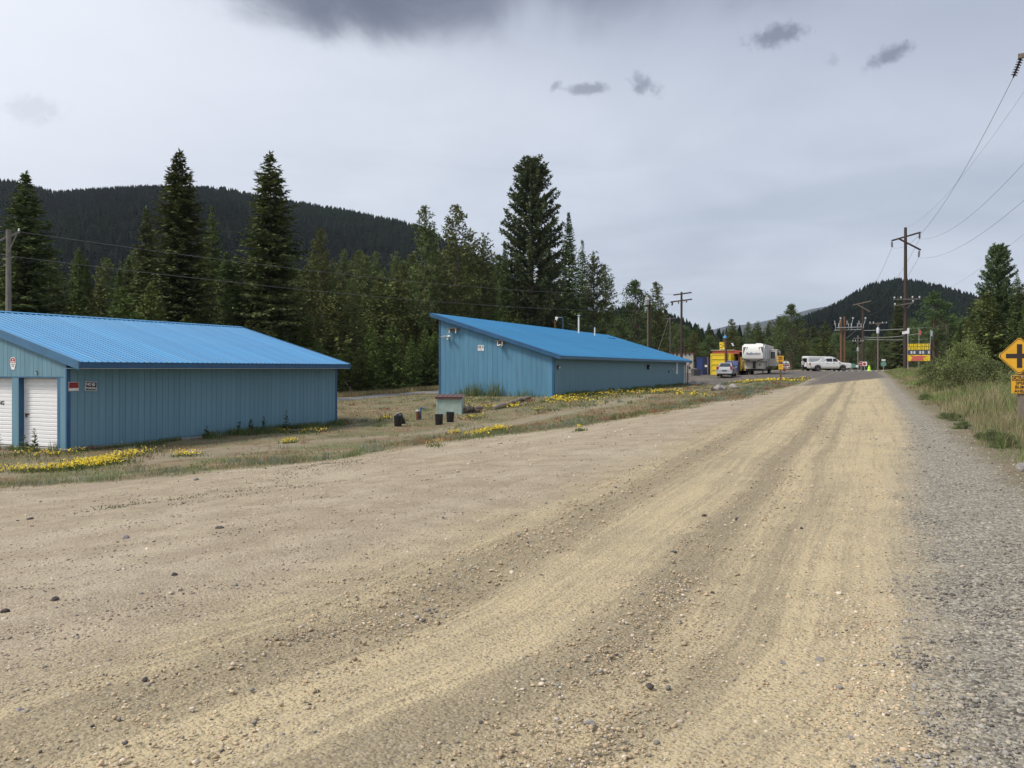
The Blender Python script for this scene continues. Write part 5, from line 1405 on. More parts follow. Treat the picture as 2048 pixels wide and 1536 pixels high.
def wheel(o, x, y, r, w, name='wheel'):
    a = MB(); a.lathe((0, 0, 0), [(r * .62, -w / 2), (r * .93, -w / 2), (r, -w / 2 + .03), (r, w / 2 - .03), (r * .93, w / 2), (r * .62, w / 2)], 24, 'y')
    wh = a.build(name, M['rubber'], o, (x, y, r), smooth=True)
    s = 1 if y > 0 else -1
    a = MB(); a.lathe((0, 0, 0), [(r * .64, s * (w / 2 - .05)), (r * .62, s * (w / 2 + .004)), (r * .52, s * (w / 2 - .01)), (r * .16, s * (w / 2 - .015)), (r * .12, s * (w / 2 + .012))], 20, 'y'); rm = a.build('rim', M['rim'], wh, smooth=True)
    a = MB()
    for k in range(5):
        an = 2 * math.pi * (k + .5) / 5; a.box((r * .36 * math.cos(an), s * (w / 2 - .006), r * .36 * math.sin(an)), (r * .2, .02, r * .13), Matrix.Rotation(-an, 3, 'Y'))
    a.build('rim_openings', M['rubber'], wh, kind='stuff')
    return wh
class Cabin:
    """tapered glasshouse: lower outline (x0,x1) at z0, roof outline (x2,x3) at z1, half widths w0,w1"""
    def __init__(self, x0, x1, z0, x2, x3, z1, w0, w1): self.a = (x0, x1, z0, x2, x3, z1, w0, w1)
    def build(self, o, mt, bev=.06):
        x0, x1, z0, x2, x3, z1, w0, w1 = self.a
        a = MB(); a.add([(x0, -w0, z0), (x1, -w0, z0), (x1, w0, z0), (x0, w0, z0), (x2, -w1, z1), (x3, -w1, z1), (x3, w1, z1), (x2, w1, z1)], [(0, 1, 2, 3), (4, 7, 6, 5), (0, 4, 5, 1), (1, 5, 6, 2), (2, 6, 7, 3), (3, 7, 4, 0)])
        me = a.mesh('cabin', M[mt]); bm = bmesh.new(); bm.from_mesh(me); bmesh.ops.bevel(bm, geom=bm.edges[:], offset=bev, segments=3, affect='EDGES'); bm.to_mesh(me); bm.free()
        me.polygons.foreach_set('use_smooth', [True] * len(me.polygons)); me.set_sharp_from_angle(angle=R(35))
        return link_mesh('cabin', me, o)
    def side(self, s, xa, xb, fa, fb, xa2=None, xb2=None):
        x0, x1, z0, x2, x3, z1, w0, w1 = self.a; L = lambda f: w0 + (w1 - w0) * f + .008; Z = lambda f: z0 + (z1 - z0) * f
        xa2 = xa if xa2 is None else xa2; xb2 = xb if xb2 is None else xb2
        return [(xa, s * L(fa), Z(fa)), (xb, s * L(fa), Z(fa)), (xb2, s * L(fb), Z(fb)), (xa2, s * L(fb), Z(fb))]
    def end(self, front, ya, yb, fa, fb):
        x0, x1, z0, x2, x3, z1, w0, w1 = self.a; e0, e1, d = (x1, x3, .01) if front else (x0, x2, -.01)
        X = lambda f: e0 + (e1 - e0) * f + d; Z = lambda f: z0 + (z1 - z0) * f
        return [(X(fa), ya, Z(fa)), (X(fa), yb, Z(fa)), (X(fb), yb * w1 / w0, Z(fb)), (X(fb), ya * w1 / w0, Z(fb))]
def plate4(o, pts, mt, name, nrm, th=.012):
    n = Vector(nrm).normalized() * th; a = MB(); p = [Vector(q) for q in pts]
    a.add(p + [q + n for q in p], [(0, 1, 2, 3), (7, 6, 5, 4)] + [(i, i + 4, (i + 1) % 4 + 4, (i + 1) % 4) for i in range(4)])
    return a.build(name, M[mt], o)
def car(name, label, cat, loc, rz, poly, w, cab, wheels, r, paint, side_win, lower=None, lights=(), bev=.07):
    o = empty(name, loc, rz, label=label, cat=cat)
    bevel_prism('body', poly, w, paint, o, bev, 3)
    c = Cabin(*cab); c.build(o, paint)
    for s in (-1, 1):
        for wn_ in side_win: plate4(o, c.side(s, *wn_), 'dark_glass', 'window', (0, s, .25), .006)
        for x in wheels: wheel(o, x, s * (w / 2 - .12), r, .24)
    w0 = cab[6]
    plate4(o, c.end(True, -w0 + .12, w0 - .12, .12, .9), 'dark_glass', 'windscreen', (1, 0, .4), .006)
    plate4(o, c.end(False, -w0 + .14, w0 - .14, .15, .88), 'dark_glass', 'rear_window', (-1, 0, .3), .006)
    for (x0, x1, y0, y1, z0, z1, mt, nm) in lights:
        for s in ((-1, 1) if y0 > .05 else (1,)):
            a = MB(); a.span(x0, x1, min(s * y0, s * y1), max(s * y0, s * y1), z0, z1, bev=.02); a.build(nm, M[mt], o)
    return o
# white crew pickup, broadside on the far asphalt
pw_ = [(-2.80, .62)] + arch(-1.72, .47, .40) + arch(1.63, .47, .40) + [(2.60, .42), (2.80, .60), (2.82, .85), (2.70, 1.10), (1.25, 1.22), (1.1, 1.26), (-2.72, 1.30), (-2.80, 1.2)]
pw_ = [(-2.80, .62), (-2.72, .42), (-2.22, .40)] + arch(-1.72, .47, .40)[1:-1] + [(-1.22, .40), (1.13, .40)] + arch(1.63, .47, .40)[1:-1] + [(2.13, .40), (2.68, .42), (2.80, .60), (2.82, .88), (2.70, 1.12), (1.25, 1.24), (-2.72, 1.30), (-2.80, 1.2)]
q = on_ground(1658, 118)
pk = car('pickup_truck', 'white crew cab pickup truck parked broadside in front of the white van', 'pickup truck', q, R(-7), pw_, 2.0, (-1.15, 1.45, 1.22, -.62, .62, 1.90, .94, .76), (-1.72, 1.63), .40, 'car_white',
         [(-.55, .22, .18, .84), (.32, 1.08, .18, .84, .32, .74)],
         lights=((2.72, 2.835, .58, .92, .82, 1.05, 'lamp_clear', 'headlight'), (-2.83, -2.70, .78, .985, .82, 1.22, 'tail_red', 'tail_light'), (2.80, 2.845, 0, .5, .78, 1.06, 'steel', 'grille')), bev=.09)
for s in (-1, 1):
    a = MB(); a.prism([(-2.76, .44), (-2.25, .42), (-2.19, .62), (-2.76, .72)], s * .985, s * 1.012); a.prism([(-1.2, .40), (1.1, .40), (1.13, .66), (-1.22, .66)], s * .985, s * 1.012); a.build('cladding', M['car_lower'], pk)
    a = MB(); a.prism([(-2.1, 1.27), (-1.1, 1.25), (-.60, 1.78), (-.75, 1.86), (-1.25, 1.45)], s * .80, s * .93); a.build('sail_panel', M['car_white'], pk)
    a = MB(); a.box((1.05, s * 1.06, 1.30), (.16, .22, .18), bev=.04); a.build('mirror', M['car_white'], pk)
    for xh in (-.45, .42): a = MB(); a.box((xh, s * 1.004, 1.08), (.2, .02, .05), bev=.006); a.build('door_handle', M['black'], pk)
a = MB(); a.box((2.74, 0, .58), (.22, 1.9, .26), bev=.08); a.build('bumper', M['car_white'], pk)
a = MB(); a.span(-2.6, 2.5, -.75, .75, .26, .41); a.build('underbody', M['rubber'], pk)
# white van behind it
pv = [(-2.75, .62), (-2.70, .45), (-2.25, .42)] + arch(-1.75, .45, .38)[1:-1] + [(-1.25, .42), (1.05, .42)] + arch(1.55, .45, .38)[1:-1] + [(2.05, .42), (2.6, .45), (2.72, .62), (2.7, .95), (1.95, 1.25), (1.30, 2.06), (1.0, 2.15), (-2.55, 2.20), (-2.70, 2.10)]
q = on_ground(1644, 125)
vn = empty('van', q, R(6), label='white full-size van parked behind the white pickup truck', cat='van')
bevel_prism('body', pv, 2.0, 'car_white', vn, .12, 3)
for s in (-1, 1):
    for x in (-1.75, 1.55): wheel(vn, x, s * .88, .38, .24)
    plate4(vn, [(-2.45, s * 1.0, 1.25), (.3, s * 1.0, 1.25), (.3, s * .99, 1.80), (-2.45, s * .99, 1.80)], 'lamp_clear', 'window', (0, s, 0), .012)
    plate4(vn, [(.5, s * 1.0, 1.25), (1.75, s * 1.0, 1.25), (1.3, s * .99, 1.80), (.5, s * .99, 1.80)], 'dark_glass', 'window', (0, s, 0), .012)
    a = MB(); a.span(-2.76, -2.70, min(s * .85, s * .97), max(s * .85, s * .97), .85, 1.25); a.build('tail_light', M['tail_red'], vn)
plate4(vn, [(2.0, -.8, 1.25), (2.0, .8, 1.25), (1.38, .72, 2.0), (1.38, -.72, 2.0)], 'dark_glass', 'windscreen', (1, 0, .8), .012)
plate4(vn, [(-2.75, -.8, 1.3), (-2.75, .8, 1.3), (-2.70, .75, 1.9), (-2.70, -.75, 1.9)], 'dark_glass', 'rear_window', (-1, 0, 0), .012)
a = MB(); a.box((-2.82, 0, .55), (.18, 1.95, .22), bev=.03); a.build('bumper', M['black'], vn)
a = MB(); a.span(-2.5, 2.4, -.8, .8, .27, .43); a.build('underbody', M['rubber'], vn)
# silver hatchback seen from behind
ps = [(-2.2, .55), (-2.15, .30), (-1.75, .24)] + arch(-1.32, .36, .28)[1:-1] + [(-.90, .24), (.95, .22)] + arch(1.37, .36, .28)[1:-1] + [(1.78, .26), (2.15, .35), (2.23, .60), (2.0, .80), (1.2, .95), (.6, 1.0), (-1.7, 1.08), (-2.12, 1.02), (-2.22, .75)]
q = on_ground(1453.5, 92)
sc = car('hatchback_car', 'silver hatchback car seen from behind in front of the yellow container', 'car', q, math.atan2(DY, DX) + R(2), ps, 1.74, (-2.02, 1.35, .98, -.95, .30, 1.49, .80, .58), (-1.32, 1.37), .315, 'car_silver',
         [(-1.35, -.45, .15, .85, -.95, -.45), (-.35, .75, .15, .85, -.35, .22)],
         lights=((-2.24, -2.05, .60, .84, .74, 1.08, 'tail_red', 'tail_light'), (2.05, 2.2, .5, .8, .55, .72, 'lamp_clear', 'headlight')), bev=.10)
a = MB(); a.span(-2.245, -2.215, -.25, .25, .60, .72); a.build('number_plate', M['rv_grey'], sc)
a = MB(); a.box((-2.17, 0, .40), (.16, 1.66, .26), bev=.07); a.build('bumper', M['car_silver'], sc)
a = MB(); a.box((-2.235, 0, .30), (.06, 1.2, .10), bev=.02); a.build('lower_valance', M['rv_grey'], sc)
for s in (-1, 1): a = MB(); a.box((.72, s * .93, 1.0), (.12, .2, .14), bev=.04); a.build('mirror', M['car_silver'], sc)
a = MB(); a.span(-1.9, 1.9, -.6, .6, .16, .25); a.build('underbody', M['rubber'], sc)
# fifth-wheel travel trailer, nose towards the road user
Yt = 98.0; q = on_ground(1508, Yt)
rv = empty('travel_trailer', q, ROT_ROAD + math.pi, label='white and cream fifth-wheel travel trailer with a rounded nose and slide-outs', cat='trailer')
HT, LW = 3.62, 2.5
nose = [(.0, 1.62), (.42, 1.66), (.78, 1.92), (.90, 2.35), (.88, 2.85), (.78, 3.30), (.58, 3.54), (.25, HT), (-2.4, HT), (-2.4, 1.62)]
bevel_prism('nose_cap', nose, LW, 'rv_white', rv, .16, 4)
a = MB(); a.span(-10.2, -2.402, -LW / 2 + .01, LW / 2 - .01, .95, HT - .05, bev=.05); a.build('body', M['rv_cream'], rv)
a = MB(); a.span(-2.39, -.35, -LW / 2 + .16, LW / 2 - .16, .72, 1.60, bev=.03); a.build('front_compartment', M['rv_cream'], rv)
a = MB(); a.span(-2.4, .12, -LW / 2 - .04, LW / 2 + .04, 1.615, 1.70, bev=.02); a.build('nose_shelf', M['rv_white'], rv)
def nose_x(z): return np.interp(z, [p[1] for p in nose[1:8]], [p[0] for p in nose[1:8]])
for s in (-1, 1):
    for k, (ya, yb, zt_, zb_) in enumerate(((1.13, .80, 3.27, 2.38), (.74, .60, 3.26, 2.80))):
        pts = []
        zs_ = np.linspace(zt_, zb_, 7)
        a = MB(); v = []
        for i, z in enumerate(zs_):
            f = i / 6; v += [(nose_x(z) + .012, s * (ya - .02 * f), z), (nose_x(z) + .012, s * (yb + (ya - yb) * f * .95), z)]
        a.add(v, [(2 * i, 2 * i + 1, 2 * i + 3, 2 * i + 2) for i in range(6)]); a.build('decal', M['rv_grey'], rv)
    a = MB(); v = []
    for i in range(9):
        f = i / 8; z = 1.90 - .16 * math.sin(f * 1.6); y = 1.12 - .75 * f
        v += [(nose_x(z) + .014, s * y, z), (nose_x(z - .05 - .05 * math.sin(f * 3.1)) + .014, s * y, z - .05 - .05 * math.sin(f * 3.1))]
    a.add(v, [(2 * i, 2 * i + 1, 2 * i + 3, 2 * i + 2) for i in range(8)]); a.build('decal', M['rv_grey'], rv)
text_mesh('Reflection', .40, M['rv_script'], 'lettering', rv, (nose_x(2.48) + .03, -.02, 2.50), (R(90), 0, R(90)), bold=.004, font_shear=.35, depth=.006)
# slide-outs on the side facing the road
a = MB(); a.span(-3.3, -2.42, LW / 2, LW / 2 + .10, 1.9, 3.1); a.build('cabinet_door', M['rv_white'], rv)
for (x0, x1, y1, z0, z1) in ((-6.6, -3.6, 1.0, 1.05, 3.0), (-9.6, -7.4, .9, 1.05, 2.9)):
    a = MB(); a.span(x0, x1, LW / 2 - .01, LW / 2 + y1, z0, z1, bev=.03); so_ = a.build('slide_out', M['rv_cream'], rv)
    a = MB(); a.span(x0 - .04, x1 + .04, LW / 2 - .005, LW / 2 + y1 + .06, z1 + .004, z1 + .06); a.build('slide_topper', M['rv_white'], so_)
    a = MB(); a.span(x1 + .002, x1 + .02, LW / 2 + .28, LW / 2 + .76, z0 + .92, z1 - .22); a.build('window', M['dark_glass'], so_)
    a = MB(); a.span(x0 + .5, x1 - .5, LW / 2 + y1 + .002, LW / 2 + y1 + .02, z0 + .8, z1 - .3); a.build('window', M['dark_glass'], so_)
a = MB(); a.span(-9.8, -.6, -1.0, 1.0, .48, .70); a.build('chassis', M['black'], rv)
a = MB(); a.span(-9.6, -2.6, -.9, .9, .705, .945); a.build('frame_rail', M['black'], rv)
for s in (-1, 1):
    for x in (-6.3, -7.25): wheel(rv, x, s * 1.02, .38, .24)
    a = MB(); a.box((-.85, s * .92, .42), (.12, .12, .8)); a.box((-.85, s * .92, .03), (.3, .3, .06)); a.build('landing_leg', M['black'], rv)
a = MB(); a.box((-.2, 0, 1.2), (.3, .3, .75)); a.lathe((-.2, 0, .78), [(.16, 0), (.16, .1), (.06, .12)], 12); a.build('hitch_pin', M['black'], rv)
a = MB(); a.span(-.349, -.335, .55, .68, 1.1, 1.3); a.build('latch', M['black'], rv)
for k in range(3): a = MB(); a.span(-1.6 - .0, -.95, -LW / 2 - .30 - k * .22, -LW / 2 - .08 - k * .22, .66 - k * .2, .70 - k * .2); a.build('step', M['black'], rv)
a = MB(); a.tube([(-1.3, -LW / 2 - .05, .75), (-1.3, -LW / 2 - .85, .06)], .05, 6); a.build('step_stringer', M['black'], rv)
a = MB(); a.span(-5.5, -4.7, -.35, .35, HT - .06, HT + .22, bev=.06); a.build('roof_unit', M['rv_white'], rv)
# person beside the van: one skinned body
def person(px, Y, h, rz, label):
    p = on_ground(px, Y)
    o = empty('person', p, rz, label=label, cat='person')
    k = h / 1.75
    J = {'pel': (0, 0, .95, .135), 'sp': (0, 0, 1.15, .13), 'ch': (0, -.01, 1.36, .155), 'nk': (0, -.01, 1.50, .06), 'hd': (0, -.03, 1.62, .095), 'ht': (0, -.02, 1.72, .075)}
    E = [('pel', 'sp'), ('sp', 'ch'), ('ch', 'nk'), ('nk', 'hd'), ('hd', 'ht')]
    for s, n in ((-1, 'l'), (1, 'r')):
        J.update({n + 'hip': (s * .10, 0, .90, .095), n + 'kn': (s * .12, -.02, .50, .065), n + 'an': (s * .13, .02, .09, .045), n + 'to': (s * .15, -.14, .035, .035),
                  n + 'sh': (s * .19, 0, 1.42, .065), n + 'el': (s * .27, .03, 1.14, .047), n + 'wr': (s * .24, -.10, .93, .034), n + 'hn': (s * .23, -.14, .85, .036)})
        E += [('pel', n + 'hip'), (n + 'hip', n + 'kn'), (n + 'kn', n + 'an'), (n + 'an', n + 'to'), ('ch', n + 'sh'), (n + 'sh', n + 'el'), (n + 'el', n + 'wr'), (n + 'wr', n + 'hn')]
    names = list(J); me = bpy.data.meshes.new('body')
    me.from_pydata([tuple(c * k for c in J[n][:3]) for n in names], [(names.index(a), names.index(b)) for a, b in E], [])
    b = link_mesh('body', me, o)
    md = b.modifiers.new('skin', 'SKIN'); me_sk = me.skin_vertices[0].data
    for i, n in enumerate(names): me_sk[i].radius = (J[n][3] * k,) * 2; me_sk[i].use_root = (n == 'pel')
    sd_ = b.modifiers.new('sub', 'SUBSURF'); sd_.levels = 2; sd_.render_levels = 2
    dg = bpy.context.evaluated_depsgraph_get(); me2 = bpy.data.meshes.new_from_object(b.evaluated_get(dg)); b.modifiers.clear(); b.data = me2
    me2.materials.clear()
    for m_ in ('shirt', 'trousers', 'skin'): me2.materials.append(M[m_])
    for f in me2.polygons:
        c = f.center / k
        f.material_index = 1 if c.z < .93 and abs(c.x) < .21 and not (c.z > .78 and abs(c.x) > .19) else (2 if c.z > 1.5 or (abs(c.x) > .17 and c.z < 1.12) else 0)
        if c.z < .06: f.material_index = 1
        f.use_smooth = True
    a = MB(); a.lathe((0, -.015 * k, 1.66 * k), [(.108 * k, -.02), (.112 * k, .03 * k), (.09 * k, .09 * k), (.03 * k, .125 * k)], 14); a.build('hair', M['hair'], o, smooth=True)
    for s in (-1, 1):
        for j in range(4):
            a = MB(); a.tube([(s * (.215 + .012 * j) * k, -.15 * k, .84 * k), (s * (.215 + .012 * j) * k, -.17 * k, .79 * k), (s * (.212 + .012 * j) * k, -.16 * k, (.755 + .008 * abs(j - 1.5)) * k)], .009 * k, 5); a.build('finger', M['skin'], o, smooth=True)
    a = MB(); a.lathe((0, -.125 * k, 1.61 * k), [(.012 * k, -.02 * k), (.016 * k, 0), (.008 * k, .025 * k)], 6); a.build('nose', M['skin'], o)
    return o
person(1606, 121, 1.66, R(200), 'person in a pale shirt and dark trousers standing behind the van')

# ---------------------------------------------------------------- stalls and containers left of the trailer
def container(px, Y, L, W, H, mt, label, rz, cat='container', bars=0, ribs=True):
    p = on_ground(px, Y); o = empty('shipping_container', p, rz, label=label, cat=cat)
    a = MB(); a.span(.02, L, -W / 2 + .03, W / 2 - .03, .05, H - .03); a.build('body', M[mt], o)
    if ribs:
        a = MB(); n = int(L / .28)
        for i in range(n):
            for s in (-1, 1): a.prism([(.1 + i * .28, .16), (.1 + i * .28 + .14, .16), (.1 + i * .28 + .14, H - .16), (.1 + i * .28, H - .16)], s * (W / 2 - .03), s * (W / 2 + .002))
        a.build('side_ribs', M[mt], o, kind='stuff')
    for (x0, x1) in ((-.03, .09), (L - .09, L + .03)):
        for s in (-1, 1): a = MB(); a.span(x0, x1, min(s * (W / 2 - .1), s * (W / 2 + .01)), max(s * (W / 2 - .1), s * (W / 2 + .01)), 0, H); a.build('corner_post', M[mt], o)
        for z0 in (0.0, H - .14): a = MB(); a.span(x0 + .004, x1 - .004, -W / 2 + .1, W / 2 - .1, z0 + .004, z0 + .14); a.build('end_rail', M[mt], o)
    for s in (-1, 1):
        for z0 in (.005, H - .12): a = MB(); a.span(.09, L - .09, min(s * (W / 2 - .08), s * (W / 2 + .006)), max(s * (W / 2 - .08), s * (W / 2 + .006)), z0, z0 + .11); a.build('side_rail', M[mt], o)
    for k in range(bars):
        a = MB(); z0 = H * (k + 1) / (bars + 1) - .04; a.span(-.045, .02, -W / 2 + .1, W / 2 - .1, z0, z0 + .07); a.build('cross_bar', M[mt], o)
    return o
rzc = ROT_ROAD
cy = container(1441, 99, 6.06, 2.3, 2.5, 'box_yellow', 'yellow shipping container end with horizontal bars beside the silver car', rzc, bars=3)
# red stall built over the container
q = on_ground(1449, 101.5); os3 = empty('market_stall', q, rzc, label='red board stall with a sloping red awning and yellow side panel behind the container', cat='stall')
a = MB(); a.span(0, 4.5, -1.75, 1.45, 2.52, 2.95); a.build('fascia', M['barn_red'], os3)
a = MB(); a.span(-.12, 4.6, -1.1, 1.62, 2.955, 3.03); a.build('roof', M['galv'], os3)
a = MB(); a.span(.3, 4.4, -1.72, -1.60, .0, 2.52); a.build('side_wall', M['barn_red'], os3)
a = MB(); a.add([(0, -1.75, 2.9), (4.5, -1.75, 2.9), (4.5, -2.95, 2.40), (0, -2.95, 2.40), (0, -1.75, 2.84), (4.5, -1.75, 2.84), (4.5, -2.95, 2.34), (0, -2.95, 2.34)], [(0, 1, 2, 3), (7, 6, 5, 4), (0, 4, 5, 1), (1, 5, 6, 2), (2, 6, 7, 3), (3, 7, 4, 0)]); a.build('awning', M['roof_red'], os3)
for x0 in (.1, 4.4): a = MB(); a.tube([(x0, -2.85, 0), (x0, -2.85, 2.36)], .05, 8); a.build('awning_post', M['galv'], os3)
for k, mt in enumerate(('box_yellow', 'wood_old', 'box_yellow', 'rv_cream')): a = MB(); a.span(.5, .56, -1.76 - .26 * (k + 1), -1.77 - .26 * k, .5, 2.2); a.build('side_board', M[mt], os3)
q = on_ground(1464, 97); ob2 = empty('blue_crate', q, rzc, label='blue tarp-covered crate behind the silver car', cat='crate')
a = MB(); a.span(0, 1.2, -.6, .6, 0.02, 1.0, bev=.02); a.build('crate_body', M['wood_old'], ob2)
a = MB(); a.prism([(-.05, .55), (1.25, .55), (1.25, 1.05), (1.1, 1.62), (.2, 1.70), (-.05, 1.2)], -.64, .64); a.build('tarp', M['box_blue'], ob2)
# log post with blue cap, on the stall roof line
q = on_ground(1452.5, 98.2); ol = empty('log_post', q, 0, label='brown log post with a pointed blue cap above the yellow container', cat='post')
lx = -.5; zc = at(1451, 676, 98.2).z - q.z
a = MB(); a.tube([(0.25, .9, -.1), (0.1, .5, zc * .5), (-.05, .3, zc)], [.17, .16, .15], 12); a.build('log', M['pole_brown'], ol, smooth=True)
a = MB(); a.lathe((-.05, .3, zc), [(.26, -.02), (.27, .02), (.02, .42)], 4); a.build('cap', M['roof_light'], ol)
a = MB(); a.tube([(0, .3, zc - .8), (.75, .3, zc - .7)], .03, 6); a.build('camera_arm', M['black'], ol)
a = MB(); a.box((.75, .2, zc - .68), (.22, .2, .16), bev=.04); a.lathe((.85, .15, zc - .86), [(.02, -.1), (.12, -.05), (.13, .04), (.04, .1)], 10); a.build('camera_head', M['sign_white'], ol)
q = at(1444.5, 700.5, 103); ow = empty('roof_board', (q.x, q.y, on_ground(1449, 101.5).z + 3.02), -TH, label='yellow painted board with brown markings standing on the stall roof', cat='board')
a = MB(); a.prism([(-.30, .1), (.30, .1), (.34, .92), (-.34, 1.0)], 0, .05); a.build('panel', M['box_yellow'], ow)
for (x0, z0, w_, h_) in ((-.15, .7, .14, .16), (.1, .55, .12, .3), (-.1, .32, .3, .09), (.12, .82, .2, .06)): a = MB(); a.box((x0, -.006, z0), (w_, .01, h_), bev=.003); a.build('mark', M['pole_brown'], ow)
for s in (-1, 1): a = MB(); a.tube([(s * .2, .02, .12), (s * .36, -.1, 0)], .03, 6); a.build('leg', M['sign_white'], ow)
container(1399, 104, 6.0, 2.3, 2.15, 'box_blue', 'dark blue shipping container end left of the yellow container', rzc + R(-62))
container(1418, 108, 6.0, 2.3, 2.1, 'box_blue', 'dark blue container behind the yellow container', rzc + R(-20))
q = on_ground(1415.5, 101); op = empty('notice_post', q, -TH, label='thin grey post with a small white notice beside the blue container', cat='post')
a = MB(); a.tube([(0, 0, -.1), (0, 0, 2.2)], .05, 8); a.build('post', M['pole_grey'], op)
a = MB(); a.span(-.34, -.06, -.07, -.052, 1.0, 1.25); a.build('notice', M['sign_white'], op)
# white two-storey false front
q = on_ground(1377, 116); oh = empty('white_building', q, -TH * .3, label='white false-front building with dark windows behind the long shed end', cat='building')
a = MB(); a.span(-2.4, .65, 0, 3.5, -.3, at(1377, 707, 116).z - q.z); a.build('wall', M['rv_cream'], oh)
ht = at(1377, 707, 116).z - q.z
a = MB(); a.span(-2.5, .75, -.1, 3.6, ht + .002, ht + .12); a.build('cornice', M['rust'], oh)
for zz_ in (.5, 1.35, 2.35):
    for k in range(5):
        x0 = -2.1 + k * .56; a = MB(); a.span(x0 - .09, x0 + .09, -.03, -.003, zz_, zz_ + .42); w_ = a.build('window', M['dark_glass'], oh)
        a = MB(); a.span(x0 - .11, x0 + .11, -.04, -.004, zz_ - .05, zz_ - .003); a.build('sill', M['white_paint'], w_)
# clutter beside the blue container
q = on_ground(1392, 98); oc_ = empty('junk_bin', q, .3, label='grey bin full of scrap beside the blue container', cat='bin')
a = MB(); a.add([(-.4, -.3, 0), (.4, -.3, 0), (.4, .3, 0), (-.4, .3, 0), (-.5, -.38, .75), (.5, -.38, .75), (.5, .38, .75), (-.5, .38, .75)], [(0, 1, 2, 3), (0, 4, 5, 1), (1, 5, 6, 2), (2, 6, 7, 3), (3, 7, 4, 0)]); a.build('tub', M['rv_grey'], oc_)
for k in range(4): a = MB(); a.box((random.uniform(-.3, .3), random.uniform(-.2, .2), .62 + .06 * k), (.5, .2, .1), Matrix.Rotation(random.uniform(-1, 1), 3, 'Z') @ Matrix.Rotation(.4, 3, 'X')); a.build('scrap_piece', M['pole_grey'], oc_)

# ---------------------------------------------------------------- yard things between the sheds
q = on_ground(898, 40); q.z -= .02
os5 = empty('pump_house', q, -TH * .25, label='small pale green box hut with a low brown ribbed metal lid', cat='hut')
a = MB(); a.span(-.60, .60, -.02, .75, -.1, .80); a.build('wall', M['shed_green'], os5)
for x0 in (-.605, .535): a = MB(); a.span(x0, x0 + .07, -.035, -.0215, -.08, .80); a.build('corner_board', M['shed_green'], os5)
lid = MB(); n = 6
pmz = roof_panel_mesh('lid_panel', 1.36, 1.0, .10, M['brown_metal'], 6, .025)
link_mesh('lid', pmz, os5, (-.68, -.12, .86))
a = MB(); a.span(-.66, .66, -.10, -.07, .76, .855); a.build('lid_edge', M['brown_metal'], os5)
def bucket(px, Y, label, lean=0.0, lid=False, group=None):
    q = on_ground(px, Y); o = empty('black_bucket', q, random.uniform(0, 6), label=label, cat='bucket', group=group); o.rotation_euler[0] = lean
    a = MB(); a.lathe((0, 0, 0), [(.14, -.03), (.155, .02), (.172, .40), (.185, .41), (.185, .44), (.165, .44), (.16, .41), (.02, .40)], 20); a.build('pail', M['black'], o, smooth=True)
    a = MB(); a.tube([(.18 * math.cos(t_), 0, .44 + .10 * math.sin(t_)) for t_ in np.linspace(0, math.pi, 10)], .008, 6); a.build('handle', M['galv'], o, smooth=True)
    return o
bucket(878, 35.6, 'upright black bucket at the front corner of the pump house')
bucket(900.5, 36.6, 'upright black bucket against the pump house wall')
bucket(796, 35.6, 'black bucket standing apart in the dry grass left of the rusty pipe')
bucket(805, 36.6, 'black bucket leaning over behind another bucket in the dry grass', .5)
q = on_ground(836, 38); o = empty('well_pipe', q, 0, label='rusty upright well pipe with a pale cap in the grass', cat='pipe')
a = MB(); a.tube([(0, 0, -.2), (0, 0, .42)], .09, 14); a.build('casing', M['rust'], o, smooth=True)
a = MB(); a.lathe((0, 0, .42), [(.105, -.05), (.11, .0), (.09, .03)], 14); a.build('cap', M['galv'], o, smooth=True)
a = MB(); a.tube([(.10, .1, -.1), (.12, .1, .48), (.17, .1, .53), (.30, .1, .50)], .03, 8); a.box((.14, .1, .53), (.16, .08, .07), bev=.01); a.build('hydrant', M['fascia_blue'], o, smooth=True)
def log(p, q_, r, label, mt='dead_wood'):
    o = empty('log', p, 0, label=label, cat='log'); d = Vector(q_) - Vector(p); n = 9; pts = [d * (k / n) + Vector((random.gauss(0, .04), random.gauss(0, .04), random.gauss(0, .03))) for k in range(n + 1)]
    a = MB(); a.tube(pts, [r * random.uniform(.85, 1.1) * (1 - .25 * k / n) for k in range(n + 1)], 9); a.build('trunk', M[mt], o, smooth=True)
    for k in (2, 5): a = MB(); b = pts[k]; a.tube([b, b + Vector((random.uniform(-.3, .3), random.uniform(-.3, .3), .28))], [.035, .012], 5); a.build('branch_stub', M[mt], o)
p0, p1 = on_ground(985, 42), on_ground(1062, 49.5); log(p0 + Vector((0, 0, .1)), p1 + Vector((0, 0, .10)), .12, 'long grey log lying in the weeds before the blue gable')
p0, p1 = on_ground(930, 40.5), on_ground(962, 41.5); log(p0 + Vector((0, 0, .12)), p1 + Vector((0, 0, .2)), .13, 'short broken log in a brush heap beside the pump house')
p0, p1 = on_ground(932, 41.2), on_ground(958, 40.2); log(p0 + Vector((0, 0, .05)), p1 + Vector((0, 0, .1)), .09, 'thin dark log crossing the brush heap beside the pump house', 'bark')
p0 = on_ground(706, 76); log(p0 + Vector((0, 0, .0)), at(689, 760, 77), .07, 'leaning dead pole at the forest edge behind the storage shed')
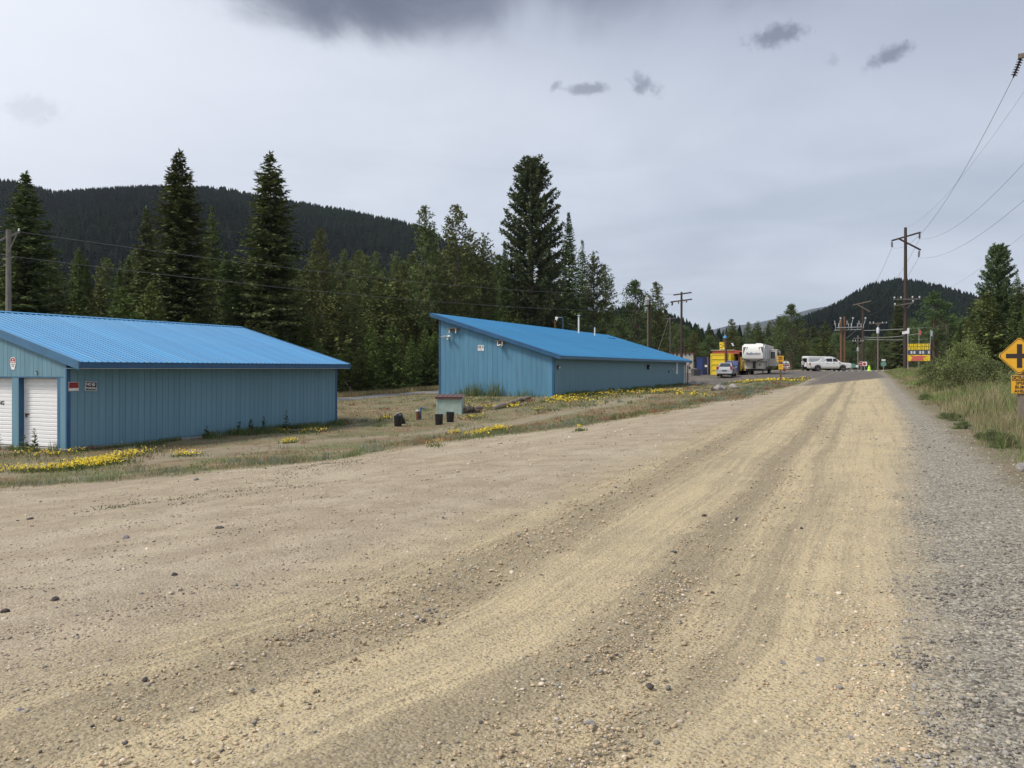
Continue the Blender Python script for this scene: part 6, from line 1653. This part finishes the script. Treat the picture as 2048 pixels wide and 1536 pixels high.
def rock(p, size, label, mt='rock', seed=0, group=None, name='boulder', sink=.25):
    g = np.random.default_rng(seed); bm = bmesh.new(); bmesh.ops.create_icosphere(bm, subdivisions=2, radius=1)
    dirs = g.normal(0, 1, (7, 3)); dirs /= np.linalg.norm(dirs, axis=1)[:, None]; lv = g.uniform(.55, .9, 7)
    for v in bm.verts:
        c = np.array(v.co)
        for d_, l_ in zip(dirs, lv):
            m_ = c @ d_
            if m_ > l_: c = c - d_ * (m_ - l_)
        v.co = Vector(c * np.array(size) * (1 + g.normal(0, .03)))
    me = bpy.data.meshes.new(name); bm.to_mesh(me); bm.free(); me.materials.append(M[mt])
    return link_mesh(name, me, None, (p[0], p[1], p[2] + size[2] * (1 - 2 * sink) * .8), (0, 0, g.uniform(0, 6)), label=label, cat='rock', group=group)
rock(on_ground(1441, 52), (.55, .4, .32), 'dark jagged boulder with a pale face on the verge grass', 'rock_pale', 5)
rock(on_ground(1431, 52.4), (.30, .3, .30), 'small dark brown rock at the end of the jagged boulder', 'rock_dark', 8)
rock(on_ground(1468, 55), (.40, .34, .26), 'pale rounded boulder on the verge grass behind the jagged one', 'rock', 6)
rock(on_ground(2046, 13.4), (.14, .12, .10), 'pale rock at the grass edge of the grey shoulder', 'rock', 9)
rock(on_ground(1386, 84), (.8, .5, .35), 'pale stone heap at the far corner of the long shed', 'rock', 12)

# ---------------------------------------------------------------- ground cover
def vnoise(x, y, sc, seed=0):
    """smooth value noise in metres"""
    x = np.asarray(x) / sc; y = np.asarray(y) / sc
    g = np.random.default_rng(seed); tab = g.uniform(0, 1, (256, 256))
    xi, yi = np.floor(x).astype(int), np.floor(y).astype(int); fx, fy = x - xi, y - yi
    fx = fx * fx * (3 - 2 * fx); fy = fy * fy * (3 - 2 * fy)
    T = lambda a, b: tab[a % 256, b % 256]
    return (T(xi, yi) * (1 - fx) + T(xi + 1, yi) * fx) * (1 - fy) + (T(xi, yi + 1) * (1 - fx) + T(xi + 1, yi + 1) * fx) * fy
def ground_at(px, py):
    """where the ground shows at a photo pixel"""
    Y = np.concatenate([np.arange(2.5, 60, .05), np.arange(60, 160, .2)]); X = (px - CXP) / FPX * Y
    row = HOR - FPX * (ground_st(*st(X, Y)) - CAMZ) / Y
    k = int(np.argmax(row <= py)); return float(X[k]), float(Y[k])
def blade_mesh(name, x, y, h, w, col, lean=.35, tipcol=None, seed=1, zoff=0.0):
    g = np.random.default_rng(seed); n = len(x)
    z = ground_st(*st(x, y)) - .015 + zoff
    a = g.uniform(0, 6.283, n); b = g.uniform(0, 6.283, n); l = h * lean * g.uniform(.1, 1.2, n)
    sx, sy = np.cos(a) * w / 2, np.sin(a) * w / 2; lx, ly = np.cos(b) * l, np.sin(b) * l
    v = np.zeros((n, 5, 3))
    v[:, 0] = np.stack([x - sx, y - sy, z], 1); v[:, 1] = np.stack([x + sx, y + sy, z], 1)
    m = .55
    v[:, 2] = np.stack([x - sx * .75 + lx * .3, y - sy * .75 + ly * .3, z + h * m], 1); v[:, 3] = np.stack([x + sx * .75 + lx * .3, y + sy * .75 + ly * .3, z + h * m], 1)
    v[:, 4] = np.stack([x + lx, y + ly, z + h * (1 - .12 * lean)], 1)
    k = np.arange(n)[:, None] * 5
    f = np.concatenate([k + np.array([[0, 1, 3]]), k + np.array([[0, 3, 2]]), k + np.array([[2, 3, 4]])], 1).reshape(-1)
    c = np.repeat(col[:, None], 5, 1)
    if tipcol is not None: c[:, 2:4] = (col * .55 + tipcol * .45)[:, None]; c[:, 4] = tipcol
    return np_mesh(name, v.reshape(-1, 3), f, 3, M['blades'], c.reshape(-1, 3))
def palette(g, n, cols, wts):
    """pick colours by weights (n x k) with variation"""
    w = wts / wts.sum(1, keepdims=True); r = g.uniform(0, 1, (n, 1)); k = (np.cumsum(w, 1) < r).sum(1).clip(0, len(cols) - 1)
    return np.array(cols)[k] * g.uniform(.72, 1.28, (n, 1))
def in_building(x, y, F, L, W, m=.05):
    dx, dy = x - F.A.x, y - F.A.y; a = dx * F.d.x + dy * F.d.y; b = dx * F.n.x + dy * F.n.y
    return (a > -m - .1) & (a < L + m) & (b > -m) & (b < W + m)
def blocked(x, y):
    s, t = st(x, y)
    return in_building(x, y, F1, L1, W1) | in_building(x, y, F2, L2, W2) | (asph_field(s, t) > .1) | (np.abs(t - 37) < 2.75)
gg = np.random.default_rng(99)
# --- low dry grass, sorrel and sage on the left verge
n = 520000
s = gg.uniform(8, 132, n); t = gg.uniform(3.8, 34.3, n); x, y = xy(s, t); d = np.hypot(x, y)
keep = (gg.uniform(0, 1, n) < np.clip(26 / d, 0, 1) ** 1.1) & (np.abs(x / np.maximum(y, .1)) < .68) & (t > lot_edge(s) - .5 + .9 * (vnoise(x, y, 1.1, 5) - .5)) & ~blocked(x, y)
trk = 1.3 - np.abs(t - np.interp(s, [10, 22.7, 35.5, 60], [20, 17.0, 12.4, 10.5])) - np.maximum(0, s - 46) * .3
keep &= (trk < 0) | (gg.uniform(0, 1, n) < .10)
patch = vnoise(x, y, 2.2, 1) * .6 + vnoise(x, y, .7, 2) * .4
keep &= gg.uniform(0, 1, n) < np.clip((patch - .28) * 3.2, .06, 1)
s, t, x, y, d, patch = (q[keep] for q in (s, t, x, y, d, patch)); n = len(x)
rust, sage, grn = vnoise(x, y, 3.5, 11), vnoise(x, y, 1.8, 12), vnoise(x, y, 2.6, 13)
edge = np.exp(-((t - lot_edge(s) - .8) / 1.0) ** 2)
W_ = np.stack([np.full(n, .75), 2.2 * np.clip(rust - .55, 0, 1) * 3, (.25 + edge * 1.1) * np.clip(sage - .25, 0, 1) * 2.0, (3.2 + 3 * _ss(40, 60, s)) * np.clip(grn - .38, 0, 1) * 3], 1) + .04
col = palette(gg, n, [(.34, .265, .155), (.28, .135, .07), (.225, .24, .165), (.18, .21, .075)], W_)
hgt = gg.uniform(.04, .12, n) * (1 + .8 * edge * sage) * (.5 + .9 * patch) * np.clip(1.2 - .008 * d, .5, 1)
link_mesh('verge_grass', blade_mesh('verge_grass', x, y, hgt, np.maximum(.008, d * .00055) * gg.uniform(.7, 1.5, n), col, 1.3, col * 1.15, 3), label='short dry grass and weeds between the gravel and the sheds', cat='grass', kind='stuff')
# --- tufts: sage, green and rusty clumps that break up the verge
tx, ty, th_, tcol, tw_ = [], [], [], [], []
for k in range(900):
    if k < 480: s0 = gg.uniform(9, 62); t0 = lot_edge(s0) + .35 + abs(gg.normal(0, .9))
    else: s0 = gg.uniform(12, 80); t0 = gg.uniform(float(lot_edge(s0)), 33)
    x0_, y0_ = xy(s0, t0)
    if abs(x0_ / max(y0_, .1)) > .66 or blocked(np.array([x0_]), np.array([y0_]))[0]: continue
    kind = gg.choice(4, p=[.42, .28, .18, .12]); m = int(gg.uniform(18, 50)); rr_ = gg.uniform(.08, .32)
    q = gg.normal(0, rr_ * .6, (m, 2)); tx.append(x0_ + q[:, 0] * 1.5); ty.append(y0_ + q[:, 1] * 1.5)
    th_.append(gg.uniform(.5, 1.1, m) * gg.uniform(.09, .26)); tcol.append(np.array([(.22, .245, .175), (.15, .19, .07), (.29, .14, .075), (.38, .30, .18)])[kind][None] * gg.uniform(.75, 1.25, (m, 1))); tw_.append(np.full(m, max(.009, y0_ * .0006)))
x, y, hgt, col, wd_ = np.concatenate(tx), np.concatenate(ty), np.concatenate(th_), np.concatenate(tcol), np.concatenate(tw_)
keep = ~blocked(x, y); x, y, hgt, col, wd_ = x[keep], y[keep], hgt[keep], col[keep], wd_[keep]
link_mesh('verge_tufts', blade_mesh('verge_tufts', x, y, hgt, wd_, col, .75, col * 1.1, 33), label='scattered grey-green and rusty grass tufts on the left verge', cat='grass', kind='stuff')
# --- tall grass of the right verge
n = 190000
s = gg.uniform(7, 128, n); t = -2.0 - 12 * gg.uniform(0, 1, n) ** 1.15; x, y = xy(s, t); d = np.hypot(x, y)
edge = vnoise(x, y, .9, 21) * .6 + vnoise(x, y, 2.5, 22) * .5
depth = -2.0 - t
keep = (gg.uniform(0, 1, n) < np.clip(22 / d, 0, 1)) & (depth > edge * 1.2 - .35) & (np.abs(x / np.maximum(y, .1)) < .70) & (asph_field(s, t) < -.1) & (y > 3)
clump = vnoise(x, y, .55, 23); keep &= gg.uniform(0, 1, n) < np.clip(.25 + clump * 1.1, 0, 1) * np.clip(.25 + depth * .8, 0, 1)
s, t, x, y, d, depth, clump = (q[keep] for q in (s, t, x, y, d, depth, clump)); n = len(x)
pg_ = vnoise(x, y, 4.5, 24) * .65 + vnoise(x, y, 1.6, 25) * .35
W_ = np.stack([np.clip(.66 - pg_, 0, 1) * 2.0, np.clip(pg_ - .28, 0, 1) * 3.0, np.full(n, .25)], 1)
col = palette(gg, n, [(.25, .205, .105), (.18, .25, .065), (.11, .165, .055)], W_)
tip = np.where(gg.uniform(0, 1, (n, 1)) < np.clip(1.25 - 1.3 * pg_, .15, .9)[:, None], np.array([[.40, .32, .20]]) * gg.uniform(.75, 1.2, (n, 1)), col * 1.25)
hgt = np.clip(.10 + depth * .28, .08, .80) * gg.uniform(.45, 1.15, n) * (.65 + .6 * clump) * np.clip(1.15 - .004 * d, .6, 1)
link_mesh('tall_grass', blade_mesh('tall_grass', x, y, hgt, np.maximum(.008, d * .0005) * gg.uniform(.7, 1.5, n), col, .55, tip, 4), label='tall green and straw coloured grass on the verge around the crossroads sign', cat='grass', kind='stuff')
# --- dry grass along the back road
n = 30000
s = gg.uniform(25, 125, n); t = np.where(gg.uniform(0, 1, n) < .75, gg.uniform(39.8, 43.2, n), gg.uniform(33.0, 34.2, n)); x, y = xy(s, t)
keep = ~in_building(x, y, F1, L1, W1, .2) & ~in_building(x, y, F2, L2, W2, .2); s, t, x, y = (q[keep] for q in (s, t, x, y)); n = len(x)
col = palette(gg, n, [(.40, .31, .16), (.27, .24, .11)], np.tile([[1.0, .4]], (n, 1)))
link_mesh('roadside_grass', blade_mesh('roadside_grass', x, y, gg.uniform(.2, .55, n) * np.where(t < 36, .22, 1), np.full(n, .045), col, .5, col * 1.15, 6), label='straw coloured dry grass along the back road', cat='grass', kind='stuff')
# --- flat green weeds coming up through the gravel lot
xs_, ys_, = [], []
for (px, py, wx, hy, m) in ((340, 1003, 120, 10, 600), (240, 1012, 60, 10, 300), (460, 985, 60, 8, 220), (600, 938, 70, 10, 700), (690, 925, 60, 6, 500), (580, 975, 90, 10, 300), (590, 915, 25, 8, 260), (1440, 800, 50, 8, 200)):
    cx, cy = ground_at(px, py); ry = max(.25, abs(ground_at(px, py - hy)[1] - cy)); rx = wx / FPX * cy
    xs_.append(cx + gg.normal(0, rx * .5, m) + 0); ys_.append(cy + gg.normal(0, ry * .5, m))
x, y = np.concatenate(xs_), np.concatenate(ys_); keep = vnoise(x, y, .35, 31) > .45; x, y = x[keep], y[keep]; n = len(x)
col = palette(gg, n, [(.10, .12, .06), (.16, .15, .08)], np.tile([[1.0, .6]], (n, 1)))
link_mesh('lot_weeds', blade_mesh('lot_weeds', x, y, gg.uniform(.015, .05, n), np.full(n, .02), col, 1.6, None, 7), label='flat grey-green weeds creeping over the gravel lot', cat='weeds', kind='stuff')
# --- yellow flower mats
FL = [(185, 930, 110, 20, 1.3), (195, 928, 90, 16, 1.3), (55, 943, 120, 8, 1.2), (120, 940, 80, 8, 1.1), (125, 908, 60, 16, .9), (255, 914, 60, 14, .9), (372, 912, 60, 7, 1.1), (215, 893, 70, 8, .3), (25, 912, 50, 14, .5),
      (570, 866, 60, 8, .35), (625, 864, 70, 8, .35), (580, 886, 34, 3, .8), (770, 837, 28, 5, .9), (945, 836, 50, 6, .9), (990, 862, 60, 8, .9), (955, 871, 50, 6, .7), (912, 868, 30, 6, .4), (870, 893, 30, 6, .35),
      (935, 803, 40, 5, .5), (975, 800, 40, 4, .8), (965, 818, 70, 7, .6), (1025, 814, 60, 6, .6), (1070, 808, 60, 5, .7), (1120, 800, 70, 6, .8), (1150, 796, 70, 7, .7), (1200, 792, 80, 7, .7), (1260, 787, 90, 6, .7), (1330, 784, 60, 5, .7), (1085, 822, 60, 5, .4), (1180, 812, 60, 4, .3),
      (1440, 766, 20, 2.5, .9), (1488, 766, 40, 4, .9), (1515, 763, 44, 4, .9), (1545, 760, 40, 3, .8), (1580, 757.5, 44, 3, .9), (1600, 756.5, 30, 2.5, .9), (1395, 752.5, 50, 2, .6), (1425, 753, 30, 2, .4), (1160, 862, 16, 3, .6), (300, 905, 60, 8, .3)]
fx, fy, fs, lx, ly = [], [], [], [], []
for (px, py, wx, hy, dn) in FL:
    cx, cy = ground_at(px, py); y2 = ground_at(px, py - hy / 2)[1]; ry = max(.22, abs(y2 - cy)) * (1 if cy < 34 else 1.7); rx = wx / FPX * cy / 2
    m = int(min(1800, 40 + 420 * rx * ry * dn * min(1.6, (22 / cy) ** 2.0)))
    q = gg.normal(0, .55, (m, 2)); q = q[(q ** 2).sum(1) < 1.4]; X_, Y_ = cx + q[:, 0] * rx, cy + q[:, 1] * ry
    k = vnoise(X_, Y_, .4 + max(0, cy - 22) * .028, 41) > (.70 if cy < 34 else .88) - .45 * dn; X_, Y_ = X_[k], Y_[k]
    fx.append(X_); fy.append(Y_); fs.append(np.full(len(X_), max(.019, cy * .0009)))
    q = gg.normal(0, .62, (int(m * 1.6), 2)); lx.append(cx + q[:, 0] * rx); ly.append(cy + q[:, 1] * ry)
x, y, fs = np.concatenate(fx), np.concatenate(fy), np.concatenate(fs)
keep = ~blocked(x, y); x, y, fs = x[keep], y[keep], fs[keep]; n = len(x)
z = ground_st(*st(x, y)) + gg.uniform(.06, .17, n)
v, c = [], []
for kk in range(2):
    an = gg.uniform(0, 6.28, n); tl = gg.normal(0, .45, (n, 2)); r = fs * gg.uniform(.6, 1.2, n)
    P4 = []
    for j in range(4):
        aa = an + j * math.pi / 2; ox, oy = np.cos(aa) * r, np.sin(aa) * r
        P4.append(np.stack([x + ox, y + oy, z + ox * tl[:, 0] + oy * tl[:, 1] + kk * .012], 1))
    v.append(np.stack(P4, 1))
v = np.concatenate(v); c = np.array([[.86, .74, .07]]) * gg.uniform(.75, 1.15, (len(v), 1)); c = np.repeat(c, 4, 0)
link_mesh('yellow_wildflowers', np_mesh('yellow_wildflowers', v.reshape(-1, 3), np.arange(len(v) * 4), 4, M['petals'], c), label='low mats of small bright yellow wildflowers along the gravel and the sheds', cat='flowers', kind='stuff')
x, y = np.concatenate(lx), np.concatenate(ly); keep = ~blocked(x, y); x, y = x[keep], y[keep]; n = len(x)
col = palette(gg, n, [(.10, .14, .035), (.17, .19, .05), (.07, .10, .035)], np.tile([[1, .7, .6]], (n, 1)))
link_mesh('flower_foliage', blade_mesh('flower_foliage', x, y, gg.uniform(.05, .15, n), np.maximum(.02, y * .0009), col, .8, None, 8), label='green leaves under the yellow wildflowers', cat='flowers', kind='stuff')
# --- green weeds along both walls
xs_, ys_, hs_ = [], [], []
for k in range(9000):
    a = gg.uniform(.1, L1 + .3); b = -abs(gg.normal(0, .5)) - .05; p = F1.A + F1.d * a + F1.n * b
    if vnoise(p.x, p.y, .8, 51) > .34 + .25 * abs(b): xs_.append(p.x); ys_.append(p.y); hs_.append(gg.uniform(.06, .30) * np.interp(a, [0, 3, 6, 13], [.45, .6, 1.2, .9]))
for k in range(5200):
    a = gg.uniform(0, L2); b = -abs(gg.normal(0, .35)) - .05; p = F2.A + F2.d * a + F2.n * b
    if vnoise(p.x, p.y, 1.2, 52) > .45: xs_.append(p.x); ys_.append(p.y); hs_.append(gg.uniform(.08, .40))
for yc, m, hh in ((6.2, 60, .45), (5.5, 70, .9), (5.1, 100, 1.0), (4.7, 40, .6), (3.8, 100, 1.05), (3.3, 30, .5), (2.4, 30, .45), (1.7, 60, .6), (.9, 30, .35)):
    for k in range(m):
        b = yc + gg.normal(0, .3); a = -.12 - abs(gg.normal(0, .35)); p = F2.A + F2.d * a + F2.n * b; xs_.append(p.x); ys_.append(p.y); hs_.append(hh * gg.uniform(.35, 1.1))
for k in range(900):
    b = gg.uniform(.0, 3.2); a = -.16 - abs(gg.normal(0, .22)); p = F1.A + F1.d * a + F1.n * b
    if vnoise(p.x, p.y, .5, 53) > .45: xs_.append(p.x); ys_.append(p.y); hs_.append(gg.uniform(.08, .32) * (1.5 if b < .5 else .8))
x, y, hgt = np.array(xs_), np.array(ys_), np.array(hs_); n = len(x)
col = palette(gg, n, [(.095, .15, .05), (.14, .19, .065), (.22, .19, .10)], np.tile([[1, .7, .2]], (n, 1)))
link_mesh('wall_weeds', blade_mesh('wall_weeds', x, y, hgt, np.maximum(.012, y * .00055), col, .3, None, 9), label='green weeds growing along the foot of the shed walls', cat='weeds', kind='stuff')
# --- single tall leafy weeds against the storage shed
def weed(p, h, label, group, seed):
    g = np.random.default_rng(seed); o = empty('tall_weed', p, g.uniform(0, 6), label=label, cat='weed', group=group)
    a = MB(); top = (g.normal(0, .03), g.normal(0, .03), h); a.tube([(0, 0, -.05), (g.normal(0, .02), g.normal(0, .02), h * .5), top], [.010, .007, .004], 5); a.build('stem', M['bark_pine'], o)
    m = 46; f = g.uniform(.08, 1, m); an = g.uniform(0, 6.28, m); b = np.stack([f * top[0], f * top[1], f * h], 1)
    d = unit(np.stack([np.cos(an), np.sin(an), g.uniform(.1, .9, m)], 1)); ln = (.20 - .13 * f) * g.uniform(.7, 1.3, m)
    v = sprays(b, d, g.normal(0, .3, (m, 3)) + np.array([0, 0, 1]), ln, ln * .42, g); c = np.array([[.075, .12, .04]]) * g.uniform(.7, 1.4, (m, 1))
    link_mesh('leaves', finish([v], [c], 'leaves', M['leaves']), o)
for k, (px, h) in enumerate(((415, .42), (478, .46), (499, .55), (505, .5), (530, .62), (573, .78))):
    a = F1.x_at(px, -.45); p = F1.A + F1.d * a - F1.n * .45; p.z = gz(p.x, p.y); weed(p, h, 'tall leafy weed growing against the storage shed wall' if k < 5 else 'tallest leafy weed against the storage shed wall', 'weeds against the shed wall' if k < 5 else None, 60 + k)
for k, b in enumerate((.9, 1.4, 2.6)):
    p = F1.A - F1.d * .35 + F1.n * b; p.z = gz(p.x, p.y); weed(p, .45 if k else .7, 'thin dry weed stalk in front of the roll-up doors', 'weed stalks before the roll-up doors', 80 + k)

# --- low leafy weeds where the shoulder meets the tall grass
for k, (px, py, h) in enumerate(((1888, 838, .22), (1908, 842, .26), (1925, 858, .24), (1990, 888, .32), (2010, 896, .30), (1964, 880, .2), (1850, 800, .3), (1842, 775, .35))):
    X_, Y_ = ground_at(px, py); plant('bush', 1, X_, Y_, h, 'low dark leafy weed at the edge of the grey shoulder', 'leafy weeds along the shoulder edge', name='leafy_weed', cat='weed', wide=1.15)

# ---------------------------------------------------------------- loose gravel
def stones(n_try, ymin, ymax, seed):
    g = np.random.default_rng(seed)
    Y = ymin * (ymax / ymin) ** g.uniform(0, 1, n_try); X = g.uniform(-.66, .66, n_try) * Y
    s, t = st(X, Y)
    le = lot_edge(s)
    keep = (t < le + .6) & (t > -2.7)
    sh = _ss(.2, -.6, t + .85 * _ss(2, 30, s) + .6 * (vnoise(X, Y, .5, 61) - .5))
    rowm = vnoise(t * 3.1, s * .35, 1.0, 62)
    dens = np.where(t > 3.6, .40, .34 + .5 * (rowm > .55)) * (.5 + vnoise(X, Y, .6, 63)) * (1 - sh) + sh * 1.15
    keep &= g.uniform(0, 1, n_try) < dens
    X, Y, s, t, sh = X[keep], Y[keep], s[keep], t[keep], sh[keep]; n = len(X)
    r = np.exp(g.normal(math.log(.0060), .42, n)); r = np.clip(r, .003, .018) * np.clip(.75 + Y * .05, .8, 1.9)
    r = np.where(sh > .5, np.clip(r * 1.15, .005, .022), r)
    ico = bmesh.new(); bmesh.ops.create_icosphere(ico, subdivisions=1, radius=1); iv = np.array([v.co for v in ico.verts]); fi = np.array([[v.index for v in f.verts] for f in ico.faces]); ico.free()
    m = len(iv)
    sc = np.stack([g.uniform(.75, 1.35, n), g.uniform(.7, 1.2, n), g.uniform(.42, .85, n)], 1) * r[:, None]
    v = iv[None] * (1 + g.normal(0, .22, (n, m, 1))) * sc[:, None]
    a = g.uniform(0, 6.283, n); ca, sa = np.cos(a)[:, None], np.sin(a)[:, None]
    vx = v[..., 0] * ca - v[..., 1] * sa; vy = v[..., 0] * sa + v[..., 1] * ca
    z = ground_st(s, t) + sc[:, 2] * g.uniform(-.25, .35, n)
    v = np.stack([vx + X[:, None], vy + Y[:, None], v[..., 2] + z[:, None]], -1)
    f = (fi[None] + (np.arange(n) * m)[:, None, None]).reshape(-1)
    dust = np.array([.43, .345, .215]); pale = np.array([.50, .44, .34]); grey = np.array([.225, .212, .185]); dark = np.array([.095, .087, .08]); pink = np.array([.36, .28, .215])
    k = g.uniform(0, 1, n); base = np.where((k < .62)[:, None], dust * 1.1, np.where((k < .88)[:, None], pale * 1.1, np.where((k < .975)[:, None], grey * 1.1, dark)))
    lotc = np.where((k < .55)[:, None], pink, np.where((k < .88)[:, None], pale * 1.1, np.where((k < .97)[:, None], grey, dark)))
    shc = np.where((k < .45)[:, None], grey * 1.1, np.where((k < .68)[:, None], np.array([.345, .325, .28]), np.where((k < .84)[:, None], dark * 1.3, pale * .85)))
    c = np.where((t > 3.9)[:, None], lotc, base); c = np.where((sh > .5)[:, None], shc, c) * g.uniform(.8, 1.2, (n, 1))
    return np_mesh('gravel', v.reshape(-1, 3), f, 3, M['stone_bits'], np.repeat(c, m, 0))
link_mesh('gravel', stones(84000, 2.6, 26, 5), label='loose gravel and small stones scattered over the road and lot', cat='gravel', kind='stuff')
ST = [(348, 1153, .030, 'rock_dark'), (1180, 1450, .022, 'rock'), (1640, 1322, .024, 'rock'), (1565, 1327, .018, 'rock'), (1300, 1380, .022, 'rock_dark'), (470, 1170, .02, 'rock'), (60, 1040, .04, 'rock_dark'), (250, 1078, .045, 'rock'), (110, 1200, .03, 'rock_dark'), (10, 1225, .026, 'rock_dark'), (290, 1362, .018, 'rock_dark'), (40, 1430, .02, 'rock'), (1408, 1033, .03, 'rock_dark'), (1700, 1485, .016, 'rock'), (440, 1058, .04, 'rock_dark'), (392, 961, .06, 'rock')]
for k, (px, py, r, mt) in enumerate(ST):
    X_, Y_ = ground_at(px, py)
    rock((X_, Y_, gz(X_, Y_)), (r * 1.3, r, r * .7), 'loose dark stone bigger than the gravel around it' if mt == 'rock_dark' else 'loose pale stone bigger than the gravel around it', mt, 200 + k, 'larger stones on the gravel', 'stone', .35)

# ---------------------------------------------------------------- haze: even thin air round everything
x0, x1, y0, y1 = XX.min() - 60, XX.max() + 60, YY.min() - 60, YY.max() + 60
a = MB(); a.span(x0, x1, y0, y1, -4.0, 700.0)
hz = bpy.data.materials.new('haze_air'); hz.use_nodes = True
hn_ = hz.node_tree.nodes; hn_.remove(hn_['Principled BSDF'])
pvol = hn_.new('ShaderNodeVolumePrincipled'); pvol.inputs['Density'].default_value = 4.2e-5; pvol.inputs['Color'].default_value = (.78, .86, 1, 1)
hz.node_tree.links.new(pvol.outputs[0], hn_['Material Output'].inputs['Volume'])
a.build('haze', hz, None, label='thin even haze in the air', cat='haze', kind='stuff')
